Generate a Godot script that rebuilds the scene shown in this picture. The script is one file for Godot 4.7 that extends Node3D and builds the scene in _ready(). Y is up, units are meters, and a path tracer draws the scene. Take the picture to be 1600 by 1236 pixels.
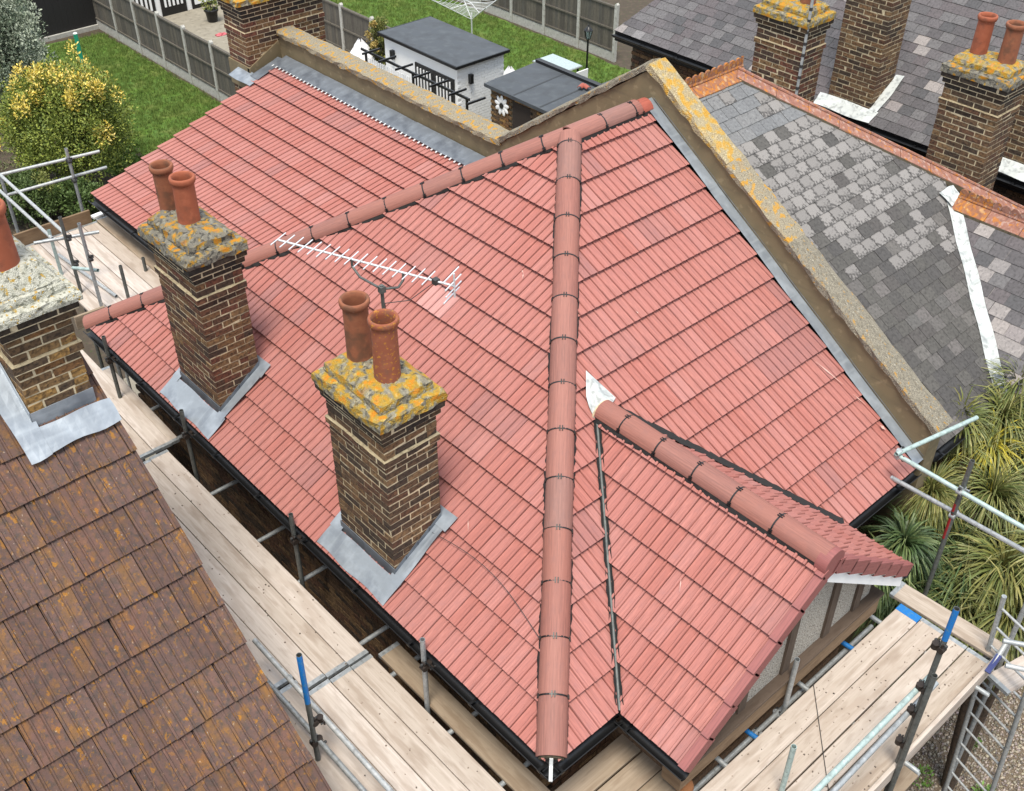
extends Node3D
# A newly re-tiled hipped roof seen from above, between older roofs, chimneys, scaffold and gardens.
# x runs along the street front, z towards the street, y up; y = 0 is the eave of the main roof, the ground lies at GROUND.

const CAM := Vector3(-3.6206, 7.7416, 3.4956)
const GROUND := -5.2
const A := 4.1207        # half depth of the hipped roof in plan
const H := 2.6474        # rise
const T := H / A         # slope
const W := 5.3074        # party wall face
const GX := 2.3695; const GZ := 0.758; const GY := 1.2333; const GW := 1.5861   # gable: ridge x, front z, rise, half width
const OX := 1.7144; const OY := -0.2733; const OW := 3.593; const OH := 1.1595; const OZ := -11.895   # rear wing
const XM := 11.03        # the attached house is the mirror image: x -> XM - x
const DECK := -0.7

var M := {}
var rng := RandomNumberGenerator.new()
var used := {}

func _ready():
	rng.seed = 4711
	var cam := Camera3D.new()
	cam.name = "camera"
	cam.position = CAM
	cam.rotation = Vector3(-0.6694, -0.7382, 0.0049)
	cam.fov = 39.706
	cam.near = 0.1
	cam.far = 400.0
	add_child(cam)
	cam.current = true
	var env := Environment.new()
	env.background_mode = Environment.BG_SKY
	var sm := ProceduralSkyMaterial.new()
	sm.sky_top_color = Color(0.80, 0.84, 0.90)
	sm.sky_horizon_color = Color(0.90, 0.92, 0.94)
	sm.sky_curve = 0.2
	sm.ground_bottom_color = Color(0.30, 0.31, 0.27)
	sm.ground_horizon_color = Color(0.62, 0.63, 0.60)
	sm.sun_angle_max = 1.0
	var sky := Sky.new()
	sky.sky_material = sm
	env.sky = sky
	env.background_energy_multiplier = 0.87
	env.tonemap_mode = Environment.TONE_MAPPER_LINEAR
	env.tonemap_exposure = 2.0
	env.sdfgi_enabled = true
	env.ssao_enabled = true
	env.ssil_enabled = true
	var we := WorldEnvironment.new()
	we.name = "world_environment"
	we.environment = env
	add_child(we)
	var sun := DirectionalLight3D.new()
	sun.name = "sun"
	sun.light_energy = 0.72
	sun.light_color = Color(1.0, 0.97, 0.92)
	sun.light_angular_distance = 18.0
	sun.shadow_enabled = true
	sun.look_at_from_position(Vector3(-1.7, 6.0, 1.3), Vector3.ZERO)
	add_child(sun)
	materials()
	setting()
	main_house()
	party_wall()
	left_house()
	attached_house()
	far_house()
	scaffold()
	aerial()
	gardens()
	plants()

# ---------------------------------------------------------------- naming
func numbered(called: String) -> String:
	if not used.has(called):
		used[called] = 0
		return called
	used[called] += 1
	return "%s_%03d" % [called, used[called]]

func tag(o: Node, label: String, category: String, group := "", kind := ""):
	if label: o.set_meta("label", label)
	if category: o.set_meta("category", category)
	if group: o.set_meta("group", group)
	if kind: o.set_meta("kind", kind)
	return o

func thing(called: String, label: String, category: String, at := Vector3.ZERO, group := "") -> Node3D:
	var o := Node3D.new()
	o.name = numbered(called)
	add_child(o)
	o.position = at
	return tag(o, label, category, group)

func put(called: String, mesh: Mesh, m: Material, parent: Node = null, xf := Transform3D.IDENTITY) -> MeshInstance3D:
	var o := MeshInstance3D.new()
	o.mesh = mesh
	if m: o.material_override = m
	o.transform = xf
	if parent:
		o.name = called
		parent.add_child(o, true)
	else:
		o.name = numbered(called)
		add_child(o)
	return o

func ground_piece(called: String, mesh: Mesh, m: Material) -> MeshInstance3D:
	var o := put(called, mesh, m)
	o.set_meta("kind", "structure")
	return o

# ---------------------------------------------------------------- mesh builder
class MB:
	var v := PackedVector3Array()
	var n := PackedVector3Array()
	var t := PackedVector2Array()
	var c := PackedColorArray()
	var col := Color(1, 1, 1)
	var colored := false
	var smooth := false
	func tri(a: Vector3, b: Vector3, d: Vector3, ua := Vector2.ZERO, ub := Vector2.ZERO, ud := Vector2.ZERO):
		v.append(a); v.append(b); v.append(d)
		t.append(ua); t.append(ub); t.append(ud)
		if colored:
			c.append(col); c.append(col); c.append(col)
	func trin(a: Vector3, b: Vector3, d: Vector3, na: Vector3, nb: Vector3, nd: Vector3, ua := Vector2.ZERO, ub := Vector2.ZERO, ud := Vector2.ZERO):
		if (d - a).cross(b - a).dot(na + nb + nd) < 0:
			v.append(a); v.append(d); v.append(b)
			n.append(na); n.append(nd); n.append(nb)
			t.append(ua); t.append(ud); t.append(ub)
		else:
			v.append(a); v.append(b); v.append(d)
			n.append(na); n.append(nb); n.append(nd)
			t.append(ua); t.append(ub); t.append(ud)
		smooth = true
		if colored:
			c.append(col); c.append(col); c.append(col)
	func quad(a: Vector3, b: Vector3, d: Vector3, e: Vector3, ua := Vector2.ZERO, ub := Vector2.ZERO, ud := Vector2.ZERO, ue := Vector2.ZERO):
		if smooth:
			var nn := (d - a).cross(b - a).normalized()
			trin(a, b, d, nn, nn, nn, ua, ub, ud)
			trin(a, d, e, nn, nn, nn, ua, ud, ue)
		else:
			tri(a, b, d, ua, ub, ud)
			tri(a, d, e, ua, ud, ue)
	# a box; the texture runs along its own x
	func box(ce: Vector3, s: Vector3, B := Basis.IDENTITY, off := Vector2.ZERO, jit := 0.0, seed := 0):
		var h := s * 0.5
		var p: Array[Vector3] = []
		for k in 8:
			var q := Vector3(h.x if k & 1 else -h.x, h.y if k & 2 else -h.y, h.z if k & 4 else -h.z)
			if jit > 0.0:
				q += Vector3(fposmod(sin(seed * 12.9 + k * 78.2) * 437.5, 1.0) - 0.5, fposmod(sin(seed * 39.3 + k * 11.7) * 637.5, 1.0) - 0.5, fposmod(sin(seed * 7.1 + k * 53.3) * 237.5, 1.0) - 0.5) * jit
			p.append(q)
		for f in [[0, 1, 3, 2], [4, 6, 7, 5], [0, 4, 5, 1], [2, 3, 7, 6], [0, 2, 6, 4], [1, 5, 7, 3]]:
			var uv: Array[Vector2] = []
			for i in f:
				var q: Vector3 = p[i]
				if f == [0, 2, 6, 4] or f == [1, 5, 7, 3]: uv.append(Vector2(q.z * 0.3, q.y) + off)
				elif f == [0, 4, 5, 1] or f == [2, 3, 7, 6]: uv.append(Vector2(q.x, q.z) + off)
				else: uv.append(Vector2(q.x, q.y) + off)
			quad(ce + B * p[f[0]], ce + B * p[f[1]], ce + B * p[f[2]], ce + B * p[f[3]], uv[0], uv[1], uv[2], uv[3])
	# a box whose long edges along x are chamfered by r
	func rbox(ce: Vector3, s: Vector3, r: float, B := Basis.IDENTITY, off := Vector2.ZERO):
		var h := s * 0.5
		var ring: Array[Vector2] = [Vector2(-h.y + r, -h.z), Vector2(h.y - r, -h.z), Vector2(h.y, -h.z + r), Vector2(h.y, h.z - r), Vector2(h.y - r, h.z), Vector2(-h.y + r, h.z), Vector2(-h.y, h.z - r), Vector2(-h.y, -h.z + r)]
		var run := 0.0
		for k in 8:
			var a := ring[k]
			var b := ring[(k + 1) % 8]
			var l := a.distance_to(b)
			quad(ce + B * Vector3(-h.x, a.x, a.y), ce + B * Vector3(h.x, a.x, a.y), ce + B * Vector3(h.x, b.x, b.y), ce + B * Vector3(-h.x, b.x, b.y), Vector2(-h.x, run) + off, Vector2(h.x, run) + off, Vector2(h.x, run + l) + off, Vector2(-h.x, run + l) + off)
			run += l
		for sx in [-1.0, 1.0]:
			for k in range(1, 7):
				tri(ce + B * Vector3(sx * h.x, ring[0].x, ring[0].y), ce + B * Vector3(sx * h.x, ring[k].x, ring[k].y), ce + B * Vector3(sx * h.x, ring[k + 1].x, ring[k + 1].y), Vector2(ring[0].y, ring[0].x) + off, Vector2(ring[k].y, ring[k].x) + off, Vector2(ring[k + 1].y, ring[k + 1].x) + off)
	# a convex-ish prism: polygon of points pushed along d
	func prism(pts: Array, d: Vector3):
		var k := pts.size()
		for i in k:
			var a: Vector3 = pts[i]
			var b: Vector3 = pts[(i + 1) % k]
			quad(a, b, b + d, a + d)
		for i in range(1, k - 1):
			tri(pts[0], pts[i], pts[i + 1])
			tri(pts[0] + d, pts[i] + d, pts[i + 1] + d)
	# a round tube, smooth sides, open or capped ends
	func tube(a: Vector3, b: Vector3, r0: float, r1: float, sides := 10, caps := true):
		var ax := (b - a).normalized()
		var x := ax.cross(Vector3.UP if absf(ax.y) < 0.9 else Vector3.RIGHT).normalized()
		var y := ax.cross(x)
		var l := a.distance_to(b)
		for k in sides:
			var t0 := TAU * k / sides
			var t1 := TAU * (k + 1) / sides
			var n0 := x * cos(t0) + y * sin(t0)
			var n1 := x * cos(t1) + y * sin(t1)
			var u0 := float(k) / sides
			var u1 := float(k + 1) / sides
			trin(a + n0 * r0, a + n1 * r0, b + n1 * r1, n0, n1, n1, Vector2(0, u0), Vector2(0, u1), Vector2(l, u1))
			trin(a + n0 * r0, b + n1 * r1, b + n0 * r1, n0, n1, n0, Vector2(0, u0), Vector2(l, u1), Vector2(l, u0))
			if caps:
				trin(a, a + n0 * r0, a + n1 * r0, -ax, -ax, -ax)
				trin(b, b + n0 * r1, b + n1 * r1, ax, ax, ax)
	# a lathe about the vertical through o; prof holds (radius, height), sharp corners where a point repeats
	func lathe(o: Vector3, prof: Array, sides := 20):
		smooth = true
		for k in sides:
			var t0 := TAU * k / sides
			var t1 := TAU * (k + 1) / sides
			var d0 := Vector3(cos(t0), 0, sin(t0))
			var d1 := Vector3(cos(t1), 0, sin(t1))
			for i in prof.size() - 1:
				var p: Vector2 = prof[i]
				var q: Vector2 = prof[i + 1]
				if p.distance_to(q) < 1e-5: continue
				var nn := Vector2(q.y - p.y, p.x - q.x).normalized()
				var na := nn
				var nb := nn
				if i > 0 and (prof[i - 1] as Vector2).distance_to(p) > 1e-5:
					var m: Vector2 = p - prof[i - 1]
					na = (nn + Vector2(m.y, -m.x).normalized()).normalized()
				if i < prof.size() - 2 and (prof[i + 2] as Vector2).distance_to(q) > 1e-5:
					var m: Vector2 = prof[i + 2] - q
					nb = (nn + Vector2(m.y, -m.x).normalized()).normalized()
				var a := o + d0 * p.x + Vector3.UP * p.y
				var b := o + d1 * p.x + Vector3.UP * p.y
				var e := o + d1 * q.x + Vector3.UP * q.y
				var f := o + d0 * q.x + Vector3.UP * q.y
				var na0 := d0 * na.x + Vector3.UP * na.y
				var na1 := d1 * na.x + Vector3.UP * na.y
				var nb0 := d0 * nb.x + Vector3.UP * nb.y
				var nb1 := d1 * nb.x + Vector3.UP * nb.y
				var u0 := Vector2(float(k) / sides, p.y)
				var u1 := Vector2(float(k + 1) / sides, p.y)
				var u2 := Vector2(float(k + 1) / sides, q.y)
				var u3 := Vector2(float(k) / sides, q.y)
				if p.x > 1e-5: trin(a, b, e, na0, na1, nb1, u0, u1, u2)
				if q.x > 1e-5: trin(a, e, f, na0, nb1, nb0, u0, u2, u3)
	func mesh() -> ArrayMesh:
		var arr := []
		arr.resize(Mesh.ARRAY_MAX)
		arr[Mesh.ARRAY_VERTEX] = v
		if n.size() == v.size(): arr[Mesh.ARRAY_NORMAL] = n
		arr[Mesh.ARRAY_TEX_UV] = t
		if colored: arr[Mesh.ARRAY_COLOR] = c
		var m := ArrayMesh.new()
		m.add_surface_from_arrays(Mesh.PRIMITIVE_TRIANGLES, arr)
		return m

func boxm(s: Vector3, ce := Vector3.ZERO, B := Basis.IDENTITY) -> ArrayMesh:
	var b := MB.new()
	b.box(ce, s, B)
	return b.mesh()

func poly_sheet(pts: Array) -> ArrayMesh:
	var b := MB.new()
	for i in range(1, pts.size() - 1):
		b.tri(pts[0], pts[i], pts[i + 1])
	return b.mesh()

# ---------------------------------------------------------------- textures
func layer(seed: int, freq: float, size := 256, oct := 4, kind := FastNoiseLite.TYPE_SIMPLEX_SMOOTH, sx := 1) -> PackedByteArray:
	var f := FastNoiseLite.new()
	f.seed = seed
	f.frequency = freq
	f.noise_type = kind
	f.fractal_octaves = oct
	var im: Image
	if sx == 1:
		im = f.get_seamless_image(size, size, false, false, 0.12, true)
	else:   # stretched along u
		im = f.get_seamless_image(size / sx, size, false, false, 0.12, true)
		im.resize(size, size, Image.INTERPOLATE_CUBIC)
	im.convert(Image.FORMAT_L8)
	return im.get_data()

# layers: [bytes, low, high, colour, strength]; each lays its colour where its noise climbs from low to high (0..255)
func compose(size: int, base: Color, layers: Array) -> ImageTexture:
	var out := PackedByteArray()
	out.resize(size * size * 3)
	var k := layers.size()
	for i in size * size:
		var r := base.r
		var g := base.g
		var b := base.b
		for j in k:
			var L: Array = layers[j]
			var x: float = (float(L[0][i]) - L[1]) / (L[2] - L[1])
			if x > 0.0:
				if x > 1.0: x = 1.0
				x *= L[4]
				var c: Color = L[3]
				r += (c.r - r) * x
				g += (c.g - g) * x
				b += (c.b - b) * x
		out[i * 3] = int(clampf(r, 0, 1) * 255.0)
		out[i * 3 + 1] = int(clampf(g, 0, 1) * 255.0)
		out[i * 3 + 2] = int(clampf(b, 0, 1) * 255.0)
	var im := Image.create_from_data(size, size, false, Image.FORMAT_RGB8, out)
	return ImageTexture.create_from_image(im)

func bump(bytes: PackedByteArray, size: int) -> ImageTexture:
	return ImageTexture.create_from_image(Image.create_from_data(size, size, false, Image.FORMAT_L8, bytes))

func mat(c: Color, rough := 0.8, tex: Texture2D = null, tri_scale := 0.0, metal := 0.0) -> StandardMaterial3D:
	var m := StandardMaterial3D.new()
	m.albedo_color = c
	m.roughness = rough
	m.metallic = metal
	m.cull_mode = BaseMaterial3D.CULL_DISABLED
	if tex:
		m.albedo_texture = tex
		if tri_scale > 0.0:
			m.uv1_triplanar = true
			m.uv1_world_triplanar = true
			m.uv1_scale = Vector3.ONE * tri_scale
			m.uv1_triplanar_sharpness = 4.0
	return m

func relief(m: StandardMaterial3D, tex: Texture2D, depth: float) -> StandardMaterial3D:
	m.heightmap_enabled = true
	m.heightmap_texture = tex
	m.heightmap_scale = depth
	return m

func grey(v: float) -> Color:
	return Color(v, v, v)

# ---------------------------------------------------------------- materials
func variants(key: String, tones: Array, tex: Texture2D, rough: float, tri_scale := 0.0, uvs := Vector3.ONE):
	var list := []
	for i in tones.size():
		var m := mat(tones[i], rough, tex, tri_scale)
		if tri_scale <= 0.0: m.uv1_scale = uvs
		m.uv1_offset = Vector3(i * 0.37, i * 0.61, i * 0.23)
		list.append(m)
	M[key] = list

func materials():
	var fine := layer(1, 0.09, 256, 3)
	var mid := layer(2, 0.022, 256, 4)
	var big := layer(3, 0.008, 256, 4)
	var speck := layer(4, 0.16, 256, 2)
	var cell := layer(5, 0.05, 256, 2, FastNoiseLite.TYPE_CELLULAR)
	var mid2 := layer(6, 0.03, 256, 4)
	var big2 := layer(7, 0.012, 256, 5)
	var streak := layer(8, 0.05, 256, 3, FastNoiseLite.TYPE_SIMPLEX_SMOOTH, 16)
	var streak2 := layer(9, 0.12, 256, 2, FastNoiseLite.TYPE_SIMPLEX_SMOOTH, 16)
	var blot := layer(21, 0.028, 256, 5)
	var clump := layer(25, 0.016, 256, 7)
	var blot2 := layer(22, 0.045, 256, 4)
	var blot3 := layer(23, 0.035, 256, 5)
	var grainbump := bump(fine, 256)
	# new red concrete tiles: fine streaks run up the slope (texture u runs up the tile)
	var red := compose(256, Color(0.93, 0.90, 0.89), [[streak, 115, 215, Color(1.0, 0.98, 0.965), 0.85], [streak2, 135, 225, Color(0.76, 0.745, 0.75), 0.6], [layer(10, 0.2, 256, 2, FastNoiseLite.TYPE_SIMPLEX_SMOOTH, 8), 150, 235, Color(0.80, 0.77, 0.77), 0.5], [mid, 145, 235, Color(0.85, 0.85, 0.87), 0.5], [big2, 150, 215, Color(0.88, 0.875, 0.885), 0.5], [speck, 195, 250, Color(0.80, 0.78, 0.78), 0.35]])
	variants("tile", [Color(0.679, 0.450, 0.419), Color(0.686, 0.460, 0.427), Color(0.672, 0.442, 0.408), Color(0.689, 0.468, 0.439), Color(0.663, 0.458, 0.433), Color(0.634, 0.439, 0.420), Color(0.674, 0.433, 0.397), Color(0.694, 0.486, 0.460)], red, 0.78, 0.0, Vector3(1.3, 2.1, 1))
	M.tile_bright = mat(Color(0.66, 0.39, 0.345), 0.75, red); M.tile_bright.uv1_scale = Vector3(1.3, 2.1, 1)
	M.tile_pale = mat(Color(0.76, 0.57, 0.55), 0.75, red); M.tile_pale.uv1_scale = Vector3(1.3, 2.1, 1)
	variants("ridge", [Color(0.603, 0.410, 0.365), Color(0.594, 0.401, 0.360), Color(0.617, 0.429, 0.387), Color(0.584, 0.406, 0.368), Color(0.570, 0.423, 0.390)], red, 0.7, 0.0, Vector3(1.1, 2.6, 1))
	M.tile_dust = mat(Color(0.83, 0.70, 0.66), 0.9, red)
	M.ridge_bright = mat(Color(0.66, 0.36, 0.30), 0.7, red)
	M.verge = mat(Color(0.58, 0.355, 0.345), 0.65, red); M.verge.uv1_scale = Vector3(1.2, 2, 1)
	M.underlay = mat(Color(0.10, 0.08, 0.08), 0.9)
	M.black = mat(Color(0.09, 0.092, 0.098), 0.38)
	M.black_rough = mat(Color(0.12, 0.115, 0.115), 0.85)
	# lead
	var leadt := compose(256, Color(0.70, 0.72, 0.74), [[mid, 110, 200, Color(0.80, 0.82, 0.84), 0.8], [big2, 130, 210, Color(0.55, 0.57, 0.60), 0.7], [streak, 170, 240, Color(0.83, 0.85, 0.86), 0.5]])
	M.lead = mat(Color(0.82, 0.84, 0.86), 0.42, leadt, 0.8, 0.35)
	relief(M.lead, bump(big2, 256), 0.6)
	M.lead_dark = mat(Color(0.62, 0.635, 0.655), 0.5, leadt, 0.9, 0.3)
	M.lead_white = mat(Color(0.82, 0.84, 0.85), 0.55, compose(256, Color(0.88, 0.88, 0.86), [[mid, 130, 220, Color(0.66, 0.67, 0.67), 0.8], [blot3, 150, 205, Color(0.58, 0.58, 0.57), 0.7], [big2, 150, 200, Color(0.95, 0.95, 0.94), 0.8]]), 1.1)
	# bricks and mortar
	var brickt := compose(256, Color(0.80, 0.76, 0.72), [[mid, 110, 210, Color(1.0, 0.95, 0.86), 0.7], [mid2, 130, 220, Color(0.48, 0.45, 0.43), 0.85], [speck, 175, 240, Color(0.35, 0.33, 0.32), 0.6], [cell, 200, 250, Color(1.0, 0.98, 0.92), 0.35]])
	M.brick_relief = bump(mid2, 256)
	variants("brick_brown", [Color(0.464, 0.377, 0.296), Color(0.394, 0.325, 0.261), Color(0.534, 0.429, 0.319), Color(0.325, 0.278, 0.238), Color(0.441, 0.331, 0.261), Color(0.568, 0.476, 0.360)], brickt, 0.92, 2.6)
	variants("brick_red", [Color(0.479, 0.342, 0.268), Color(0.399, 0.302, 0.245), Color(0.524, 0.410, 0.296), Color(0.331, 0.268, 0.234), Color(0.570, 0.467, 0.342), Color(0.490, 0.325, 0.262)], brickt, 0.92, 2.6)
	variants("brick_yellow", [Color(0.582, 0.482, 0.336), Color(0.493, 0.403, 0.291), Color(0.672, 0.549, 0.336), Color(0.403, 0.347, 0.280), Color(0.560, 0.426, 0.280), Color(0.448, 0.370, 0.280)], brickt, 0.92, 2.6)
	variants("brick_soot", [Color(0.264, 0.237, 0.209), Color(0.330, 0.281, 0.226), Color(0.209, 0.198, 0.187), Color(0.374, 0.308, 0.231), Color(0.297, 0.264, 0.231), Color(0.242, 0.220, 0.198)], brickt, 0.94, 2.6)
	for k in ["brick_brown", "brick_red", "brick_yellow", "brick_soot"]:
		for m in M[k]: relief(m, M.brick_relief, 0.5)
	M.mortar = mat(Color(1.0, 0.97, 0.90), 0.95, compose(256, Color(0.77, 0.735, 0.66), [[mid, 120, 220, Color(0.82, 0.79, 0.71), 0.8], [mid2, 150, 230, Color(0.45, 0.42, 0.37), 0.7], [speck, 180, 245, Color(0.40, 0.38, 0.34), 0.5]]), 1.8)
	M.mortar_mid = mat(Color(0.80, 0.77, 0.70), 0.95, M.mortar.albedo_texture, 1.8)
	M.mortar_dark = mat(Color(0.44, 0.42, 0.38), 0.95, M.mortar.albedo_texture, 1.8)
	# caps with lichen: orange and yellow blotches, pale grey crust and black weathering on concrete
	M.cap_yellow = mat(Color.WHITE, 0.95, compose(256, Color(0.46, 0.44, 0.39), [[mid2, 120, 190, Color(0.56, 0.545, 0.485), 0.8], [blot3, 140, 190, Color(0.20, 0.195, 0.18), 0.8], [clump, 96, 132, Color(0.58, 0.49, 0.20), 0.8], [clump, 122, 165, Color(0.66, 0.50, 0.12), 0.85], [blot2, 158, 190, Color(0.72, 0.68, 0.54), 0.5], [clump, 176, 200, Color(0.74, 0.46, 0.07), 0.85], [speck, 155, 220, Color(0.68, 0.64, 0.50), 0.55], [fine, 172, 228, Color(0.27, 0.25, 0.19), 0.6]]), 1.5)
	M.cap_grey = mat(Color.WHITE, 0.95, compose(256, Color(0.42, 0.405, 0.365), [[mid2, 120, 190, Color(0.52, 0.51, 0.46), 0.8], [blot3, 140, 190, Color(0.20, 0.195, 0.185), 0.8], [clump, 140, 172, Color(0.62, 0.48, 0.15), 0.8], [clump, 176, 200, Color(0.72, 0.46, 0.08), 0.85], [speck, 160, 225, Color(0.60, 0.585, 0.52), 0.5], [fine, 178, 228, Color(0.25, 0.24, 0.20), 0.6]]), 1.5)
	M.cap_pale = mat(Color.WHITE, 0.95, compose(256, Color(0.72, 0.715, 0.665), [[mid2, 120, 200, Color(0.62, 0.62, 0.56), 0.8], [blot3, 150, 200, Color(0.36, 0.36, 0.31), 0.75], [blot, 185, 205, Color(0.66, 0.50, 0.12), 0.9], [fine, 165, 225, Color(0.46, 0.46, 0.40), 0.6], [speck, 185, 235, Color(0.78, 0.775, 0.73), 0.6]]), 2.2)
	for k in ["cap_yellow", "cap_grey", "cap_pale"]: relief(M[k], bump(speck, 256), 0.8)
	# exposed-aggregate coping with lichen
	M.coping = mat(Color.WHITE, 0.95, compose(256, Color(0.50, 0.475, 0.42), [[speck, 130, 200, Color(0.68, 0.65, 0.58), 0.8], [fine, 145, 215, Color(0.30, 0.285, 0.25), 0.85], [blot3, 140, 190, Color(0.40, 0.38, 0.33), 0.6], [cell, 195, 250, Color(0.78, 0.76, 0.70), 0.6], [blot, 188, 212, Color(0.74, 0.52, 0.16), 0.75]]), 1.7)
	M.coping_lichen = mat(Color.WHITE, 0.95, compose(256, Color(0.58, 0.53, 0.42), [[speck, 130, 200, Color(0.76, 0.71, 0.60), 0.8], [fine, 160, 220, Color(0.40, 0.36, 0.29), 0.7], [clump, 110, 150, Color(0.68, 0.58, 0.33), 0.6], [clump, 140, 182, Color(0.72, 0.53, 0.16), 0.8], [blot2, 165, 195, Color(0.76, 0.71, 0.58), 0.5], [cell, 205, 250, Color(0.86, 0.82, 0.72), 0.6]]), 1.3)
	for k in ["coping", "coping_lichen"]: relief(M[k], bump(speck, 256), 1.6)
	M.coping_mid = mat(Color.WHITE, 0.95, compose(256, Color(0.54, 0.505, 0.43), [[speck, 130, 200, Color(0.71, 0.67, 0.58), 0.8], [fine, 150, 218, Color(0.34, 0.315, 0.27), 0.8], [clump, 165, 190, Color(0.76, 0.54, 0.14), 0.8], [cell, 200, 250, Color(0.80, 0.77, 0.69), 0.6]]), 1.5)
	relief(M.coping_mid, bump(speck, 256), 1.6)
	M.render = mat(Color.WHITE, 0.9, compose(256, Color(0.46, 0.41, 0.31), [[mid, 120, 220, Color(0.42, 0.38, 0.29), 0.8], [streak, 170, 240, Color(0.38, 0.34, 0.27), 0.5], [blot3, 180, 215, Color(0.56, 0.50, 0.39), 0.6], [speck, 215, 250, Color(0.32, 0.29, 0.24), 0.4]]), 0.7)
	# slates
	var slatet := compose(256, Color(0.86, 0.86, 0.86), [[mid, 120, 220, Color(1, 1, 1), 0.8], [mid2, 150, 225, Color(0.62, 0.62, 0.63), 0.8], [speck, 205, 245, Color(1.0, 0.99, 0.95), 0.6]])
	var slated := compose(256, Color(0.84, 0.84, 0.84), [[mid, 120, 220, Color(1, 1, 1), 0.6], [mid2, 135, 215, Color(0.6, 0.6, 0.6), 0.8], [speck, 195, 240, Color(1.15, 1.15, 1.1), 0.7]])
	variants("slate", [Color(0.60, 0.575, 0.565), Color(0.56, 0.54, 0.535), Color(0.635, 0.605, 0.59), Color(0.53, 0.52, 0.525), Color(0.58, 0.55, 0.545)], slatet, 0.72, 3.1)
	variants("slate_blue", [Color(0.498, 0.503, 0.508), Color(0.512, 0.512, 0.512), Color(0.475, 0.479, 0.484)], slatet, 0.65, 3.1)
	variants("slate_dark", [Color(0.358, 0.349, 0.335), Color(0.344, 0.335, 0.326), Color(0.377, 0.367, 0.353), Color(0.353, 0.339, 0.330), Color(0.335, 0.326, 0.321)], slated, 0.8, 2.7)
	variants("slate_purple", [Color(0.386, 0.373, 0.382), Color(0.359, 0.345, 0.354), Color(0.419, 0.400, 0.409), Color(0.340, 0.336, 0.345), Color(0.400, 0.373, 0.382), Color(0.442, 0.432, 0.437)], slated, 0.7, 2.7)
	# scoured slates: a pale middle, grimy at the tail and the joints with a ragged outline (u runs up the slate, v across)
	var pale := []
	for k in 7:
		var rag := layer(61 + k, 0.03, 128, 4)
		var sp := layer(171 + k, 0.12, 128, 2)
		var px := PackedByteArray()
		px.resize(128 * 128 * 3)
		for y in 128:
			for x in 128:
				var i := y * 128 + x
				var u := x / 128.0
				var v := y / 128.0
				var d: float = minf(u * (0.55 + 0.12 * k), minf(v, 1.0 - v) * 2.2)
				var grime := clampf((0.24 - d + (rag[i] - 136) / 255.0 * 0.8) * 4.0, 0.0, 1.0)
				var g: float = 0.90 + (sp[i] - 128) / 255.0 * 0.22
				var c := Color(0.555, 0.54, 0.528).lerp(Color(0.31, 0.30, 0.292), grime * 0.92) * g * (0.94 + 0.04 * (k % 3))
				px[i * 3] = int(clampf(c.r, 0, 1) * 255)
				px[i * 3 + 1] = int(clampf(c.g, 0, 1) * 255)
				px[i * 3 + 2] = int(clampf(c.b, 0, 1) * 255)
		var m := mat(Color(1, 1, 1), 0.75, ImageTexture.create_from_image(Image.create_from_data(128, 128, false, Image.FORMAT_RGB8, px)))
		m.uv1_scale = Vector3(1.0 / 0.203, 1.0 / 0.203, 1)
		pale.append(m)
	M.slate_pale = pale
	variants("slate_mid", [Color(0.419, 0.405, 0.395), Color(0.437, 0.423, 0.409), Color(0.400, 0.391, 0.381), Color(0.446, 0.428, 0.419)], slated, 0.75, 2.7)
	# weathered brown tiles with orange lichen
	var oldt := compose(512, Color(0.375, 0.305, 0.28), [[layer(31, 0.02, 512, 4), 120, 220, Color(0.445, 0.345, 0.31), 0.8], [layer(32, 0.03, 512, 5), 130, 200, Color(0.285, 0.265, 0.25), 0.8], [layer(33, 0.008, 512, 7), 140, 195, Color(0.48, 0.355, 0.20), 0.75], [layer(34, 0.03, 512, 8), 168, 192, Color(0.53, 0.39, 0.20), 0.75], [layer(37, 0.016, 512, 8), 196, 210, Color(0.64, 0.45, 0.12), 0.85], [layer(35, 0.06, 512, 1), 232, 246, Color(0.70, 0.68, 0.63), 0.8], [layer(36, 0.13, 512, 2), 170, 235, Color(0.20, 0.175, 0.165), 0.6]])
	variants("old_tile", [Color(0.960, 0.920, 0.910), Color(0.912, 0.874, 0.874), Color(0.960, 0.892, 0.864), Color(0.883, 0.837, 0.828)], oldt, 0.92, 1.05)
	for m in M.old_tile: relief(m, grainbump, 0.25)
	# old terracotta hips and pots
	M.old_terra = mat(Color(0.90, 0.92, 0.94), 0.9, compose(256, Color(0.60, 0.40, 0.33), [[mid, 120, 200, Color(0.68, 0.50, 0.43), 0.8], [mid2, 140, 220, Color(0.45, 0.31, 0.27), 0.7], [speck, 170, 230, Color(0.80, 0.70, 0.64), 0.6], [blot3, 160, 190, Color(0.72, 0.60, 0.55), 0.8], [blot, 172, 195, Color(0.78, 0.47, 0.14), 0.8]]), 1.3)
	M.old_terra_lichen = mat(Color(0.88, 0.88, 0.88), 0.9, compose(256, Color(0.62, 0.42, 0.32), [[mid2, 140, 220, Color(0.48, 0.33, 0.27), 0.7], [blot2, 120, 160, Color(0.80, 0.50, 0.16), 0.8], [blot, 165, 200, Color(0.82, 0.68, 0.50), 0.8]]), 1.3)
	M.pot = mat(Color(0.92, 0.91, 0.91), 0.82, compose(256, Color(0.62, 0.345, 0.235), [[mid, 120, 220, Color(0.68, 0.395, 0.28), 0.8], [big2, 140, 210, Color(0.50, 0.29, 0.21), 0.7], [speck, 210, 250, Color(0.72, 0.55, 0.42), 0.4]]), 1.6)
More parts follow.
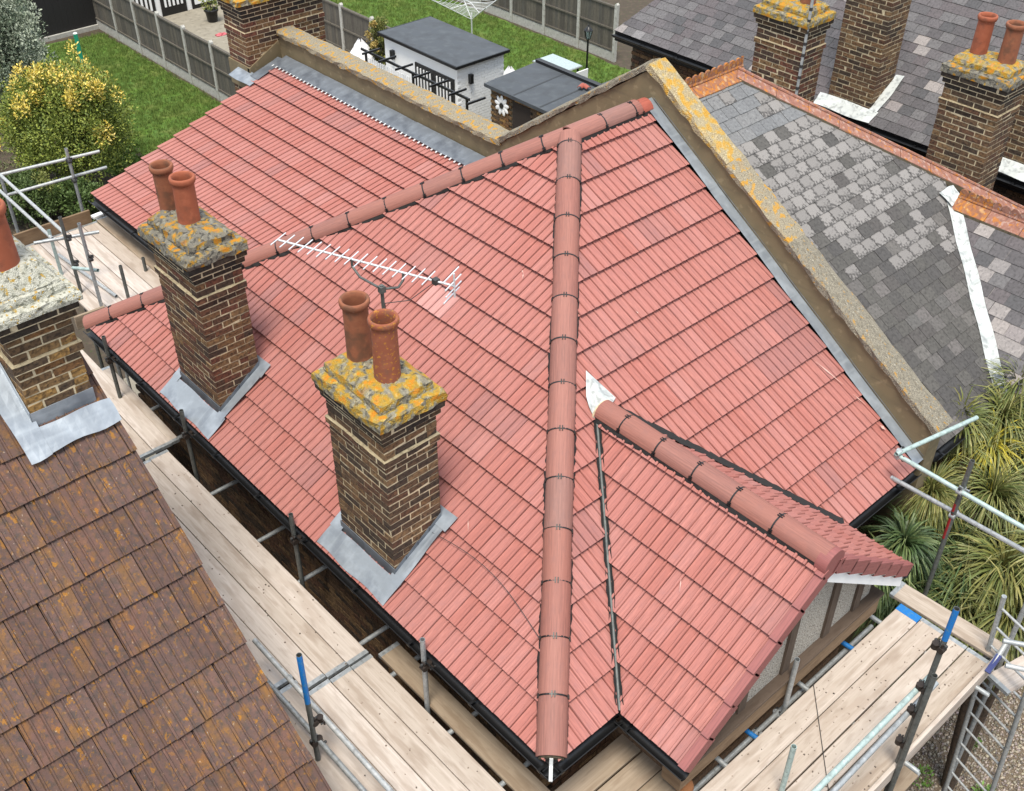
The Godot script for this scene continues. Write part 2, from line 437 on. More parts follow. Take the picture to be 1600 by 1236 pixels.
	M.pot_brown = mat(Color(0.92, 0.91, 0.91), 0.85, compose(256, Color(0.57, 0.35, 0.245), [[mid, 120, 220, Color(0.62, 0.40, 0.28), 0.8], [big2, 120, 190, Color(0.42, 0.29, 0.215), 0.8], [speck, 210, 250, Color(0.70, 0.56, 0.42), 0.4]]), 1.6)
	M.pot_lichen = mat(Color(0.92, 0.91, 0.91), 0.88, compose(256, Color(0.58, 0.33, 0.23), [[mid, 120, 220, Color(0.63, 0.39, 0.28), 0.8], [big2, 150, 215, Color(0.45, 0.33, 0.28), 0.7], [layer(24, 0.05, 256, 4), 178, 190, Color(0.74, 0.52, 0.16), 0.95]]), 1.7)
	M.soot = mat(Color(0.17, 0.14, 0.12), 0.95)
	# scaffold
	var galv := compose(256, Color(0.62, 0.64, 0.65), [[mid, 120, 220, Color(0.74, 0.75, 0.75), 0.8], [mid2, 150, 230, Color(0.47, 0.48, 0.48), 0.7], [speck, 200, 250, Color(0.45, 0.36, 0.29), 0.6]])
	M.galv = mat(Color.WHITE, 0.45, galv, 2.0, 0.45)
	M.galv_pale = mat(Color(1.04, 1.03, 1.02), 0.5, galv, 2.0, 0.25)
	M.galv_dark = mat(Color(0.60, 0.60, 0.58), 0.55, galv, 2.0, 0.35)
	M.galv_green = mat(Color(1.0, 1.08, 1.05), 0.5, galv, 2.0, 0.2)
	M.blue_paint = mat(Color.WHITE, 0.5, compose(256, Color(0.08, 0.42, 0.70), [[mid2, 165, 215, Color(0.42, 0.50, 0.55), 0.7], [speck, 205, 245, Color(0.55, 0.60, 0.62), 0.6]]), 2.5)
	M.navy_paint = mat(Color(0.10, 0.17, 0.42), 0.5)
	M.red_paint = mat(Color.WHITE, 0.55, compose(256, Color(0.58, 0.13, 0.14), [[mid2, 165, 215, Color(0.42, 0.25, 0.24), 0.7]]), 2.5)
	M.coupler = mat(Color(0.33, 0.27, 0.24), 0.6, galv, 3.0, 0.3)
	M.coupler_dark = mat(Color(0.20, 0.20, 0.20), 0.55)
	# boards: grain along the texture's u
	var gr := layer(41, 0.03, 256, 3, FastNoiseLite.TYPE_SIMPLEX_SMOOTH, 16)
	var gr2 := layer(42, 0.09, 256, 3, FastNoiseLite.TYPE_SIMPLEX_SMOOTH, 16)
	var boardt := compose(256, Color(0.93, 0.91, 0.885), [[gr, 110, 220, Color(1.0, 0.985, 0.97), 0.8], [gr2, 150, 240, Color(0.85, 0.82, 0.78), 0.7], [blot, 150, 215, Color(0.80, 0.765, 0.73), 0.45], [big, 150, 210, Color(0.78, 0.735, 0.69), 0.6], [layer(43, 0.11, 256, 2), 240, 252, Color(0.45, 0.39, 0.34), 0.7], [big2, 150, 215, Color(0.88, 0.845, 0.81), 0.7], [speck, 215, 250, Color(0.60, 0.54, 0.49), 0.5]])
	variants("board", [Color(0.729, 0.690, 0.656), Color(0.748, 0.714, 0.685), Color(0.700, 0.661, 0.622), Color(0.782, 0.753, 0.733), Color(0.675, 0.632, 0.589)], boardt, 0.85, 0.0, Vector3(0.45, 2.2, 1))
	variants("board_grey", [Color(0.60, 0.545, 0.475), Color(0.64, 0.585, 0.52), Color(0.55, 0.49, 0.42)], boardt, 0.88, 0.0, Vector3(0.45, 2.2, 1))
	M.timber_old = mat(Color(0.36, 0.31, 0.27), 0.9, boardt); M.timber_old.uv1_scale = Vector3(0.8, 3, 1)
	M.timber_brown = mat(Color(0.50, 0.42, 0.33), 0.9, boardt); M.timber_brown.uv1_scale = Vector3(0.8, 3, 1)
	var fencet := compose(256, Color(0.84, 0.83, 0.81), [[gr, 110, 220, Color(1, 1, 0.98), 0.8], [gr2, 140, 240, Color(0.55, 0.54, 0.52), 0.8], [mid2, 150, 225, Color(0.66, 0.65, 0.62), 0.6]])
	variants("fence_wood", [Color(0.42, 0.405, 0.38), Color(0.38, 0.365, 0.345), Color(0.45, 0.43, 0.40), Color(0.40, 0.39, 0.375)], fencet, 0.92, 0.0, Vector3(0.8, 2.5, 1))
	M.concrete = mat(Color.WHITE, 0.9, compose(256, Color(0.68, 0.675, 0.65), [[mid, 120, 220, Color(0.75, 0.745, 0.72), 0.8], [mid2, 150, 230, Color(0.54, 0.53, 0.50), 0.7], [speck, 190, 245, Color(0.48, 0.47, 0.44), 0.4]]), 0.9)
	M.paving = mat(Color(0.80, 0.77, 0.72), 0.92, M.concrete.albedo_texture, 0.5)
	M.passage = mat(Color(0.80, 0.77, 0.72), 0.92, M.concrete.albedo_texture, 0.6)
	M.pebble = mat(Color.WHITE, 0.95, compose(256, Color(0.60, 0.58, 0.54), [[speck, 120, 190, Color(0.80, 0.78, 0.74), 0.9], [fine, 150, 210, Color(0.33, 0.31, 0.29), 0.9], [cell, 190, 250, Color(0.72, 0.66, 0.58), 0.7]]), 1.4)
	relief(M.pebble, bump(speck, 256), 1.0)
	M.white = mat(Color(0.925, 0.93, 0.93), 0.55)
	M.white_brick = mat(Color(0.92, 0.93, 0.935), 0.7)
	M.white_cloth = mat(Color(0.86, 0.86, 0.87), 0.85)
	M.felt = mat(Color.WHITE, 0.75, compose(256, Color(0.27, 0.29, 0.31), [[mid, 120, 220, Color(0.31, 0.33, 0.35), 0.8], [big2, 130, 210, Color(0.24, 0.255, 0.275), 0.8], [speck, 225, 252, Color(0.55, 0.55, 0.55), 0.7]]), 0.5)
	M.felt_seam = mat(Color(0.21, 0.225, 0.24), 0.8)
	M.metal_white = mat(Color(0.80, 0.81, 0.81), 0.45, null, 0.0, 0.2)
	M.aerial = mat(Color(0.84, 0.85, 0.86), 0.35, null, 0.0, 0.35)
	M.glass = mat(Color(0.10, 0.12, 0.14), 0.05)
	M.glass_pane = mat(Color(0.75, 0.85, 0.85, 0.35), 0.05)
	M.glass_pane.transparency = BaseMaterial3D.TRANSPARENCY_ALPHA
	M.fabric_brown = mat(Color(0.50, 0.33, 0.20), 0.95)
	M.green_plastic = mat(Color(0.16, 0.60, 0.47), 0.5)
	M.wire = mat(Color(0.22, 0.22, 0.22), 0.5)
	# ground
	var lawnt := compose(512, Color(0.30, 0.41, 0.14), [[layer(51, 0.012, 512, 5), 110, 200, Color(0.345, 0.47, 0.14), 0.9], [layer(52, 0.03, 512, 5), 140, 220, Color(0.235, 0.355, 0.12), 0.9], [layer(53, 0.12, 512, 2), 150, 235, Color(0.42, 0.52, 0.23), 0.7], [layer(54, 0.09, 512, 3), 140, 235, Color(0.185, 0.29, 0.09), 0.7], [layer(55, 0.008, 512, 4), 140, 205, Color(0.44, 0.44, 0.23), 0.6]])
	M.lawn = mat(Color.WHITE, 0.95, lawnt, 0.22)
	M.grass = mat(Color.WHITE, 0.9)
	M.grass.vertex_color_use_as_albedo = true
	M.leaf = mat(Color.WHITE, 0.62)
	M.leaf.vertex_color_use_as_albedo = true
	M.leaf.backlight = Color(0.25, 0.28, 0.10)
	M.sword = mat(Color.WHITE, 0.5)
	M.sword.vertex_color_use_as_albedo = true
	M.sword.backlight = Color(0.2, 0.22, 0.08)
	M.bark = mat(Color(0.36, 0.31, 0.26), 0.95, brickt, 2.0)
	M.soil = mat(Color.WHITE, 0.97, compose(256, Color(0.27, 0.235, 0.19), [[mid, 120, 220, Color(0.34, 0.29, 0.24), 0.8], [speck, 160, 235, Color(0.18, 0.155, 0.12), 0.7], [blot2, 170, 200, Color(0.22, 0.27, 0.13), 0.7]]), 0.7)
	M.gravel = mat(Color.WHITE, 0.95, compose(256, Color(0.47, 0.415, 0.35), [[speck, 130, 200, Color(0.68, 0.62, 0.54), 0.8], [fine, 150, 215, Color(0.24, 0.21, 0.18), 0.8], [cell, 195, 245, Color(0.56, 0.50, 0.44), 0.6]]), 1.6)
	relief(M.gravel, bump(speck, 256), 2.0)
	M.stone = mat(Color.WHITE, 0.9)
	M.stone.vertex_color_use_as_albedo = true

# ---------------------------------------------------------------- roof slopes and tiles
func slope(O: Vector3, d: Vector3, tn: float) -> Dictionary:
	var V := (-d + Vector3.UP * tn).normalized()
	var U := Vector3.UP.cross(d)
	return {O = O, U = U, V = V, N = U.cross(V), B = Basis(U, V, U.cross(V))}

func uv_of(s: Dictionary, P: Vector3) -> Vector2:
	return Vector2((P - s.O).dot(s.U), (P - s.O).dot(s.V))

func on(s: Dictionary, u: float, v: float, w := 0.0) -> Vector3:
	return s.O + s.U * u + s.V * v + s.N * w

# half plane through P and Q that keeps K, moved inwards by m: a*u + b*v <= c
func half(s: Dictionary, P: Vector3, Q: Vector3, K: Vector3, m := 0.0) -> Vector3:
	var p := uv_of(s, P)
	var q := uv_of(s, Q)
	var k := uv_of(s, K)
	var d := (q - p).normalized()
	var n := Vector2(d.y, -d.x)
	if (k - p).dot(n) > 0: n = -n
	return Vector3(n.x, n.y, n.dot(p) - m)

func clip(tris: PackedVector3Array, hps: Array, du: float, dv: float) -> PackedVector3Array:
	var cur := tris
	for h: Vector3 in hps:
		var c := h.z - h.x * du - h.y * dv
		var out := PackedVector3Array()
		for i in range(0, cur.size(), 3):
			var p := [cur[i], cur[i + 1], cur[i + 2]]
			var d := [0.0, 0.0, 0.0]
			var inside := 0
			for k in 3:
				d[k] = h.x * p[k].x + h.y * p[k].y - c
				if d[k] <= 0: inside += 1
			if inside == 3:
				out.append(p[0]); out.append(p[1]); out.append(p[2])
			elif inside > 0:
				var poly := []
				for k in 3:
					var k2 := (k + 1) % 3
					if d[k] <= 0: poly.append(p[k])
					if (d[k] <= 0) != (d[k2] <= 0):
						poly.append(p[k].lerp(p[k2], d[k] / (d[k] - d[k2])))
				for k in range(1, poly.size() - 1):
					out.append(poly[0]); out.append(poly[k]); out.append(poly[k + 1])
		cur = out
	return cur

func tri_mesh(tris: PackedVector3Array) -> ArrayMesh:
	var arr := []
	arr.resize(Mesh.ARRAY_MAX)
	arr[Mesh.ARRAY_VERTEX] = tris
	var uv := PackedVector2Array()
	uv.resize(tris.size())
	for i in tris.size(): uv[i] = Vector2(tris[i].y, tris[i].x)
	arr[Mesh.ARRAY_TEX_UV] = uv
	var m := ArrayMesh.new()
	m.add_surface_from_arrays(Mesh.PRIMITIVE_TRIANGLES, arr)
	return m

# one tile: profile (u, height) points, tail at v = 0 lifted to tb, head at v = l at tt, nose of thickness th
func tile_tris(prof: Array, l: float, tb: float, tt: float, th: float, under := 0.004) -> PackedVector3Array:
	var o := PackedVector3Array()
	for i in prof.size() - 1:
		var a: Vector2 = prof[i]
		var b: Vector2 = prof[i + 1]
		var a0 := Vector3(a.x, 0, tb + a.y)
		var b0 := Vector3(b.x, 0, tb + b.y)
		var a1 := Vector3(a.x, l, tt + a.y)
		var b1 := Vector3(b.x, l, tt + b.y)
		o.append_array([a0, b0, b1, a0, b1, a1])
		var an := a0 + Vector3(0, under, -th)
		var bn := b0 + Vector3(0, under, -th)
		o.append_array([a0, bn, b0, a0, an, bn])
		o.append_array([an, an + Vector3(0, 0.05, -0.003), bn + Vector3(0, 0.05, -0.003), an, bn + Vector3(0, 0.05, -0.003), bn])
	var f: Vector2 = prof[0]
	var e: Vector2 = prof[prof.size() - 1]
	for q: Vector2 in [f, e]:
		o.append_array([Vector3(q.x, 0, tb + q.y), Vector3(q.x, l, tt + q.y), Vector3(q.x, l, tt + q.y - th), Vector3(q.x, 0, tb + q.y), Vector3(q.x, l, tt + q.y - th), Vector3(q.x, 0, tb + q.y - th)])
	return o

# lays tiles over a slope; regions: each a list of half planes; pick(u, v, world) gives the material; records gather in recs
func lay(s: Dictionary, tris: PackedVector3Array, cw: float, gauge: float, l: float, u0: float, u1: float, vmax: float, regions: Array, pick: Callable, recs: Array, parent: Node, bond := 0.5, jit := 0.0, v0 := 0.0):
	var whole := tri_mesh(tris)
	var rows := int(ceil((vmax - v0) / gauge))
	for r in rows:
		var dv := v0 + r * gauge
		var shift := (cw * bond if r % 2 else 0.0)
		var k0 := int(floor((u0 - shift) / cw))
		var k1 := int(ceil((u1 - shift) / cw))
		for k in range(k0, k1):
			var du := k * cw + shift
			var state := 0
			var kept := PackedVector3Array()
			for hps: Array in regions:
				var all_in := true
				var gone := false
				for h: Vector3 in hps:
					var n_in := 0
					for q in [Vector2(du, dv), Vector2(du + cw, dv), Vector2(du, dv + l), Vector2(du + cw, dv + l)]:
						if h.x * q.x + h.y * q.y <= h.z: n_in += 1
					if n_in == 0: gone = true
					if n_in < 4: all_in = false
				if gone: continue
				if all_in:
					state = 2
					break
				state = 1
				kept.append_array(clip(tris, hps, du, dv))
			if state == 0: continue
			if state == 1 and kept.size() < 9: continue
			var at := on(s, du, dv)
			var mid := on(s, du + cw * 0.5, dv + gauge * 0.5)
			var b: Basis = s.B
			if jit > 0.0:
				at += s.N * rng.randf_range(0, jit) + s.U * rng.randf_range(-jit, jit) + s.V * rng.randf_range(-jit, jit)
				b = b * Basis(Vector3(0, 0, 1), rng.randf_range(-jit, jit) * 3.0)
			recs.append({mesh = whole if state == 2 else tri_mesh(kept), xf = Transform3D(b, at), mat = pick.call(du + cw * 0.5, dv + gauge * 0.5, mid), parent = parent, d = mid.distance_to(CAM), whole = state == 2})

# the nearest ones become parts, the rest one joined part of the thing
func settle(recs: Array, called: String, joined: String, owner_thing: Node, most := 300):
	var order := recs
	order.sort_custom(func(a, b): return a.d < b.d)
	var groups := {}
	var n := 0
	for r in order:
		var ok: bool = n < most and in_view(r.xf.origin)
		if ok:
			put(called, r.mesh, r.mat, r.parent, r.xf)
			n += 1
		else:
			if not groups.has(r.mat): groups[r.mat] = SurfaceTool.new()
			groups[r.mat].append_from(r.mesh, 0, r.xf)
	if groups.is_empty(): return
	var am := ArrayMesh.new()
	for m in groups:
		groups[m].commit(am)
		am.surface_set_material(am.get_surface_count() - 1, m)
	var o := put(joined, am, null, owner_thing)
	o.set_meta("kind", "stuff")

func in_view(p: Vector3) -> bool:
	var c := Transform3D(Basis.from_euler(Vector3(-0.6694, -0.7382, 0.0049)), CAM).affine_inverse() * p
	if c.z > -0.5: return false
	return absf(c.x / -c.z) < 0.50 and absf(c.y / -c.z) < 0.39

# ---------------------------------------------------------------- ridge and hip tiles
func arc_mesh(l: float, r: float, th: float, half_angle: float, seg := 10) -> ArrayMesh:
	var b := MB.new()
	b.smooth = true
	for k in seg:
		var t0 := lerpf(-half_angle, half_angle, float(k) / seg)
		var t1 := lerpf(-half_angle, half_angle, float(k + 1) / seg)
		var n0 := Vector3(0, cos(t0), sin(t0))
		var n1 := Vector3(0, cos(t1), sin(t1))
		var X := Vector3(l, 0, 0)
		var u0 := t0 * r
		var u1 := t1 * r
		b.trin(n0 * r, n1 * r, n1 * r + X, n0, n1, n1, Vector2(0, u0), Vector2(0, u1), Vector2(l, u1))
		b.trin(n0 * r, n1 * r + X, n0 * r + X, n0, n1, n0, Vector2(0, u0), Vector2(l, u1), Vector2(l, u0))
		var ri := r - th
		b.trin(n0 * ri, n1 * ri, n1 * ri + X, -n0, -n1, -n1)
		b.trin(n0 * ri, n1 * ri + X, n0 * ri + X, -n0, -n1, -n0)
		for x in [0.0, l]:
			var e := Vector3(x, 0, 0)
			var en := Vector3(-1 if x == 0.0 else 1, 0, 0)
			b.trin(n0 * r + e, n1 * r + e, n1 * ri + e, en, en, en)
			b.trin(n0 * r + e, n1 * ri + e, n0 * ri + e, en, en, en)
	for sg: float in [-1.0, 1.0]:
		var n := Vector3(0, cos(half_angle), sg * sin(half_angle))
		var tn := Vector3(0, -sin(half_angle), sg * cos(half_angle))
		var X := Vector3(l, 0, 0)
		b.trin(n * r, n * (r - th), n * (r - th) + X, tn, tn, tn)
		b.trin(n * r, n * (r - th) + X, n * r + X, tn, tn, tn)
	return b.mesh()

func clip_mesh(r: float, half_angle: float) -> ArrayMesh:
	var b := MB.new()
	var seg := 12
	for k in seg:
		var t0 := lerpf(-half_angle, half_angle, float(k) / seg)
		var t1 := lerpf(-half_angle, half_angle, float(k + 1) / seg)
		var n0 := Vector3(0, cos(t0), sin(t0))
		var n1 := Vector3(0, cos(t1), sin(t1))
		for x in [-0.007, 0.007]:
			b.quad(n0 * (r - 0.006) + Vector3(x, 0, 0), n1 * (r - 0.006) + Vector3(x, 0, 0), n1 * (r + 0.005) + Vector3(x, 0, 0), n0 * (r + 0.005) + Vector3(x, 0, 0))
		b.quad(n0 * (r + 0.005) - Vector3(0.007, 0, 0), n1 * (r + 0.005) - Vector3(0.007, 0, 0), n1 * (r + 0.005) + Vector3(0.007, 0, 0), n0 * (r + 0.005) + Vector3(0.007, 0, 0))
	for t: float in [-0.09, 0.09, half_angle - 0.12, -half_angle + 0.12, half_angle - 0.28, -half_angle + 0.28]:
		var n := Vector3(0, cos(t), sin(t))
		var w := 0.052 if absf(t) < 0.2 else 0.036
		b.box(n * (r + 0.005), Vector3(w, 0.010, 0.010), Basis(Vector3.RIGHT, t))
	return b.mesh()

# tiles from the low end P to Q; up is the outward normal; t0 is the start offset
func ridge_run(owner_part: Node, P: Vector3, Q: Vector3, up: Vector3, r: float, tl: float, mats: Array, first: float, clips := true, half_angle := 1.50):
	var d := (Q - P).normalized()
	var n := (up - d * up.dot(d)).normalized()
	var B := Basis(d, n, d.cross(n))
	var total := P.distance_to(Q)
	var full := arc_mesh(tl - 0.002, r, 0.015, half_angle)
	var cm := clip_mesh(r, half_angle)
	var s := 0.0
	var k := 0
	while s < total - 0.02:
		var l := minf(first if k == 0 else tl, total - s)
		var m: Mesh = full if absf(l - tl) < 0.001 else arc_mesh(l - 0.002, r, 0.015, half_angle)
		var lift := rng.randf_range(0.0, 0.006)
		var B2 := B * Basis(Vector3.UP, rng.randf_range(-0.010, 0.010))
		put("ridge_tile", m, mats[rng.randi() % mats.size()], owner_part, Transform3D(B2, P + d * s + n * lift))
		if clips and s > 0.02:
			put("ridge_clip", cm, M.black, owner_part, Transform3D(B, P + d * s))
		s += l
		k += 1

func ridge_filler(owner_part: Node, P: Vector3, Q: Vector3, up: Vector3, r: float, drop: float, spread := 0.97):
	var d := (Q - P).normalized()
	var n := (up - d * up.dot(d)).normalized()
	var z := d.cross(n)
	var total := P.distance_to(Q)
	var steps := int(total / 0.06)
	for sg: float in [-1.0, 1.0]:
		var b := MB.new()
		for i in steps:
			var a := total * i / steps
			var c := total * (i + 1) / steps
			var j0 := sin(i * 12.3 + sg) * 0.008 + sin(i * 3.1) * 0.006
			var j1 := sin((i + 1) * 12.3 + sg) * 0.008 + sin((i + 1) * 3.1) * 0.006
			var p0 := P + d * a + z * sg * r * spread
			var p1 := P + d * c + z * sg * r * spread
			b.quad(p0 + n * 0.01, p1 + n * 0.01, p1 + z * sg * (0.012 + j1) - n * drop, p0 + z * sg * (0.012 + j0) - n * drop)
			b.quad(p0 - z * sg * 0.04 - n * 0.01, p1 - z * sg * 0.04 - n * 0.01, p1 + n * 0.01, p0 + n * 0.01)
		put("ridge_roll", b.mesh(), M.black_rough, owner_part)

# ---------------------------------------------------------------- gutters
func gutter(parent: Node, P: Vector3, Q: Vector3, out: Vector3, r := 0.056):
	var d := (Q - P).normalized()
	var B := Basis(d, Vector3.UP, d.cross(Vector3.UP))
	var L := P.distance_to(Q)
	var b := MB.new()
	b.smooth = true
	var seg := 9
	for k in seg:
		var t0 := PI * k / seg
		var t1 := PI * (k + 1) / seg
		var n0 := out * cos(t0) - Vector3.UP * sin(t0)
		var n1 := out * cos(t1) - Vector3.UP * sin(t1)
		for q in [[r, 1.0], [r - 0.005, -1.0]]:
			b.trin(P + n0 * q[0], P + n1 * q[0], Q + n1 * q[0], n0 * q[1], n1 * q[1], n1 * q[1])
			b.trin(P + n0 * q[0], Q + n1 * q[0], Q + n0 * q[0], n0 * q[1], n1 * q[1], n0 * q[1])
	for sg: float in [-1.0, 1.0]:
		b.tube(P + out * sg * r, Q + out * sg * r, 0.006, 0.006, 6)
	var g := put("gutter", b.mesh(), M.black, parent)
	for k in int(L / 0.85) + 1:
		var bm := MB.new()
		var c := P + d * minf(L - 0.05, 0.12 + k * 0.85)
		for j in 6:
			var t0 := PI * j / 6
			var t1 := PI * (j + 1) / 6
			var a0 := (out * cos(t0) - Vector3.UP * sin(t0)) * (r + 0.007)
			var a1 := (out * cos(t1) - Vector3.UP * sin(t1)) * (r + 0.007)
			bm.quad(c + a0 - d * 0.02, c + a1 - d * 0.02, c + a1 + d * 0.02, c + a0 + d * 0.02)
		bm.box(c + out * r * 0.2 + Vector3.UP * 0.004, Vector3(0.025, 0.006, r * 1.8), Basis(d, Vector3.UP, d.cross(Vector3.UP)))
		put("gutter_bracket", bm.mesh(), M.black, g)

# ---------------------------------------------------------------- bricks
var brick_cache := {}
func brick_mesh(l: float, h: float, dep: float, k: int) -> ArrayMesh:
	var key := "%d_%d_%d_%d" % [roundi(l * 1000), roundi(h * 1000), roundi(dep * 1000), k]
	if not brick_cache.has(key):
		var b := MB.new()
		b.box(Vector3.ZERO, Vector3(l, h, dep), Basis.IDENTITY, Vector2.ZERO, 0.0055, k + 3)
		brick_cache[key] = b.mesh()
	return brick_cache[key]

# a brick stack: near faces -x and +z (or the faces given by sx) of single bricks, the other two joined
func stack(owner_thing: Node, x0: float, x1: float, z0: float, z1: float, y0: float, courses: int, ux: int, uz: int, key: String, corbel: Array, soot_from: int, single := true, left_face := true) -> Node3D:
	var st := Node3D.new()
	st.name = "chimney_stack"
	owner_thing.add_child(st, true)
	var ch := 0.0755
	var y1 := y0 + courses * ch
	var ins := 0.004
	var core := MB.new()
	for i in courses:
		var pr: float = corbel[courses - 1 - i] if courses - 1 - i < corbel.size() else 0.0
		core.box(Vector3((x0 + x1) / 2, y0 + (i + 0.5) * ch - 0.004, (z0 + z1) / 2), Vector3(x1 - x0 - 2 * ins + 2 * pr, ch, z1 - z0 - 2 * ins + 2 * pr))
	put("mortar", core.mesh(), M.mortar, st)
	var rear := {}
	for i in courses:
		var pr: float = corbel[courses - 1 - i] if courses - 1 - i < corbel.size() else 0.0
		var list: Array = M["brick_soot"] if i >= soot_from else M[key]
		var yc := y0 + (i + 0.5) * ch
		var X0 := x0 - pr
		var X1 := x1 + pr
		var Z0 := z0 - pr
		var Z1 := z1 + pr
		var a := (X1 - X0) / ux
		var c := (Z1 - Z0) / uz
		var even := i % 2 == 0
		# four faces: [start corner, direction along, inward, units, unit, begins with a stretcher]
		for f in 4:
			var along := f % 2 == 0      # faces f=0 front(+z), 2 back(-z) run along x; 1 left, 3 right run along z
			var units := ux if along else uz
			var u := a if along else c
			var stretch: bool = even == along
			var pos := 0
			while pos < units:
				var n := 2 if (stretch or pos > 0) and pos + 2 <= units else 1
				var skip: bool = pos == 0 and not stretch     # that header is the end of the other face's stretcher
				var last_head: bool = pos + n >= units and n == 1 and pos > 0
				if not skip:
					var e0 := 0.0 if pos == 0 else 0.007
					var e1 := 0.0 if pos + n >= units else 0.007
					var l := n * u - e0 - e1
					var mid := (pos + n * 0.5) * u + (e0 - e1) / 2
					var dep := 0.107
					var p: Vector3
					if f == 0: p = Vector3(X0 + mid, yc, Z1 - dep / 2)
					elif f == 2: p = Vector3(X1 - mid, yc, Z0 + dep / 2)
					elif f == 1: p = Vector3(X0 + dep / 2, yc, Z1 - mid)
					else: p = Vector3(X1 - dep / 2, yc, Z0 + mid)
					var B := Basis.IDENTITY if along else Basis(Vector3.UP, PI / 2)
					if last_head: pass
					p += Vector3(rng.randf_range(-1, 1), rng.randf_range(-1, 1), rng.randf_range(-1, 1)) * 0.0025
					var m: Material = list[rng.randi() % list.size()]
					var bm := brick_mesh(l, ch - 0.015, dep, rng.randi() % 4)
					var near: bool = f == 0 or (f == 1 and left_face) or (f == 3 and not left_face)
					if near and single:
						put("brick", bm, m, st, Transform3D(B, p))
					else:
						if not rear.has(m): rear[m] = SurfaceTool.new()
						rear[m].append_from(bm, 0, Transform3D(B, p))
				pos += n
	if not rear.is_empty():
		var am := ArrayMesh.new()
		for m in rear:
			rear[m].commit(am)
			am.surface_set_material(am.get_surface_count() - 1, m)
		var o := put("rear_brickwork" if single else "brickwork", am, null, st)
		o.set_meta("kind", "stuff")
	return st

# a rough-edged slab: outline s at y0, drawn in by taper at y1
func slab_mesh(cx: float, cz: float, sx: float, sz: float, y0: float, y1: float, taper: float, rough: float, seed: int, edge := 0.7) -> ArrayMesh:
	var rg := RandomNumberGenerator.new()
	rg.seed = seed
	var per := []
	var seg := 9
	for sd in 4:
		for k in seg:
			var t := float(k) / seg * 2.0 - 1.0
			var p: Vector2
			if sd == 0: p = Vector2(t, 1)
			elif sd == 1: p = Vector2(1, -t)
			elif sd == 2: p = Vector2(-t, -1)
			else: p = Vector2(-1, t)
			per.append(p)
	var rings := []
	var ys := [y0, lerpf(y0, y1, edge * 0.5), lerpf(y0, y1, edge), y1, y1 + 0.01]
	var tp := [0.0, 0.0, 0.006, taper, taper + 0.10]
	for r in 5:
		var ring := []
		for p: Vector2 in per:
			var q := Vector3(cx + p.x * (sx / 2 - tp[r]), ys[r], cz + p.y * (sz / 2 - tp[r]))
			q += Vector3(rg.randf_range(-1, 1), rg.randf_range(-1, 1) * (0.9 if r > 0 else 0.6), rg.randf_range(-1, 1)) * rough
			ring.append(q)
		rings.append(ring)
	var b := MB.new()
	var n := per.size()
	for r in 4:
		for k in n:
			b.quad(rings[r][k], rings[r][(k + 1) % n], rings[r + 1][(k + 1) % n], rings[r + 1][k])
	var cen := Vector3(cx, y1 + 0.02, cz)
	var low := Vector3(cx, y0, cz)
	for k in n:
		b.tri(rings[4][k], rings[4][(k + 1) % n], cen)
		b.tri(rings[0][k], rings[0][(k + 1) % n], low)
	return b.mesh()

func pot(parent: Node, at: Vector3, r: float, h: float, m: Material, tilt := 0.0, label := ""):
	var b := MB.new()
	b.lathe(Vector3.ZERO, [Vector2(r * 1.02, -0.06), Vector2(r * 1.0, 0.03), Vector2(r * 0.97, h * 0.5), Vector2(r * 0.95, h - 0.075), Vector2(r * 0.95, h - 0.075), Vector2(r * 1.08, h - 0.066), Vector2(r * 1.15, h - 0.045), Vector2(r * 1.16, h - 0.02), Vector2(r * 1.10, h - 0.003), Vector2(r * 1.0, h), Vector2(r * 0.90, h - 0.008), Vector2(r * 0.84, h - 0.05), Vector2(r * 0.82, h - 0.35)], 28)
	var o := put("chimney_pot", b.mesh(), m, parent, Transform3D(Basis(Vector3(0.4, 0, 1).normalized(), tilt), at))
	if label: o.set_meta("label", label)
	var s := MB.new()
	s.lathe(at, [Vector2(r * 0.825, h - 0.36), Vector2(0.0, h - 0.36)], 20)
	var f := MB.new()
	f.lathe(at, [Vector2(r * 0.83, h - 0.14), Vector2(r * 0.80, h - 0.36), Vector2(r * 0.80, h - 0.36), Vector2(0, h - 0.36)], 20)
	put("flue", f.mesh(), M.soot, parent)

# sheet of lead dressed over a slope: rectangle in (u, v), wavy
func lead_sheet(s: Dictionary, u0: float, u1: float, v0: float, v1: float, w: float, m: Material, parent: Node, called := "lead_flashing", wob := 0.006, nu := 8, nv := 4):
	var b := MB.new()
	var f := func(i: int, j: int) -> Vector3:
		var edge := 1.0 if (j == 0 or i == 0 or i == nu) else 0.4
		var ju := sin(i * 1.1 + j * 0.7 + u0 * 7.0) * wob * edge
		var jv := sin(i * 0.9 + j * 1.3 + v0 * 5.0) * wob * edge
		var jw := sin(i * 0.8 + j * 0.9 + u0 * 3.0) * wob * 0.35
		return on(s, lerpf(u0, u1, float(i) / nu) + ju, lerpf(v0, v1, float(j) / nv) + jv, w + jw)
	for i in nu:
		for j in nv:
			b.quad(f.call(i, j), f.call(i + 1, j), f.call(i + 1, j + 1), f.call(i, j + 1))
	# turned-down edge
	for i in nu:
		b.quad(f.call(i, 0), f.call(i + 1, 0), f.call(i + 1, 0) - s.N * 0.012, f.call(i, 0) - s.N * 0.012)
	put(called, b.mesh(), m, parent)

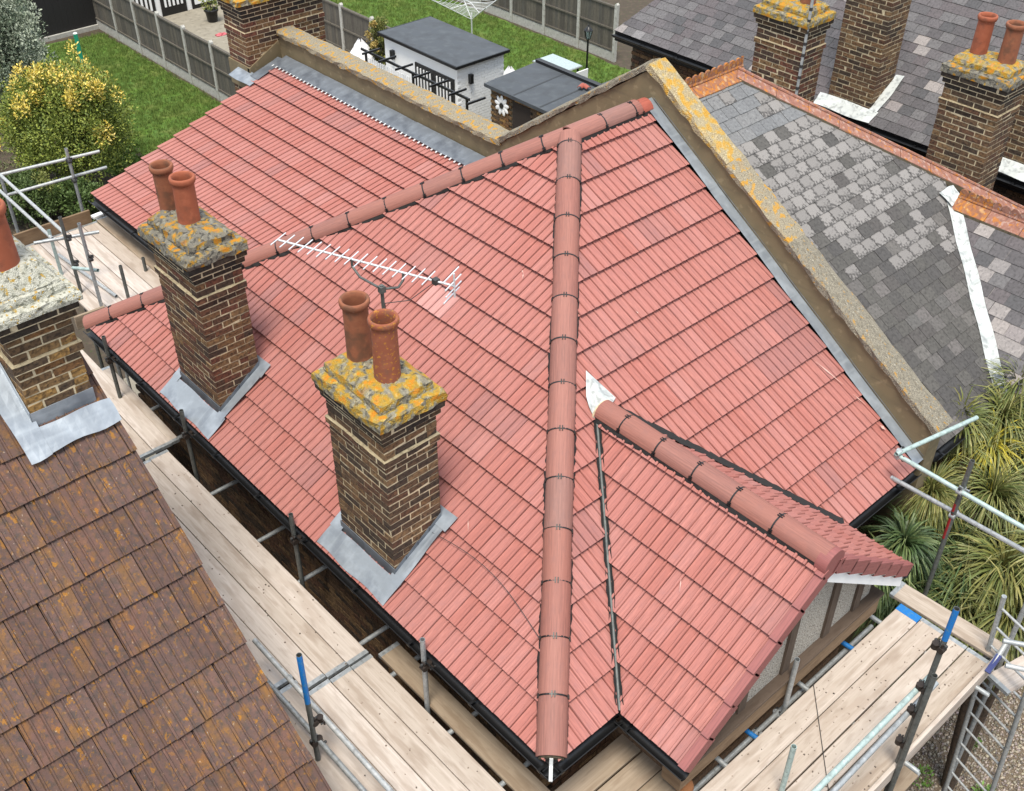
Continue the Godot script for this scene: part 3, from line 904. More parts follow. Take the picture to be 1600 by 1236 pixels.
# ---------------------------------------------------------------- setting
func setting():
	# ground and the gardens' surfaces
	var g := MB.new()
	g.quad(Vector3(-160, GROUND, -220), Vector3(200, GROUND, -220), Vector3(200, GROUND, 120), Vector3(-160, GROUND, 120))
	ground_piece("ground", g.mesh(), M.soil)
	var sheet := func(x0: float, x1: float, z0: float, z1: float, lift: float, m: Material, called: String):
		var b := MB.new()
		b.quad(Vector3(x0, GROUND + lift, z0), Vector3(x1, GROUND + lift, z0), Vector3(x1, GROUND + lift, z1), Vector3(x0, GROUND + lift, z1))
		ground_piece(called, b.mesh(), m)
	sheet.call(-2.0, 0.3, -9.0, 4.0, 0.006, M.passage, "passage")
	sheet.call(-1.0, 10.2, -14.0, -8.0, 0.006, M.passage, "patio")
	sheet.call(10.45, 14.7, -33.0, -13.0, 0.008, M.paving, "garden_path")
	sheet.call(-1.6, 16.0, 0.1, 9.0, 0.006, M.gravel, "front_garden")
	# lawns with slightly uneven outlines
	var lawn := func(pts: Array, called: String):
		var b := MB.new()
		var n := pts.size()
		var c := Vector3.ZERO
		for q: Vector2 in pts: c += Vector3(q.x, GROUND + 0.012, q.y) / n
		for i in n:
			var p: Vector2 = pts[i]
			var q: Vector2 = pts[(i + 1) % n]
			var steps := maxi(1, int(p.distance_to(q) / 0.4))
			for k in steps:
				var a := p.lerp(q, float(k) / steps)
				var d := p.lerp(q, float(k + 1) / steps)
				var wob := func(w: Vector2) -> Vector3: return Vector3(w.x + sin(w.y * 3.1) * 0.06, GROUND + 0.012, w.y + sin(w.x * 2.7) * 0.06)
				b.tri(c, wob.call(a), wob.call(d))
		ground_piece(called, b.mesh(), M.lawn)
	lawn.call([Vector2(6.3, -19.0), Vector2(10.2, -20.5), Vector2(10.2, -31.6), Vector2(8.2, -31.8), Vector2(6.6, -29.5), Vector2(5.6, -24.0)], "lawn")
	lawn.call([Vector2(14.95, -14.0), Vector2(20.75, -17.6), Vector2(20.75, -36.0), Vector2(14.95, -36.0)], "lawn")

# ---------------------------------------------------------------- main house
func new_profile() -> Array:
	return [Vector2(0.0, -0.016), Vector2(0.0075, -0.016), Vector2(0.010, 0.008), Vector2(0.014, 0.013), Vector2(0.028, 0.013), Vector2(0.036, 0.001), Vector2(0.096, 0.002), Vector2(0.0965, -0.009), Vector2(0.1025, -0.009), Vector2(0.107, 0.008), Vector2(0.112, 0.013), Vector2(0.126, 0.013), Vector2(0.135, 0.001), Vector2(0.2, 0.002)]

func main_house():
	var t := thing("house", "brick house with a newly laid salmon red tiled hip roof and two tall stacks", "house")
	var D := 2.0 * A
	var S := sqrt(A * A + H * H)
	# walls
	var wall := MB.new()
	wall.box(Vector3((0.30 + W) / 2, (GROUND - 0.12) / 2 - 0.0, -A), Vector3(W - 0.30, -GROUND - 0.12, D - 0.62))
	put("wall", wall.mesh(), M.mortar_dark, t)
	var wb := {}
	var left_wall := MB.new()
	for i in 64:
		for k in 36:
			var z := -0.30 - 0.1125 - k * 0.225 - (0.1125 if i % 2 else 0.0)
			if z < -D + 0.4: continue
			var m: Material = M.brick_brown[(i * 7 + k * 13 + (i * k) % 5) % 6]
			if not wb.has(m): wb[m] = SurfaceTool.new()
			wb[m].append_from(brick_mesh(0.214, 0.064, 0.05, (i + k) % 3), 0, Transform3D(Basis(Vector3.UP, PI / 2), Vector3(0.32 - 0.032, -0.30 - i * 0.0755, z)))
	for i in 64:
		for k in 24:
			var x := 0.30 + 0.1125 + k * 0.225 - (0.1125 if i % 2 else 0.0)
			if x > W: continue
			var m: Material = M.brick_brown[(i * 5 + k * 11 + (i * k) % 7) % 6]
			if not wb.has(m): wb[m] = SurfaceTool.new()
			wb[m].append_from(brick_mesh(0.214, 0.064, 0.05, (i + k) % 3), 0, Transform3D(Basis.IDENTITY, Vector3(x, -0.30 - i * 0.0755, -0.31 + 0.018)))
	var am := ArrayMesh.new()
	for m in wb:
		wb[m].commit(am)
		am.surface_set_material(am.get_surface_count() - 1, m)
	put("wall_brickwork", am, null, t).set_meta("kind", "stuff")
	# rear wing below its roof
	put("rear_wing_wall", boxm(Vector3(W - OX - 0.25, -GROUND + OY - 0.15, -D - OZ - 0.1), Vector3((OX + 0.25 + W) / 2, (GROUND + OY - 0.15) / 2, (OZ + 0.1 - D) / 2)), M.brick_brown[1], t)
	# slopes: an underlay board each, tiles as sub-parts
	var prof := new_profile()
	var gauge := 0.3122
	var tl := 0.375
	var tris := tile_tris(prof, tl, 0.074, 0.020, 0.018, 0.016)
	var flip := []      # the same tile handed the other way, for the slopes whose ribs are seen from the other side
	for i in range(prof.size() - 1, -1, -1): flip.append(Vector2(0.2 - prof[i].x, prof[i].y))
	var tris_f := tile_tris(flip, tl, 0.074, 0.020, 0.018, 0.016)
	var recs := []
	var n_grey := FastNoiseLite.new()
	n_grey.seed = 77
	n_grey.frequency = 0.55
	var pick := func(u: float, v: float, p: Vector3) -> Material:
		var g := n_grey.get_noise_3d(p.x, p.y * 2.0, p.z)
		var r := rng.randf()
		if g > 0.22 and r < 0.7: return M.tile[[4, 5, 4, 7][rng.randi() % 4]]
		if r < 0.03: return M.tile[7]
		if r < 0.05: return M.tile[5]
		return M.tile[[0, 1, 2, 3, 6, 0, 1][rng.randi() % 7]]
	var apex := Vector3(A, H, -A)
	var c0 := Vector3.ZERO
	var cb := Vector3(0, 0, -D)
	var sheet := func(pts: Array) -> MeshInstance3D:
		var q := []
		for p: Vector3 in pts: q.append(p + Vector3(0, -0.012, 0))
		var b := MB.new()
		for i in range(1, q.size() - 1):
			b.tri(q[0], q[i], q[i + 1])
			b.tri(q[0] - Vector3(0, 0.05, 0), q[i] - Vector3(0, 0.05, 0), q[i + 1] - Vector3(0, 0.05, 0))
		return put("roof_slope", b.mesh(), M.underlay, t)
	# side hip face
	var s1 := slope(cb, Vector3(-1, 0, 0), T)
	var f1: Node = sheet.call([cb, c0, apex])
	var inside1 := Vector3(1, T, -A)
	lay(s1, tris_f, 0.2, gauge, tl, 0, D, S, [[half(s1, c0, apex, inside1, 0.03), half(s1, cb, apex, inside1, 0.03)]], pick, recs, f1, 0.5, 0.0015)
	# front face, left and right of the gable
	var s2 := slope(c0, Vector3(0, 0, 1), T)
	var ridge_end := Vector3(W, H, -A)
	var gtop := Vector3(GX, GY, -GY / T)
	var gl := Vector3(GX - GW, 0, 0)
	var gr := Vector3(GX + GW, 0, 0)
	var f2: Node = sheet.call([c0, Vector3(W + 0.1, 0, 0), ridge_end + Vector3(0.1, 0, 0), apex])
	var keep2 := Vector3(4.5, 1.5, -1.5 / T)
	var com := [half(s2, c0, apex, keep2, 0.03), half(s2, apex, ridge_end, keep2, 0.02), half(s2, Vector3(W, 0, 0), ridge_end, keep2, 0.045)]
	var above := Vector3(GX, 2.0, -2.0 / T)
	var low_right := Vector3(W, 0, 0)
	lay(s2, tris, 0.2, gauge, tl, 0, W, S, [com + [half(s2, gl, gtop, above, 0.045)], com + [half(s2, gl, gtop, low_right, -0.046), half(s2, gr, gtop, low_right, 0.035)]], pick, recs, f2, 0.5, 0.0015)
	# gable slopes
	var gt := GY / GW
	var GS := sqrt(GW * GW + GY * GY)
	var s3 := slope(Vector3(GX - GW, 0, -2.2), Vector3(-1, 0, 0), gt)
	var f3: Node = sheet.call([gl + Vector3(0, 0, GZ - 0.06), Vector3(GX, GY, GZ - 0.06), gtop, gl])
	var k3 := Vector3(GX - 0.3, GY - 0.2, 0.3)
	lay(s3, tris_f, 0.2, gauge, tl, 0, 2.2 + GZ, GS, [[half(s3, gl, gtop, k3, 0.045), half(s3, Vector3(GX, GY, 0), Vector3(GX, GY, 1), k3, 0.03), half(s3, Vector3(gl.x, 0, GZ - 0.035), Vector3(GX, GY, GZ - 0.035), k3)]], pick, recs, f3, 0.5, 0.0015)
	var s4 := slope(Vector3(GX + GW, 0, GZ), Vector3(1, 0, 0), gt)
	var f4: Node = sheet.call([gr + Vector3(0, 0, GZ - 0.06), Vector3(GX, GY, GZ - 0.06), gtop, gr])
	var k4 := Vector3(GX + 0.3, GY - 0.2, 0.3)
	lay(s4, tris, 0.2, gauge, tl, 0, 2.2 + GZ, GS, [[half(s4, gr, gtop, k4, 0.035), half(s4, Vector3(GX, GY, 0), Vector3(GX, GY, 1), k4, 0.03), half(s4, Vector3(gr.x, 0, GZ - 0.035), Vector3(GX, GY, GZ - 0.035), k4)]], pick, recs, f4, 0.5, 0.0015)
	# rear wing slope
	var ot := OH / OW
	var s5 := slope(Vector3(OX, OY, OZ), Vector3(-1, 0, 0), ot)
	var vl0 := Vector3(OX, OY, OY / T - D)
	var vl1 := Vector3(OX + OW, OY + OH, (OY + OH) / T - D)
	var k5 := Vector3(OX + 1.5, OY + 1.5 * ot, OZ + 1)
	var f5: Node = sheet.call([Vector3(OX, OY, OZ), Vector3(OX + OW, OY + OH, OZ), vl1, vl0])
	lay(s5, tris_f, 0.2, gauge, tl, 0, 6.5, sqrt(OW * OW + OH * OH), [[half(s5, vl0, vl1, k5, 0.02), half(s5, Vector3(OX + OW - 0.08, OY + OH - 0.08 * ot, 0), Vector3(OX + OW - 0.08, OY + OH - 0.08 * ot, 1), k5), half(s5, Vector3(OX, OY, OZ), Vector3(OX + OW, OY + OH, OZ), k5)]], pick, recs, f5, 0.5, 0.0015)
	# back face
	var f6: Node = sheet.call([cb, Vector3(W + 0.1, 0, -D), ridge_end + Vector3(0.1, 0, 0), apex])
	var s6 := slope(Vector3(W, 0, -D), Vector3(0, 0, -1), T)
	var k6 := Vector3(3.5, 1, -D + 1.0 / T)
	lay(s6, tris, 0.2, gauge, tl, 0, W, S, [[half(s6, cb, apex, k6, 0.03), half(s6, apex, ridge_end, k6, 0.02), half(s6, vl0, vl1, k6, 0.02)]], pick, recs, f6)
	# a few odd tiles the photograph shows: a pale one under the aerial
	for r in recs:
		var p: Vector3 = r.xf.origin
		if r.parent == f1 and p.distance_to(on(s1, 4.05, 2.50)) < 0.17: r.mat = M.tile_pale
	settle(recs, "roof_tile", "roof_tiles", t, 300)
	# hips and ridge
	var nl: Vector3 = s1.N
	var nf: Vector3 = s2.N
	var hip := Node3D.new(); hip.name = "front_hip"; t.add_child(hip)
	var hd := (apex - c0).normalized()
	ridge_run(hip, c0 + hd * 0.06 + (nl + nf).normalized() * 0.022, apex + (nl + nf).normalized() * 0.036, nl + nf, 0.126, 0.476, M.ridge, 0.476)
	ridge_filler(hip, c0 + hd * 0.06 + (nl + nf).normalized() * 0.03, apex + (nl + nf).normalized() * 0.04, nl + nf, 0.126, 0.03)
	var iron := MB.new()
	iron.box(c0 + Vector3(0.0, 0.05, 0.0), Vector3(0.03, 0.10, 0.012), Basis(Vector3.UP, -PI / 4))
	iron.box(c0 + Vector3(-0.045, 0.0, 0.045), Vector3(0.03, 0.012, 0.15), Basis(Vector3.UP, -PI / 4))
	put("hip_iron", iron.mesh(), M.metal_white, hip)
	var mort := MB.new()
	mort.tube(c0 + hd * 0.05 + (nl + nf).normalized() * 0.0, c0 + hd * 0.16, 0.105, 0.105, 14)
	put("mortar_bedding", mort.mesh(), M.mortar_dark, hip)
	var hip2 := Node3D.new(); hip2.name = "rear_hip"; t.add_child(hip2)
	var nb: Vector3 = s6.N
	var hd2 := (apex - cb).normalized()
	ridge_run(hip2, cb + hd2 * 0.02 + (nl + nb).normalized() * 0.022, apex + (nl + nb).normalized() * 0.022 - hd2 * 0.02, nl + nb, 0.122, 0.476, M.ridge, 0.40)
	ridge_filler(hip2, cb + hd2 * 0.02 + (nl + nb).normalized() * 0.03, apex + (nl + nb).normalized() * 0.03, nl + nb, 0.122, 0.03)
	var rd := Node3D.new(); rd.name = "main_ridge"; t.add_child(rd)
	ridge_run(rd, apex + Vector3(-0.03, 0.02, 0), Vector3(W - 0.16, H + 0.02, -A), Vector3.UP, 0.122, 0.476, M.ridge, 0.476)
	put("ridge_clip", clip_mesh(0.122, 1.5), M.black, rd, Transform3D(Basis.IDENTITY, Vector3(W - 0.16, H, -A)))
	put("ridge_tile", arc_mesh(0.17, 0.121, 0.015, 1.5), M.ridge_bright, rd, Transform3D(Basis.IDENTITY, Vector3(W - 0.16, H, -A)))
	ridge_filler(rd, apex + Vector3(0, 0.02, 0), Vector3(W, H + 0.02, -A), Vector3.UP, 0.122, 0.03)
	# gable ridge with its end cap
	var gd := Node3D.new(); gd.name = "gable_ridge"; t.add_child(gd)
	var g0 := Vector3(GX, GY + 0.02, GZ - 0.05)
	ridge_run(gd, g0, gtop + Vector3(0, 0.02, 0.10), Vector3.UP, 0.124, 0.43, M.ridge, 0.50)
	ridge_filler(gd, g0, gtop + Vector3(0, 0.02, 0.1), Vector3.UP, 0.124, 0.03)
	var cap := MB.new()
	cap.tube(g0 + Vector3(0, -0.01, -0.05), g0 + Vector3(0, -0.01, 0.055), 0.134, 0.134, 26)
	put("ridge_end_cap", cap.mesh(), M.verge, gd)
	put("mortar_ring", arc_mesh(0.02, 0.138, 0.02, 1.6), M.mortar, gd, Transform3D(Basis(Vector3(0, 0, 1), Vector3.UP, Vector3(-1, 0, 0)), gtop + Vector3(0, 0.0, 0.085)))
	# dry verge units down both gable edges
	for sd: float in [-1.0, 1.0]:
		var s: Dictionary = s3 if sd < 0 else s4
		var uz: float = (2.2 + GZ) if sd < 0 else 0.0
		var dz: float = -1.0 if sd < 0 else 1.0       # u direction that leads back from the edge
		var k := 0
		while k * gauge < GS - 0.1:
			var v0 := k * gauge - 0.012
			var v1 := minf(v0 + gauge + 0.02, GS - 0.06)
			var b := MB.new()
			var e0: Vector3 = on(s, uz, v0, 0.088)
			var e1: Vector3 = on(s, uz, v1, 0.056)
			var back: Vector3 = s.U * dz * 0.062
			var out: Vector3 = -s.U * dz * 0.012
			var dn: Vector3 = -s.N * 0.13
			b.quad(e0 + out, e1 + out, e1 + back, e0 + back, Vector2(0, 0), Vector2(0.3, 0), Vector2(0.3, 0.06), Vector2(0, 0.06))
			b.quad(e0 + out, e1 + out, e1 + out + dn, e0 + out + dn, Vector2(0, 0), Vector2(0.3, 0), Vector2(0.3, 0.13), Vector2(0, 0.13))
			b.quad(e0 + out, e0 + back, e0 + back + dn * 0.2, e0 + out + dn)
			b.quad(e0 + out + dn, e1 + out + dn, e1 + out + dn + back * 0.4, e0 + out + dn + back * 0.4)
			put("verge_unit", b.mesh(), M.verge, t)
			k += 1
	# gable front: pebbledash panel, timbers, tie beam, white undercloak
	var wz := 0.55
	var pan := MB.new()
	pan.prism([Vector3(GX - GW + 0.22, -0.34, wz), Vector3(GX + GW - 0.22, -0.34, wz), Vector3(GX + GW - 0.22, 0.10, wz), Vector3(GX, GY - 0.09, wz), Vector3(GX - GW + 0.22, 0.10, wz)], Vector3(0, 0, -0.3))
	put("gable_panel", pan.mesh(), M.pebble, t)
	for x in [-1.1, -0.62, 0.0, 0.62, 1.1]:
		var hgt: float = GY * (1.0 - absf(x) / GW) - 0.06
		put("gable_timber", boxm(Vector3(0.36 + hgt, 0.11, 0.03), Vector3(GX + x, (hgt - 0.36) / 2, wz + 0.012), Basis(Vector3(0, 1, 0), Vector3(-1, 0, 0), Vector3(0, 0, 1))), M.timber_old, t)
	var beam := MB.new()
	beam.rbox(Vector3(GX, -0.47, wz - 0.02), Vector3(2 * GW - 0.25, 0.26, 0.20), 0.012)
	put("tie_beam", beam.mesh(), M.timber_brown, t)
	var ledge := MB.new()
	ledge.rbox(Vector3(GX, -0.33, wz + 0.02), Vector3(2 * GW - 0.2, 0.03, 0.16), 0.006)
	put("beam_ledge", ledge.mesh(), M.timber_old, t)
	put("bay_wall", boxm(Vector3(2 * GW - 0.5, -GROUND - 0.6, 0.75), Vector3(GX, (GROUND - 0.6) / 2, 0.06)), M.brick_brown[0], t)
	for sg: float in [1.0]:
		var uc := MB.new()
		var a := Vector3(GX + sg * (GW - 0.02), -0.05, GZ - 0.02)
		var c := Vector3(GX, GY - 0.06, GZ - 0.02)
		uc.quad(a, c, c + Vector3(0, 0, -0.22), a + Vector3(0, 0, -0.22))
		uc.quad(a, c, c - Vector3(0, 0.16, 0), a - Vector3(0, 0.16, 0))
		uc.quad(a - Vector3(0, 0.16, 0), c - Vector3(0, 0.16, 0), c - Vector3(0, 0.16, 0.02), a - Vector3(0, 0.16, 0.02))
		put("bargeboard", uc.mesh(), M.white, t)
	# fascia, soffit and gutters
	var fas := MB.new()
	fas.box(Vector3(0.05, -0.12, -A), Vector3(0.022, 0.17, D - 0.02))
	fas.box(Vector3(0.18, -0.20, -A), Vector3(0.26, 0.015, D - 0.1))
	fas.box(Vector3((gl.x) / 2 + 0.03, -0.12, -0.05), Vector3(gl.x - 0.02, 0.17, 0.022))
	fas.box(Vector3((gl.x) / 2 + 0.1, -0.20, -0.18), Vector3(gl.x, 0.015, 0.26))
	fas.box(Vector3((gr.x + W) / 2, -0.12, -0.05), Vector3(W - gr.x, 0.17, 0.022))
	fas.box(Vector3((gr.x + W) / 2, -0.20, -0.18), Vector3(W - gr.x, 0.015, 0.26))
	fas.box(Vector3(gl.x + 0.05, -0.12, GZ / 2), Vector3(0.022, 0.17, GZ - 0.1))
	fas.box(Vector3(gr.x - 0.05, -0.12, GZ / 2), Vector3(0.022, 0.17, GZ - 0.1))
	fas.box(Vector3(OX + 0.05, OY - 0.12, (OZ - D) / 2), Vector3(0.022, 0.17, -D - OZ))
	put("fascia", fas.mesh(), M.black, t)
	gutter(t, Vector3(-0.022, -0.055, 0.06), Vector3(-0.022, -0.055, -D - 0.03), Vector3(-1, 0, 0))
	gutter(t, Vector3(-0.06, -0.057, 0.022), Vector3(gl.x - 0.03, -0.057, 0.022), Vector3(0, 0, 1))
	gutter(t, Vector3(gr.x + 0.03, -0.057, 0.022), Vector3(W + 0.02, -0.057, 0.022), Vector3(0, 0, 1))
	gutter(t, Vector3(gl.x - 0.022, -0.055, 0.03), Vector3(gl.x - 0.022, -0.055, GZ), Vector3(-1, 0, 0))
	gutter(t, Vector3(gr.x + 0.022, -0.055, 0.03), Vector3(gr.x + 0.022, -0.055, GZ), Vector3(1, 0, 0))
	gutter(t, Vector3(OX - 0.022, OY - 0.055, -D - 0.5), Vector3(OX - 0.022, OY - 0.055, OZ - 0.02), Vector3(-1, 0, 0))
	# valleys: a grey roll between black edges on the left, a black upstand on the right
	var vb := Node3D.new(); vb.name = "near_valley"; t.add_child(vb)
	var v0 := gl + Vector3(0, 0.062, 0)
	var v1 := gtop + Vector3(0, 0.062, 0)
	var vn: Vector3 = (s2.N + s3.N).normalized()
	var vd := (v1 - v0).normalized()
	var vs := vd.cross(vn).normalized()
	var trough := MB.new()
	for i in 40:
		var a := v0.lerp(v1, i / 40.0)
		var c := v0.lerp(v1, (i + 1) / 40.0)
		for sg: float in [-1.0, 1.0]:
			var j0 := 0.032 + 0.005 * sin(i * 2.9 + sg) + 0.003 * sin(i * 7.7)
			var j1 := 0.032 + 0.005 * sin((i + 1) * 2.9 + sg) + 0.003 * sin((i + 1) * 7.7)
			trough.quad(a, c, c + vs * sg * j1 + vn * 0.040, a + vs * sg * j0 + vn * 0.040)
	put("valley_edge", trough.mesh(), M.black_rough, vb)
	var roll := MB.new()
	roll.tube(v0 + vn * 0.015 - vd * 0.04, v1 + vn * 0.015, 0.015, 0.015, 8)
	put("valley_roll", roll.mesh(), M.galv_dark, vb)
	var vb2 := Node3D.new(); vb2.name = "far_valley"; t.add_child(vb2)
	var w0 := gr + Vector3(0, 0.07, 0)
	var w1 := gtop + Vector3(0.03, 0.07, 0)
	var wn: Vector3 = (s2.N + s4.N).normalized()
	var edge := MB.new()
	for i in 40:
		var a := w0.lerp(w1, i / 40.0)
		var c := w0.lerp(w1, (i + 1) / 40.0)
		var ws := (w1 - w0).cross(wn).normalized()
		for sg: float in [-1.0, 1.0]:
			var j0 := 0.052 + 0.007 * sin(i * 2.9 + sg)
			var j1 := 0.052 + 0.007 * sin((i + 1) * 2.9 + sg)
			edge.quad(a + wn * 0.04, c + wn * 0.04, c + ws * sg * j1 + wn * 0.03, a + ws * sg * j0 + wn * 0.03)
	put("valley_edge", edge.mesh(), M.black_rough, vb2)
	# lead saddle above the gable ridge
	var sad := MB.new()
	var sp := [Vector3(2.47, 1.42, -2.21), Vector3(2.495, 1.36, -2.12), Vector3(2.525, 1.31, -2.04), Vector3(2.53, 1.26, -1.96), Vector3(2.57, 1.22, -1.90), Vector3(2.37, 1.24, -1.80), Vector3(2.24, 1.18, -1.86), Vector3(2.26, 1.25, -1.95), Vector3(2.30, 1.30, -2.03)]
	for i in range(1, sp.size() - 1): sad.tri(sp[0] + nf * 0.092, sp[i] + nf * 0.092, sp[i + 1] + nf * 0.092)
	put("lead_saddle", sad.mesh(), M.lead_white, t)
	# flashing where the front slope meets the party wall, and at the rear wing's top edge
	for i in 4:
		lead_sheet(s2, W - 0.055, W + 0.11, 0.02 + i * 1.22, 0.02 + (i + 1) * 1.22 + 0.05, 0.080 + i * 0.003, M.lead, t, "lead_flashing", 0.005, 3, 10)
	for i in 4:
		lead_sheet(s2, W + 0.085, W + 0.115, 0.05 + i * 1.22, 0.05 + (i + 1) * 1.22, 0.105 + i * 0.003, M.lead_dark, t, "lead_upstand", 0.003, 2, 8)
	for i in 5:
		lead_sheet(s5, i * 1.15, i * 1.15 + 1.2, sqrt(OW * OW + OH * OH) - 0.19, sqrt(OW * OW + OH * OH) + 0.09, 0.088 + i * 0.003, M.lead_dark, t, "lead_flashing", 0.006, 10, 3)
	var comb := MB.new()
	for k in 54:
		var u := k * 0.1 + 0.03
		comb.box(on(s5, u, sqrt(OW * OW + OH * OH) - 0.205, 0.092), Vector3(0.024, 0.045, 0.008), s5.B)
	put("flashing_comb", comb.mesh(), M.metal_white, t).set_meta("kind", "stuff")
	# cement smears and scuffs left on the new tiles
	for q in [[s2, 4.99, 1.50, 5.11, 1.14, 0.011], [s2, 5.14, 1.00, 5.20, 0.83, 0.007], [s2, 5.19, 0.57, 5.21, 0.50, 0.024], [s1, 4.82, 3.375, 4.86, 3.355, 0.006], [s1, 4.86, 3.355, 4.905, 3.30, 0.007], [s1, 6.2, 1.1, 6.28, 1.02, 0.006], [s2, 3.4, 2.9, 3.43, 2.84, 0.008], [s3, 2.0, 1.2, 2.06, 1.1, 0.006]]:
		var cm := MB.new()
		var sl: Dictionary = q[0]
		var d2 := Vector2(q[3] - q[1], q[4] - q[2])
		var n2: Vector2 = Vector2(-d2.y, d2.x).normalized() * q[5]
		for k in 5:
			var f0 := k / 5.0
			var f1_ := (k + 1) / 5.0
			var w0_: float = sin(maxf(f0, 0.04) * PI) * (0.7 + 0.3 * sin(k * 4.1))
			var w1_: float = sin(clampf(f1_, 0.04, 0.96) * PI) * (0.7 + 0.3 * sin((k + 1) * 4.1))
			var a2: Vector2 = Vector2(q[1], q[2]) + d2 * f0
			var b2: Vector2 = Vector2(q[1], q[2]) + d2 * f1_
			cm.quad(on(sl, a2.x - n2.x * w0_, a2.y - n2.y * w0_, 0.0785), on(sl, b2.x - n2.x * w1_, b2.y - n2.y * w1_, 0.0785), on(sl, b2.x + n2.x * w1_, b2.y + n2.y * w1_, 0.0785), on(sl, a2.x + n2.x * w0_, a2.y + n2.y * w0_, 0.0785))
		put("cement_mark", cm.mesh(), M.tile_dust, t)
	# stacks on the side slope
	for which in 2:
		var x0 := 0.2024 if which == 0 else 0.2238
		var x1 := 0.7615 if which == 0 else 0.7572
		var zf := -2.288 if which == 0 else -5.409
		var zb := -3.117 if which == 0 else -6.260
		var courses := 26 if which == 0 else 27
		var y0 := 0.02 if which == 0 else 0.03
		var st := stack(t, x0, x1, zb, zf, y0, courses, 5, 7, "brick_brown" if which == 0 else "brick_red", [0.058, 0.032, 0.0, 0.0, 0.0, 0.020], courses - 3)
		var yt := y0 + courses * 0.0755
		var cx := (x0 + x1) / 2
		var cz := (zb + zf) / 2
		var lich: Material = M.cap_yellow if which == 0 else M.cap_grey
		var band := slab_mesh(cx, cz, x1 - x0 + 0.043, zf - zb + 0.043, yt - 6 * 0.0755 + 0.068, yt - 5 * 0.0755 + 0.002, 0.018, 0.005, 5 + which)
		put("mortar_fillet", band, M.mortar_mid, st)
		put("cap", slab_mesh(cx, cz, x1 - x0 + 0.15, zf - zb + 0.15, yt - 0.005, yt + 0.11, 0.03, 0.012, 11 + which, 0.85), lich, st)
		put("flaunching", slab_mesh(cx, cz, x1 - x0 - 0.02, zf - zb - 0.01, yt + 0.09, yt + 0.235, 0.07, 0.012, 15 + which, 0.7), lich, st)
		if which == 0:
			pot(st, Vector3(cx, 2.24, -2.935), 0.112, 0.565, M.pot_brown, 0.012, "plain brown clay chimney pot")
			pot(st, Vector3(cx, 2.25, -2.550), 0.112, 0.560, M.pot_lichen, -0.01, "clay chimney pot speckled with yellow lichen")
		else:
			pot(st, Vector3(cx, 2.23, -6.22), 0.104, 0.55, M.pot_brown, 0.02, "brown streaked clay chimney pot")
			pot(st, Vector3(cx, 2.24, -5.83), 0.112, 0.55, M.pot, -0.03, "orange clay chimney pot")
		# apron, side and back flashings dressed over the tiles
		var cs := A / S
		var ua := zb + D
		var ub := zf + D
		var va := x0 / cs
		var vb_ := x1 / cs
		lead_sheet(s1, ua - 0.11, ub + 0.13, 0.02, va + 0.02, 0.090, M.lead, st, "apron_flashing", 0.010, 12, 3)
		lead_sheet(s1, ub - 0.02, ub + 0.12, va - 0.02, vb_ + 0.10, 0.094, M.lead, st, "side_flashing", 0.010, 3, 8)
		lead_sheet(s1, ua - 0.12, ua + 0.02, va - 0.02, vb_ + 0.10, 0.094, M.lead, st, "side_flashing", 0.010, 3, 8)
		lead_sheet(s1, ua - 0.12, ub + 0.15, vb_ - 0.02, vb_ + 0.14, 0.098, M.lead, st, "back_gutter", 0.008, 8, 2)
		var up := MB.new()
		up.box(Vector3(x0 - 0.006, x0 * T + 0.10, cz), Vector3(0.006, 0.15, zf - zb + 0.02))
		for k in 4:
			var xa := lerpf(x0, x1, k / 4.0)
			var xb := lerpf(x0, x1, (k + 1) / 4.0)
			up.prism([Vector3(xa - 0.006, xa * T + 0.02, zf + 0.004), Vector3(xb, xb * T + 0.02, zf + 0.004), Vector3(xb, xb * T + 0.17, zf + 0.004), Vector3(xa - 0.006, xa * T + 0.15, zf + 0.004)], Vector3(0, 0, 0.004))
		put("lead_upstand", up.mesh(), M.lead_dark, st)

# ---------------------------------------------------------------- party wall
func coping_run(b: MB, P: Vector3, Q: Vector3, x0: float, x1: float, th: float, over: float, seed: int):
	var d := (Q - P)
	var n := Vector3(0, d.z, -d.y).normalized()
	if n.y < 0: n = -n
	var steps := maxi(2, int(d.length() / 0.12))
	var rg := RandomNumberGenerator.new()
	rg.seed = seed
	var rings := []
	for i in steps + 1:
		var c := P + d * (float(i) / steps)
		var j := func(m: float) -> Vector3: return Vector3(rg.randf_range(-1, 1) * m, 0, 0) + n * rg.randf_range(-1, 1) * m
		rings.append([Vector3(x0 - over, c.y, c.z) + j.call(0.014), Vector3(x0 - over, c.y, c.z) + n * th * 0.75 + j.call(0.014), Vector3(x0 - over + 0.03, c.y, c.z) + n * th + j.call(0.006), Vector3((x0 + x1) / 2, c.y, c.z) + n * (th + 0.015) + j.call(0.006), Vector3(x1 + over - 0.03, c.y, c.z) + n * th + j.call(0.006), Vector3(x1 + over, c.y, c.z) + n * th * 0.75 + j.call(0.014), Vector3(x1 + over, c.y, c.z) + j.call(0.014)])
	for i in steps:
		for k in 6:
			b.quad(rings[i][k], rings[i + 1][k], rings[i + 1][k + 1], rings[i][k + 1])
		b.quad(rings[i][6], rings[i + 1][6], rings[i + 1][0], rings[i][0])
	for e in [0, steps]:
		for k in range(1, 6): b.tri(rings[e][0], rings[e][k], rings[e][k + 1])

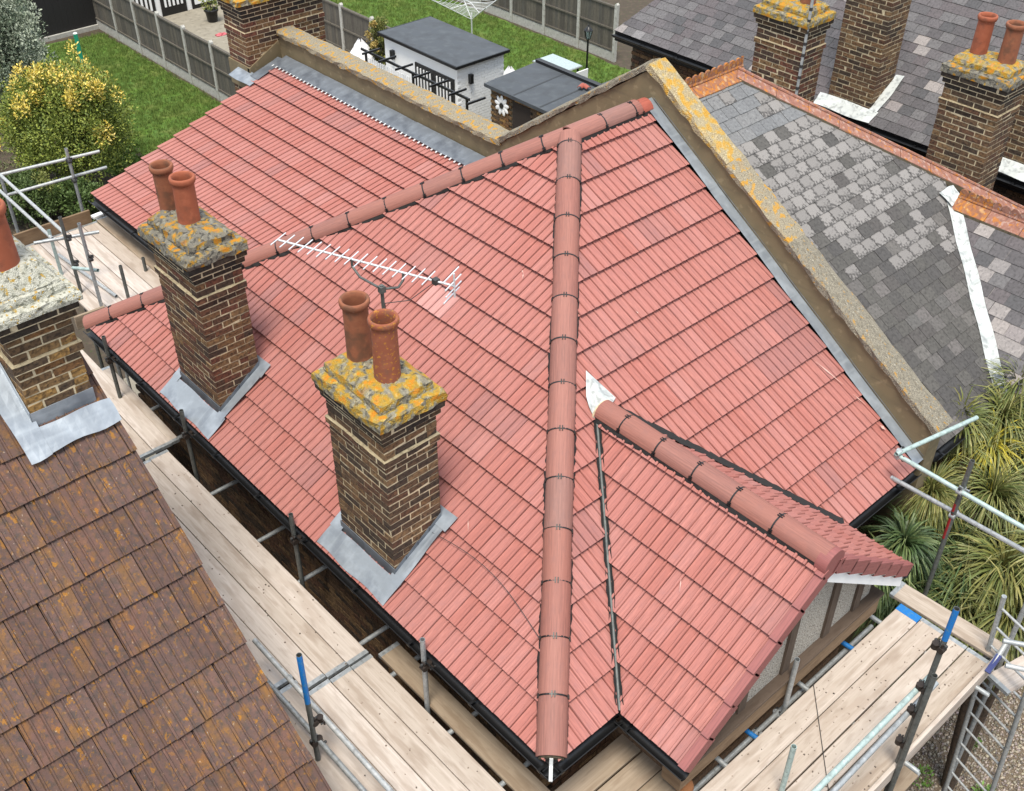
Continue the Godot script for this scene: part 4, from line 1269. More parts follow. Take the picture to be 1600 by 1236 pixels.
func party_wall():
	var t := thing("party_wall", "olive rendered party wall with lichened coping and a wide shared stack at its end", "wall")
	var x0 := 5.40
	var x1 := 5.64
	var pk := Vector3(0, 3.05, -4.18)
	var fr := Vector3(0, 0.44, 0.06)
	var bk := Vector3(0, 1.27, -6.72)
	var en := Vector3(0, 1.27, -12.1)
	var b := MB.new()
	var pts := [Vector3(x0, GROUND, 0.03), Vector3(x0, fr.y, 0.03), Vector3(x0, pk.y, pk.z)]
	b.prism(pts + [Vector3(x0, GROUND, pk.z)], Vector3(x1 - x0, 0, 0))
	b.prism([Vector3(x0, GROUND, pk.z), Vector3(x0, pk.y, pk.z), Vector3(x0, bk.y, bk.z), Vector3(x0, GROUND, bk.z)], Vector3(x1 - x0, 0, 0))
	b.prism([Vector3(x0, GROUND, bk.z), Vector3(x0, bk.y, bk.z), Vector3(x0, en.y, en.z), Vector3(x0, GROUND, en.z)], Vector3(x1 - x0, 0, 0))
	put("rendered_wall", b.mesh(), M.render, t)
	var up := fr.lerp(pk, 0.50)
	var up2 := fr.lerp(pk, 0.72)
	var c1 := MB.new(); coping_run(c1, fr, up, x0, x1, 0.075, 0.03, 1)
	put("front_coping", c1.mesh(), M.coping, t)
	var c2 := MB.new(); coping_run(c2, up2, pk + Vector3(0, 0.02, -0.03), x0, x1, 0.075, 0.03, 2)
	put("front_coping", c2.mesh(), M.coping_lichen, t).set_meta("label", "upper coping crusted with yellow lichen")
	var c5 := MB.new(); coping_run(c5, up, up2, x0, x1, 0.075, 0.03, 7)
	put("front_coping", c5.mesh(), M.coping_mid, t)
	var c3 := MB.new(); coping_run(c3, bk + Vector3(0, 0.002, 0), pk + Vector3(0, 0.0, -0.02), x0, x1, 0.072, 0.028, 3)
	put("rear_coping", c3.mesh(), M.coping, t)
	var c4 := MB.new(); coping_run(c4, en, bk + Vector3(0, 0, 0.06), x0, x1, 0.09, 0.05, 4)
	put("wing_coping", c4.mesh(), M.coping_mid, t)
	# the shared stack
	var st := stack(t, 4.80, 6.30, -12.72, -12.12, 0.30, 21, 13, 5, "brick_red", [0.07, 0.045, 0.02, 0.0, 0.0, 0.0, 0.015], 17)
	put("cap", slab_mesh(5.55, -12.42, 1.72, 0.82, 1.88, 1.99, 0.05, 0.015, 31), M.cap_yellow, st)
	put("flaunching", slab_mesh(5.55, -12.42, 1.5, 0.6, 1.97, 2.12, 0.1, 0.015, 32), M.cap_yellow, st)
	for x in [5.0, 5.35, 5.75, 6.1]: pot(st, Vector3(x, 2.1, -12.42), 0.11, 0.5, M.pot)
	var base := MB.new()
	base.prism([Vector3(4.775, 0.45, -12.10), Vector3(5.42, 0.45, -12.10), Vector3(5.42, 1.20, -12.10), Vector3(4.775, 0.86, -12.10)], Vector3(0, 0, -0.05))
	base.box(Vector3(4.79, 0.66, -12.42), Vector3(0.03, 0.42, 0.66))
	put("rendered_plinth", base.mesh(), M.render, st)
	put("breast", boxm(Vector3(1.48, 0.3 - GROUND, 0.58), Vector3(5.55, (0.3 + GROUND) / 2, -12.42)), M.brick_red[1], st)
	var so := slope(Vector3(OX, OY, OZ), Vector3(-1, 0, 0), OH / OW)
	lead_sheet(so, -0.55, 0.10, 3.02, 3.28, 0.075, M.lead, st, "lead_flashing", 0.01, 6, 3)
	lead_sheet(so, -0.12, 0.10, 3.2, 3.78, 0.082, M.lead_dark, st, "lead_flashing", 0.008, 3, 6)

# ---------------------------------------------------------------- older house to the left
func left_house():
	var t := thing("neighbour_house", "old house with weathered brown tiles spotted with orange lichen", "house")
	var tn := 0.8752
	var vx := -1.453
	var a0 := Vector3(vx, 2.073, -3.288)
	var ye := -1.6
	var eave := Vector3(vx - 9.0, ye, a0.z + (a0.y - ye) / tn)
	var s := slope(eave, Vector3(0, 0, 1), tn)
	var zr := -4.6
	var yr := a0.y + (a0.z - zr) * tn
	var rid := Vector3(vx, yr, zr)
	var slope_len := (Vector3(eave.x, yr, zr) - eave).length()
	var b := MB.new()
	b.quad(eave, Vector3(vx - 0.02, ye, eave.z), Vector3(vx - 0.02, yr, zr), Vector3(eave.x, yr, zr))
	var fs := put("roof_slope", b.mesh(), M.underlay, t)
	var bb := MB.new()
	bb.quad(Vector3(eave.x, yr + 0.02, zr), Vector3(vx, yr + 0.02, zr), Vector3(vx, ye, zr - (yr - ye) / tn), Vector3(eave.x, ye, zr - (yr - ye) / tn))
	put("rear_slope", bb.mesh(), M.old_tile[1], t)
	# double-pan interlocking tiles
	var prof := [Vector2(0, -0.022), Vector2(0.006, -0.022), Vector2(0.008, 0.006), Vector2(0.024, 0.009), Vector2(0.030, 0.0), Vector2(0.072, 0.001), Vector2(0.0735, -0.005), Vector2(0.078, -0.005), Vector2(0.080, 0.006), Vector2(0.090, 0.007), Vector2(0.096, 0.0), Vector2(0.152, 0.001), Vector2(0.1535, -0.005), Vector2(0.158, -0.005), Vector2(0.160, 0.005), Vector2(0.171, 0.006), Vector2(0.177, 0.0), Vector2(0.245, 0.002)]
	var gauge := 0.3445
	var tris := tile_tris(prof, 0.41, 0.056, 0.024, 0.018)
	var recs := []
	var pick := func(_u, _v, _p) -> Material: return M.old_tile[rng.randi() % 4]
	# first course line measured at z = -3.74 etc. on the verge; shift the gauge so that a course starts there
	var vmark := uv_of(s, CAM + (Vector3(-1.113, 0.072, -3.159) - CAM) * 0.86).y
	var v0 := fposmod(vmark, gauge) - gauge
	var K := Vector3(vx - 3, 1, -2)
	lay(s, tris, 0.245, gauge, 0.41, 4.0, 9.0, slope_len, [[half(s, Vector3(vx, ye, eave.z), rid, K), half(s, rid, rid + Vector3(-1, 0, 0), K, 0.03)]], pick, recs, fs, 0.5, 0.006, v0)
	settle(recs, "roof_tile", "roof_tiles", t, 300)
	# verge mortar under the tile edge, gable wall, ridge
	var vb := MB.new()
	vb.prism([Vector3(vx - 0.05, ye - 0.03, eave.z), Vector3(vx - 0.05, yr - 0.03, zr), Vector3(vx - 0.05, yr + 0.012, zr), Vector3(vx - 0.05, ye + 0.012, eave.z)], Vector3(0.045, 0, 0))
	put("verge_mortar", vb.mesh(), M.mortar_dark, t)
	var gw := MB.new()
	gw.prism([Vector3(vx - 0.3, GROUND, eave.z - 0.3), Vector3(vx - 0.3, ye - 0.15, eave.z - 0.3), Vector3(vx - 0.3, yr - 0.15, zr), Vector3(vx - 0.3, ye - 0.15, zr - (yr - ye) / tn + 0.3), Vector3(vx - 0.3, GROUND, zr - (yr - ye) / tn + 0.3)], Vector3(0.2, 0, 0))
	gw.box(Vector3(vx - 4.5, (GROUND + ye - 0.2) / 2, (eave.z + zr - (yr - ye) / tn) / 2), Vector3(8.6, ye - 0.2 - GROUND, eave.z - 0.6 - zr + (yr - ye) / tn))
	put("wall", gw.mesh(), M.brick_yellow[1], t)
	# stack beside the verge: bricks, pale cap, big clay pot, lead flashings
	var st := stack(t, -2.026, -1.544, -4.28, -3.61, 2.15, 16, 4, 6, "brick_yellow", [0.065, 0.04, 0.0, 0.0, 0.0, 0.025], 14)
	var yt := 2.15 + 16 * 0.0755
	put("mortar_fillet", slab_mesh(-1.785, -3.945, 0.53, 0.72, yt - 6 * 0.0755 + 0.066, yt - 5 * 0.0755 + 0.004, 0.02, 0.004, 8), M.mortar_mid, st)
	put("cap", slab_mesh(-1.785, -3.945, 0.68, 0.87, yt - 0.004, yt + 0.07, 0.02, 0.006, 41, 0.9), M.cap_pale, st)
	put("upper_cap", slab_mesh(-1.785, -3.945, 0.54, 0.73, yt + 0.065, yt + 0.15, 0.02, 0.006, 42, 0.85), M.cap_pale, st)
	put("flaunching", slab_mesh(-1.785, -3.945, 0.50, 0.69, yt + 0.145, yt + 0.32, 0.09, 0.007, 43, 0.15), M.cap_pale, st)
	pot(st, Vector3(-1.825, yt + 0.22, -3.80), 0.115, 0.56, M.pot, 0.0, "orange clay chimney pot on white mortar")
	pot(st, Vector3(-1.80, yt + 0.22, -4.12), 0.115, 0.56, M.pot_brown)
	var cs := 1.0 / sqrt(1 + tn * tn)
	var vf := uv_of(s, Vector3(vx, 0, -3.61)).y
	vf = (eave.z + 3.61) / cs
	var u0 := -2.026 - eave.x
	var u1 := -1.544 - eave.x
	lead_sheet(s, u0 - 0.05, u1 + 0.09, vf - 0.20, vf + 0.01, 0.085, M.lead, st, "apron_flashing", 0.010, 10, 3)
	lead_sheet(s, u0 - 0.17, u0 + 0.02, vf - 0.22, vf + 0.95, 0.09, M.lead, st, "side_flashing", 0.012, 3, 10)
	var up := MB.new()
	up.box(Vector3(-1.785, 2.073 + (a0.z + 3.61) * tn + 0.11, -3.603), Vector3(0.50, 0.15, 0.006))
	up.prism([Vector3(-2.032, 2.37, -3.60), Vector3(-2.032, 2.55, -3.60), Vector3(-2.032, 3.1, -4.28), Vector3(-2.032, 2.9, -4.28)], Vector3(-0.006, 0, 0))
	put("lead_upstand", up.mesh(), M.lead, st)

# ---------------------------------------------------------------- slate roofs
func slate_tris(w: float, l: float) -> PackedVector3Array:
	var prof := [Vector2(0.002, 0.0), Vector2(w * 0.5, 0.0015), Vector2(w - 0.003, 0.0)]
	return tile_tris(prof, l, 0.026, 0.006, 0.008)

func angular_mesh(l: float, wing: float, tn: float, th := 0.014) -> ArrayMesh:
	var b := MB.new()
	var d := wing * tn
	for sg: float in [-1.0, 1.0]:
		var e := Vector3(0, -d, sg * wing)
		var X := Vector3(l, 0, 0)
		b.quad(Vector3.ZERO, X, X + e, e)
		b.quad(e, X + e, X + e - Vector3(0, th, 0), e - Vector3(0, th, 0))
		for x in [0.0, l]:
			var o := Vector3(x, 0, 0)
			b.quad(o, o + e, o + e - Vector3(0, th, 0), o - Vector3(0, th * 1.4, 0))
	b.tube(Vector3(0, 0.004, 0), Vector3(l, 0.004, 0), 0.022, 0.022, 8)
	return b.mesh()

func crest_mesh(l: float) -> ArrayMesh:
	var b := MB.new()
	var n := 4
	for k in n:
		var x := l * (k + 0.5) / n
		var w := l / n
		var pts := []
		for j in 9:
			var a := PI * j / 8.0
			pts.append(Vector3(x + cos(a) * w * 0.47, 0.055 + sin(a) * 0.05, -0.011))
		pts.append(Vector3(x - w * 0.47, 0.0, -0.011))
		pts.append(Vector3(x + w * 0.47, 0.0, -0.011))
		b.prism(pts, Vector3(0, 0, 0.022))
	return b.mesh()

func angular_run(parent: Node, P: Vector3, Q: Vector3, up: Vector3, wing: float, tn: float, mats: Array, tl := 0.45, crest := false):
	var d := (Q - P).normalized()
	var n := (up - d * up.dot(d)).normalized()
	var B := Basis(d, n, d.cross(n))
	var total := P.distance_to(Q)
	var k := 0
	while k * tl < total - 0.03:
		var l := minf(tl, total - k * tl) - 0.006
		var m := angular_mesh(l, wing, tn)
		var at := Transform3D(B * Basis(Vector3.UP, rng.randf_range(-0.012, 0.012)), P + d * (k * tl) + n * (0.042 + rng.randf_range(0, 0.006)))
		var mm: Material = mats[mini(k, mats.size() - 1)] if crest else mats[rng.randi() % mats.size()]
		put("ridge_tile", m, mm, parent, at)
		if crest: put("ridge_crest", crest_mesh(l), mm, parent, at.translated_local(Vector3(0, 0.015, 0)))
		k += 1
	var f := MB.new()
	for sg: float in [-1.0, 1.0]:
		var z := d.cross(n) * sg * wing
		f.quad(P + z - n * wing * tn + n * 0.04, Q + z - n * wing * tn + n * 0.04, Q + z * 1.06 - n * (wing * tn + 0.02), P + z * 1.06 - n * (wing * tn + 0.02))
	put("ridge_bedding", f.mesh(), M.mortar_dark, parent)

func mirror(p: Vector3) -> Vector3:
	return Vector3(XM - p.x, p.y, p.z)

func attached_house():
	var t := thing("attached_house", "adjoining house with grey slate roof and lichened terracotta hips", "house")
	var S := sqrt(A * A + H * H)
	var apex := mirror(Vector3(A, H, -A))
	var c0 := mirror(Vector3.ZERO)
	var x0 := 5.66
	var wl := Vector3(x0, 0, 0)
	var wt := Vector3(x0, H, -A)
	var gtop := mirror(Vector3(GX, GY, -GY / T))
	var gl := mirror(Vector3(GX + GW, 0, 0))
	var gr := mirror(Vector3(GX - GW, 0, 0))
	put("wall", boxm(Vector3(XM - 0.3 - x0, -GROUND - 0.15, 2 * A - 0.6), Vector3((XM - 0.3 + x0) / 2, (GROUND - 0.15) / 2, -A)), M.brick_brown[2], t)
	var sheet := func(pts: Array) -> MeshInstance3D:
		var b := MB.new()
		for i in range(1, pts.size() - 1): b.tri(pts[0] + Vector3(0, -0.006, 0), pts[i] + Vector3(0, -0.006, 0), pts[i + 1] + Vector3(0, -0.006, 0))
		return put("roof_slope", b.mesh(), M.underlay, t)
	var s := slope(wl, Vector3(0, 0, 1), T)
	var f1: Node = sheet.call([wl, c0, apex, wt])
	var sw := 0.203
	var sl := 0.405
	var gauge := 0.168
	var tris := slate_tris(sw, sl)
	var recs := []
	var nz := FastNoiseLite.new()
	nz.seed = 9
	nz.frequency = 0.35
	var pick := func(u: float, v: float, p: Vector3) -> Material:
		# the sheltered upper courses are clean blue-grey, then pale scoured slates, and grimy ones lower down towards the gable
		var q := v + 0.25 * u + nz.get_noise_2d(u * 3.0, v * 3.0) * 1.1 - 0.6
		if v + nz.get_noise_2d(u * 4.0, v * 4.0) * 1.2 > S - 0.62: return M.slate_blue[rng.randi() % 3]
		if rng.randf() < smoothstep(1.35, 2.3, q) * 0.92: return M.slate_pale[rng.randi() % 7]
		return M.slate_dark[rng.randi() % 5] if rng.randf() < 0.8 else M.slate_mid[rng.randi() % 4]
	var K := Vector3(6.6, 1.5, -1.5 / T)
	var com := [half(s, c0, apex, K, 0.02), half(s, apex, wt, K, 0.02), half(s, wl, wt, K)]
	lay(s, tris, sw, gauge, sl, 0, XM - x0, S, [com + [half(s, gl, gtop, K, 0.03)]], pick, recs, f1, 0.5, 0.0035)
	# small strip right of the gable
	lay(s, tris, sw, gauge, sl, 3.5, XM - x0, S, [com + [half(s, gl, gtop, c0), half(s, gr, gtop, c0, 0.03)]], pick, recs, f1, 0.5, 0.0035)
	# gable slopes
	var gt := GY / GW
	var s3 := slope(Vector3(gl.x, 0, -2.2), Vector3(-1, 0, 0), gt)
	var f3: Node = sheet.call([gl + Vector3(0, 0, GZ), Vector3(gtop.x, GY, GZ), gtop, gl])
	var k3 := Vector3(gtop.x - 0.3, GY - 0.2, 0.3)
	var pick2 := func(_u, _v, _p) -> Material: return M.slate_purple[rng.randi() % 6] if rng.randf() < 0.7 else M.slate[rng.randi() % 5]
	lay(s3, tris, sw, gauge, sl, 0, 2.2 + GZ, sqrt(GW * GW + GY * GY), [[half(s3, gl, gtop, k3, 0.10), half(s3, Vector3(gtop.x, GY, 0), Vector3(gtop.x, GY, 1), k3, 0.02), half(s3, Vector3(gl.x, 0, GZ), Vector3(gtop.x, GY, GZ), k3)]], pick2, recs, f3, 0.5, 0.0035)
	var f4: Node = sheet.call([gr + Vector3(0, 0, GZ), Vector3(gtop.x, GY, GZ), gtop, gr])
	# far side and back faces
	var f5: Node = sheet.call([c0, Vector3(XM, 0, -2 * A), apex])
	var s5 := slope(c0, Vector3(1, 0, 0), T)
	var k5 := Vector3(XM - 1, T, -A)
	lay(s5, tris, sw, gauge, sl, 0, 2 * A, S, [[half(s5, c0, apex, k5, 0.02), half(s5, Vector3(XM, 0, -2 * A), apex, k5, 0.02)]], pick2, recs, f5, 0.5, 0.003)
	var f6: Node = sheet.call([Vector3(XM, 0, -2 * A), Vector3(x0, 0, -2 * A), wt, apex])
	var s6 := slope(Vector3(XM, 0, -2 * A), Vector3(0, 0, -1), T)
	var k6 := Vector3(7.5, 1, -2 * A + 1.0 / T)
	lay(s6, tris, sw, gauge, sl, 0, XM - x0, S, [[half(s6, Vector3(XM, 0, -2 * A), apex, k6, 0.02), half(s6, apex, wt, k6, 0.02), half(s6, Vector3(x0, 0, -2 * A), wt, k6)]], pick2, recs, f6, 0.5, 0.003)
	settle(recs, "slate", "slates", t, 300)
	# hips and crested ridges
	var hp := Node3D.new(); hp.name = "front_hip"; t.add_child(hp)
	angular_run(hp, c0, apex, s.N + s5.N, 0.15, 0.36, [M.old_terra])
	var hp2 := Node3D.new(); hp2.name = "rear_hip"; t.add_child(hp2)
	angular_run(hp2, Vector3(XM, 0, -2 * A), apex, s6.N + s5.N, 0.15, 0.36, [M.old_terra])
	var rd := Node3D.new(); rd.name = "main_ridge"; t.add_child(rd)
	angular_run(rd, wt + Vector3(-0.02, 0, 0), apex + Vector3(0.12, 0, 0), Vector3.UP, 0.15, 0.62, [M.old_terra_lichen], 0.45, true)
	var gd := Node3D.new(); gd.name = "gable_ridge"; t.add_child(gd)
	angular_run(gd, gtop + Vector3(0, 0, 0.12), Vector3(gtop.x, GY, GZ), Vector3.UP, 0.15, 0.7, [M.old_terra_lichen, M.old_terra], 0.45, true)
	# pale lead valley
	var v := MB.new()
	var vn: Vector3 = (s.N + s3.N).normalized()
	var v0 := gl + vn * 0.035
	var v1 := gtop + vn * 0.035
	var vs := (v1 - v0).cross(vn).normalized()
	for i in 24:
		var a := v0.lerp(v1, i / 24.0)
		var c := v0.lerp(v1, (i + 1) / 24.0)
		for sg: float in [-1.0, 1.0]:
			var j0 := 0.078 + 0.006 * sin(i * 0.9 + sg * 2.0)
			var j1 := 0.078 + 0.006 * sin((i + 1) * 0.9 + sg * 2.0)
			v.quad(a, c, c + vs * sg * j1 + vn * 0.035, a + vs * sg * j0 + vn * 0.035)
	put("lead_valley", v.mesh(), M.lead_white, t)
	var sl0 := slope(Vector3(gtop.x - 0.4, 0, 0), Vector3(0, 0, 1), T)
	lead_sheet(sl0, 0.22, 0.52, uv_of(sl0, gtop).y - 0.12, uv_of(sl0, gtop).y + 0.10, 0.06, M.lead_white, t, "lead_saddle", 0.012)
	put("fascia", boxm(Vector3(XM - x0, 0.17, 0.02), Vector3((XM + x0) / 2, -0.11, -0.05)), M.white, t)
	gutter(t, Vector3(x0, -0.055, 0.02), Vector3(gl.x, -0.055, 0.02), Vector3(0, 0, 1))
	gutter(t, Vector3(XM + 0.02, -0.055, 0.05), Vector3(XM + 0.02, -0.055, -2 * A), Vector3(1, 0, 0))
	# its two stacks, the mirror image of the near ones
	for which in 2:
		var zf := -2.288 if which == 0 else -5.409
		var zb := -3.117 if which == 0 else -6.260
		var xa := XM - 0.76
		var xb := XM - 0.20
		var courses := 27
		var y0 := 0.03 if which == 0 else 0.0
		var st := stack(t, xa, xb, zb, zf, y0, courses, 5, 7, "brick_brown" if which == 0 else "brick_red", [0.058, 0.032, 0.0, 0.0, 0.0, 0.020], courses - 3)
		var yt := y0 + courses * 0.0755
		var cx := (xa + xb) / 2
		var cz := (zb + zf) / 2
		put("mortar_fillet", slab_mesh(cx, cz, xb - xa + 0.05, zf - zb + 0.05, yt - 6 * 0.0755 + 0.068, yt - 5 * 0.0755 + 0.002, 0.018, 0.005, 65 + which), M.mortar_mid, st)
		put("cap", slab_mesh(cx, cz, xb - xa + 0.15, zf - zb + 0.15, yt - 0.004, yt + 0.11, 0.03, 0.009, 51 + which, 0.85), M.cap_yellow if which == 1 else M.cap_grey, st)
		put("flaunching", slab_mesh(cx, cz, xb - xa - 0.02, zf - zb - 0.01, yt + 0.09, yt + 0.23, 0.06, 0.010, 55 + which, 0.7), M.cap_yellow, st)
		pot(st, Vector3(cx, yt + 0.19, cz - 0.2), 0.11, 0.55, M.pot)
		pot(st, Vector3(cx, yt + 0.19, cz + 0.2), 0.115, 0.55, M.pot_brown)
		var s1 := slope(Vector3(XM, 0, 0), Vector3(1, 0, 0), T)
		lead_sheet(s1, -zf - 0.15, -zb + 0.15, 0.0, 0.26, 0.05, M.lead, st, "apron_flashing", 0.01)
	# grey pole strapped to the rear stack
	var pl := MB.new()
	var px := XM - 0.795
	var pz := -5.36
	pl.tube(Vector3(px, 0.35, pz), Vector3(px, 3.6, pz), 0.022, 0.022, 10)
	var pole := thing("strapped_pole", "pale grey mast with dark bands strapped to a stack of the slate-roofed house", "mast")
	put("mast", pl.mesh(), M.galv_pale, pole)
	var bands := MB.new()
	for k in 12: bands.tube(Vector3(px, 0.6 + k * 0.17, pz), Vector3(px, 0.645 + k * 0.17, pz), 0.026, 0.026, 10)
	put("bands", bands.mesh(), M.coupler_dark, pole)
	put("foot", boxm(Vector3(0.14, 0.04, 0.10), Vector3(px, 0.36, pz)), M.lead_white, pole)

func far_house():
	var t := thing("far_house", "dark purple slate roofed house beyond the attached house", "house")
	var ex := 12.22
	var tn := 0.66
	var z0 := -10.98
	var z1 := 3.5
	var top := 5.2
	var s := slope(Vector3(ex, 0, z0), Vector3(-1, 0, 0), tn)
	var b := MB.new()
	var r0 := Vector3(ex + top, top * tn, z0 + 2.2)
	var r1 := Vector3(ex + top, top * tn, z1)
	b.quad(Vector3(ex, -0.006, z0), Vector3(ex, -0.006, z1), r1, r0)
	var fs := put("roof_slope", b.mesh(), M.underlay, t)
	var bk := MB.new()
	bk.tri(Vector3(ex, -0.006, z0), r0, Vector3(ex + 2 * top, -0.006, z0))
	bk.quad(r0, r1, Vector3(ex + 2 * top, 0, z1), Vector3(ex + 2 * top, 0, z0))
	put("rear_slope", bk.mesh(), M.slate_purple[1], t)
	var recs := []
	var nz := FastNoiseLite.new()
	nz.seed = 19
	nz.frequency = 0.4
	var pick := func(u: float, v: float, _p) -> Material:
		var q := nz.get_noise_2d(u * 1.5, v * 1.5)
		if q > 0.22 and rng.randf() < 0.6: return M.slate[rng.randi() % 5] if rng.randf() < 0.3 else M.slate_purple[5]
		return M.slate_purple[rng.randi() % 6]
	var K := Vector3(ex + 1, tn, -4)
	lay(s, slate_tris(0.235, 0.42), 0.235, 0.19, 0.42, 0, z1 - z0, 4.6, [[half(s, Vector3(ex, 0, z0), r0, K, 0.01)]], pick, recs, fs, 0.5, 0.0035)
	settle(recs, "slate", "slates", t, 300)
	put("wall", boxm(Vector3(9.6, -GROUND - 0.2, z1 - z0 - 0.5), Vector3(ex + 5.1, (GROUND - 0.2) / 2, (z0 + z1) / 2)), M.mortar_dark, t)
	var wb := {}
	for i in 40:
		for k in 62:
			var z := z0 + 0.36 + k * 0.225 + (0.1125 if i % 2 else 0.0)
			var m: Material = M.brick_brown[(i * 7 + k * 13 + (i * k) % 5) % 6]
			if not wb.has(m): wb[m] = SurfaceTool.new()
			wb[m].append_from(brick_mesh(0.214, 0.064, 0.05, (i + k) % 3), 0, Transform3D(Basis(Vector3.UP, PI / 2), Vector3(ex + 0.295, -0.28 - i * 0.0755, z)))
	var am := ArrayMesh.new()
	for m in wb:
		wb[m].commit(am)
		am.surface_set_material(am.get_surface_count() - 1, m)
	put("wall_brickwork", am, null, t).set_meta("kind", "stuff")
	put("fascia", boxm(Vector3(0.022, 0.17, z1 - z0), Vector3(ex + 0.04, -0.11, (z0 + z1) / 2)), M.black, t)
	gutter(t, Vector3(ex - 0.02, -0.055, z1), Vector3(ex - 0.02, -0.055, z0), Vector3(-1, 0, 0))
	# its tall stack with a bright new lead base
	var cs := 1.0 / sqrt(1 + tn * tn)
	var xa := ex + 0.20
	var xb := xa + 0.56
	var zf := -5.30
	var zb := -6.13
	var st := stack(t, xa, xb, zb, zf, 0.05, 40, 5, 7, "brick_brown", [0.05, 0.03], 37)
	put("cap", slab_mesh((xa + xb) / 2, (zf + zb) / 2, 0.76, 1.04, 3.07, 3.2, 0.05, 0.015, 71), M.cap_yellow, st)
	pot(st, Vector3((xa + xb) / 2, 3.2, -5.5), 0.11, 0.5, M.pot)
	var ua := zb - z0
	var ub := zf - z0
	lead_sheet(s, ua - 0.14, ub + 0.16, 0.0, 0.20 / cs + 0.02, 0.045, M.lead_white, st, "apron_flashing", 0.012)
	lead_sheet(s, ub - 0.02, ub + 0.15, 0.20 / cs, 0.76 / cs + 0.12, 0.05, M.lead_white, st, "side_flashing", 0.012, 3, 8)
	# a second stack further along
	var st2 := stack(t, ex + 0.20, ex + 0.76, -3.0, -2.2, 0.05, 34, 5, 7, "brick_brown", [0.05, 0.03], 32, false)
	put("cap", slab_mesh(ex + 0.48, -2.6, 0.76, 1.0, 2.61, 2.74, 0.05, 0.015, 73), M.cap_grey, st2)
	lead_sheet(s, -3.0 - z0 - 0.12, -2.2 - z0 + 0.15, 0.0, 0.26, 0.045, M.lead_white, st2, "apron_flashing", 0.012)
	lead_sheet(s, -2.2 - z0 - 0.02, -2.2 - z0 + 0.15, 0.22, 1.0, 0.05, M.lead_white, st2, "side_flashing", 0.012, 3, 8)

# ---------------------------------------------------------------- scaffold
func tube_thing(a: Vector3, b: Vector3, m: Material, label: String, group: String, painted: Material = null, paint_len := 0.0) -> Node3D:
	# steel tube 48 mm across, open at the ends
	var t := thing("scaffold_tube", label, "scaffold tube", Vector3.ZERO, group)
	var r := 0.0242
	var d := (b - a).normalized()
	var c := a
	if painted:
		var p := MB.new()
		p.tube(a, a + d * paint_len, r + 0.0006, r + 0.0006, 14, false)
		put("painted_end", p.mesh(), painted, t)
	var o := MB.new()
	o.tube(c, b, r, r, 14, false)
	o.tube(a, b, r - 0.004, r - 0.004, 12, false)
	var x := d.cross(Vector3.UP if absf(d.y) < 0.9 else Vector3.RIGHT).normalized()
	var y := d.cross(x)
	for e: Vector3 in [a, b]:
		var en := d if e == b else -d
		for k in 14:
			var n0 := x * cos(TAU * k / 14) + y * sin(TAU * k / 14)
			var n1 := x * cos(TAU * (k + 1) / 14) + y * sin(TAU * (k + 1) / 14)
			o.trin(e + n0 * r, e + n1 * r, e + n1 * (r - 0.004), en, en, en)
			o.trin(e + n0 * r, e + n1 * (r - 0.004), e + n0 * (r - 0.004), en, en, en)
	put("tube", o.mesh(), m, t)
	return t

func coupler(at: Vector3, d1: Vector3, d2: Vector3, m: Material, label: String, group: String):
	# two clamp shells back to back with flap, bolt and nut
	var t := thing("scaffold_coupler", label, "coupler", at, group)
	var B := Basis(d1, d2, d1.cross(d2).normalized()).orthonormalized()
	var b := MB.new()
	b.tube(B * Vector3(-0.028, 0, 0.028), B * Vector3(0.028, 0, 0.028), 0.031, 0.031, 10)
	b.tube(B * Vector3(0, -0.028, -0.028), B * Vector3(0, 0.028, -0.028), 0.031, 0.031, 10)
	put("clamp", b.mesh(), m, t)
	var f := MB.new()
	f.box(B * Vector3(0, 0.045, 0.030), Vector3(0.042, 0.045, 0.012), B)
	f.box(B * Vector3(0.045, 0, -0.030), Vector3(0.045, 0.042, 0.012), B)
	put("flap", f.mesh(), m, t)
	var n := MB.new()
	n.tube(B * Vector3(0, 0.055, 0.0), B * Vector3(0, 0.055, 0.065), 0.008, 0.008, 6)
	n.tube(B * Vector3(0, 0.055, 0.045), B * Vector3(0, 0.055, 0.06), 0.015, 0.015, 6)
	n.tube(B * Vector3(0.055, 0, -0.065), B * Vector3(0.055, 0, 0.0), 0.008, 0.008, 6)
	n.tube(B * Vector3(0.055, 0, -0.06), B * Vector3(0.055, 0, -0.045), 0.015, 0.015, 6)
	put("bolt", n.mesh(), M.coupler_dark, t)

func board(p: Vector3, q: Vector3, label: String, group: String, m: Material, wid := 0.225, upright := false, bands := true, band_mat: Material = null):
	# p and q: middle of the top face at the two ends
	var d := q - p
	var l := d.length()
	d = d.normalized()
	var side := Vector3.UP.cross(d).normalized()
	var B := Basis(d, Vector3.UP, d.cross(Vector3.UP))
	var size := Vector3(l, 0.038, wid)
	if upright:
		B = Basis(d, d.cross(Vector3.UP), Vector3.DOWN)
	var tilt := rng.randf_range(-0.006, 0.006)
	B = B * Basis(Vector3.RIGHT, tilt)
	var mid := (p + q) / 2 - Vector3(0, 0.019 if not upright else 0.0, 0)
	var t := thing("scaffold_board", label, "board", mid, group)
	var b := MB.new()
	b.rbox(Vector3.ZERO, size, 0.004, B, Vector2(rng.randf() * 7.0, rng.randf() * 3.0))
	put("plank", b.mesh(), m, t)
	if bands:
		for e in [-1.0, 1.0]:
			var bd := MB.new()
			bd.box(B * Vector3(e * (l / 2 - 0.022), 0, 0), Vector3(0.048, 0.0405, wid + 0.003), B)
			put("end_band", bd.mesh(), band_mat if band_mat else M.galv, t)

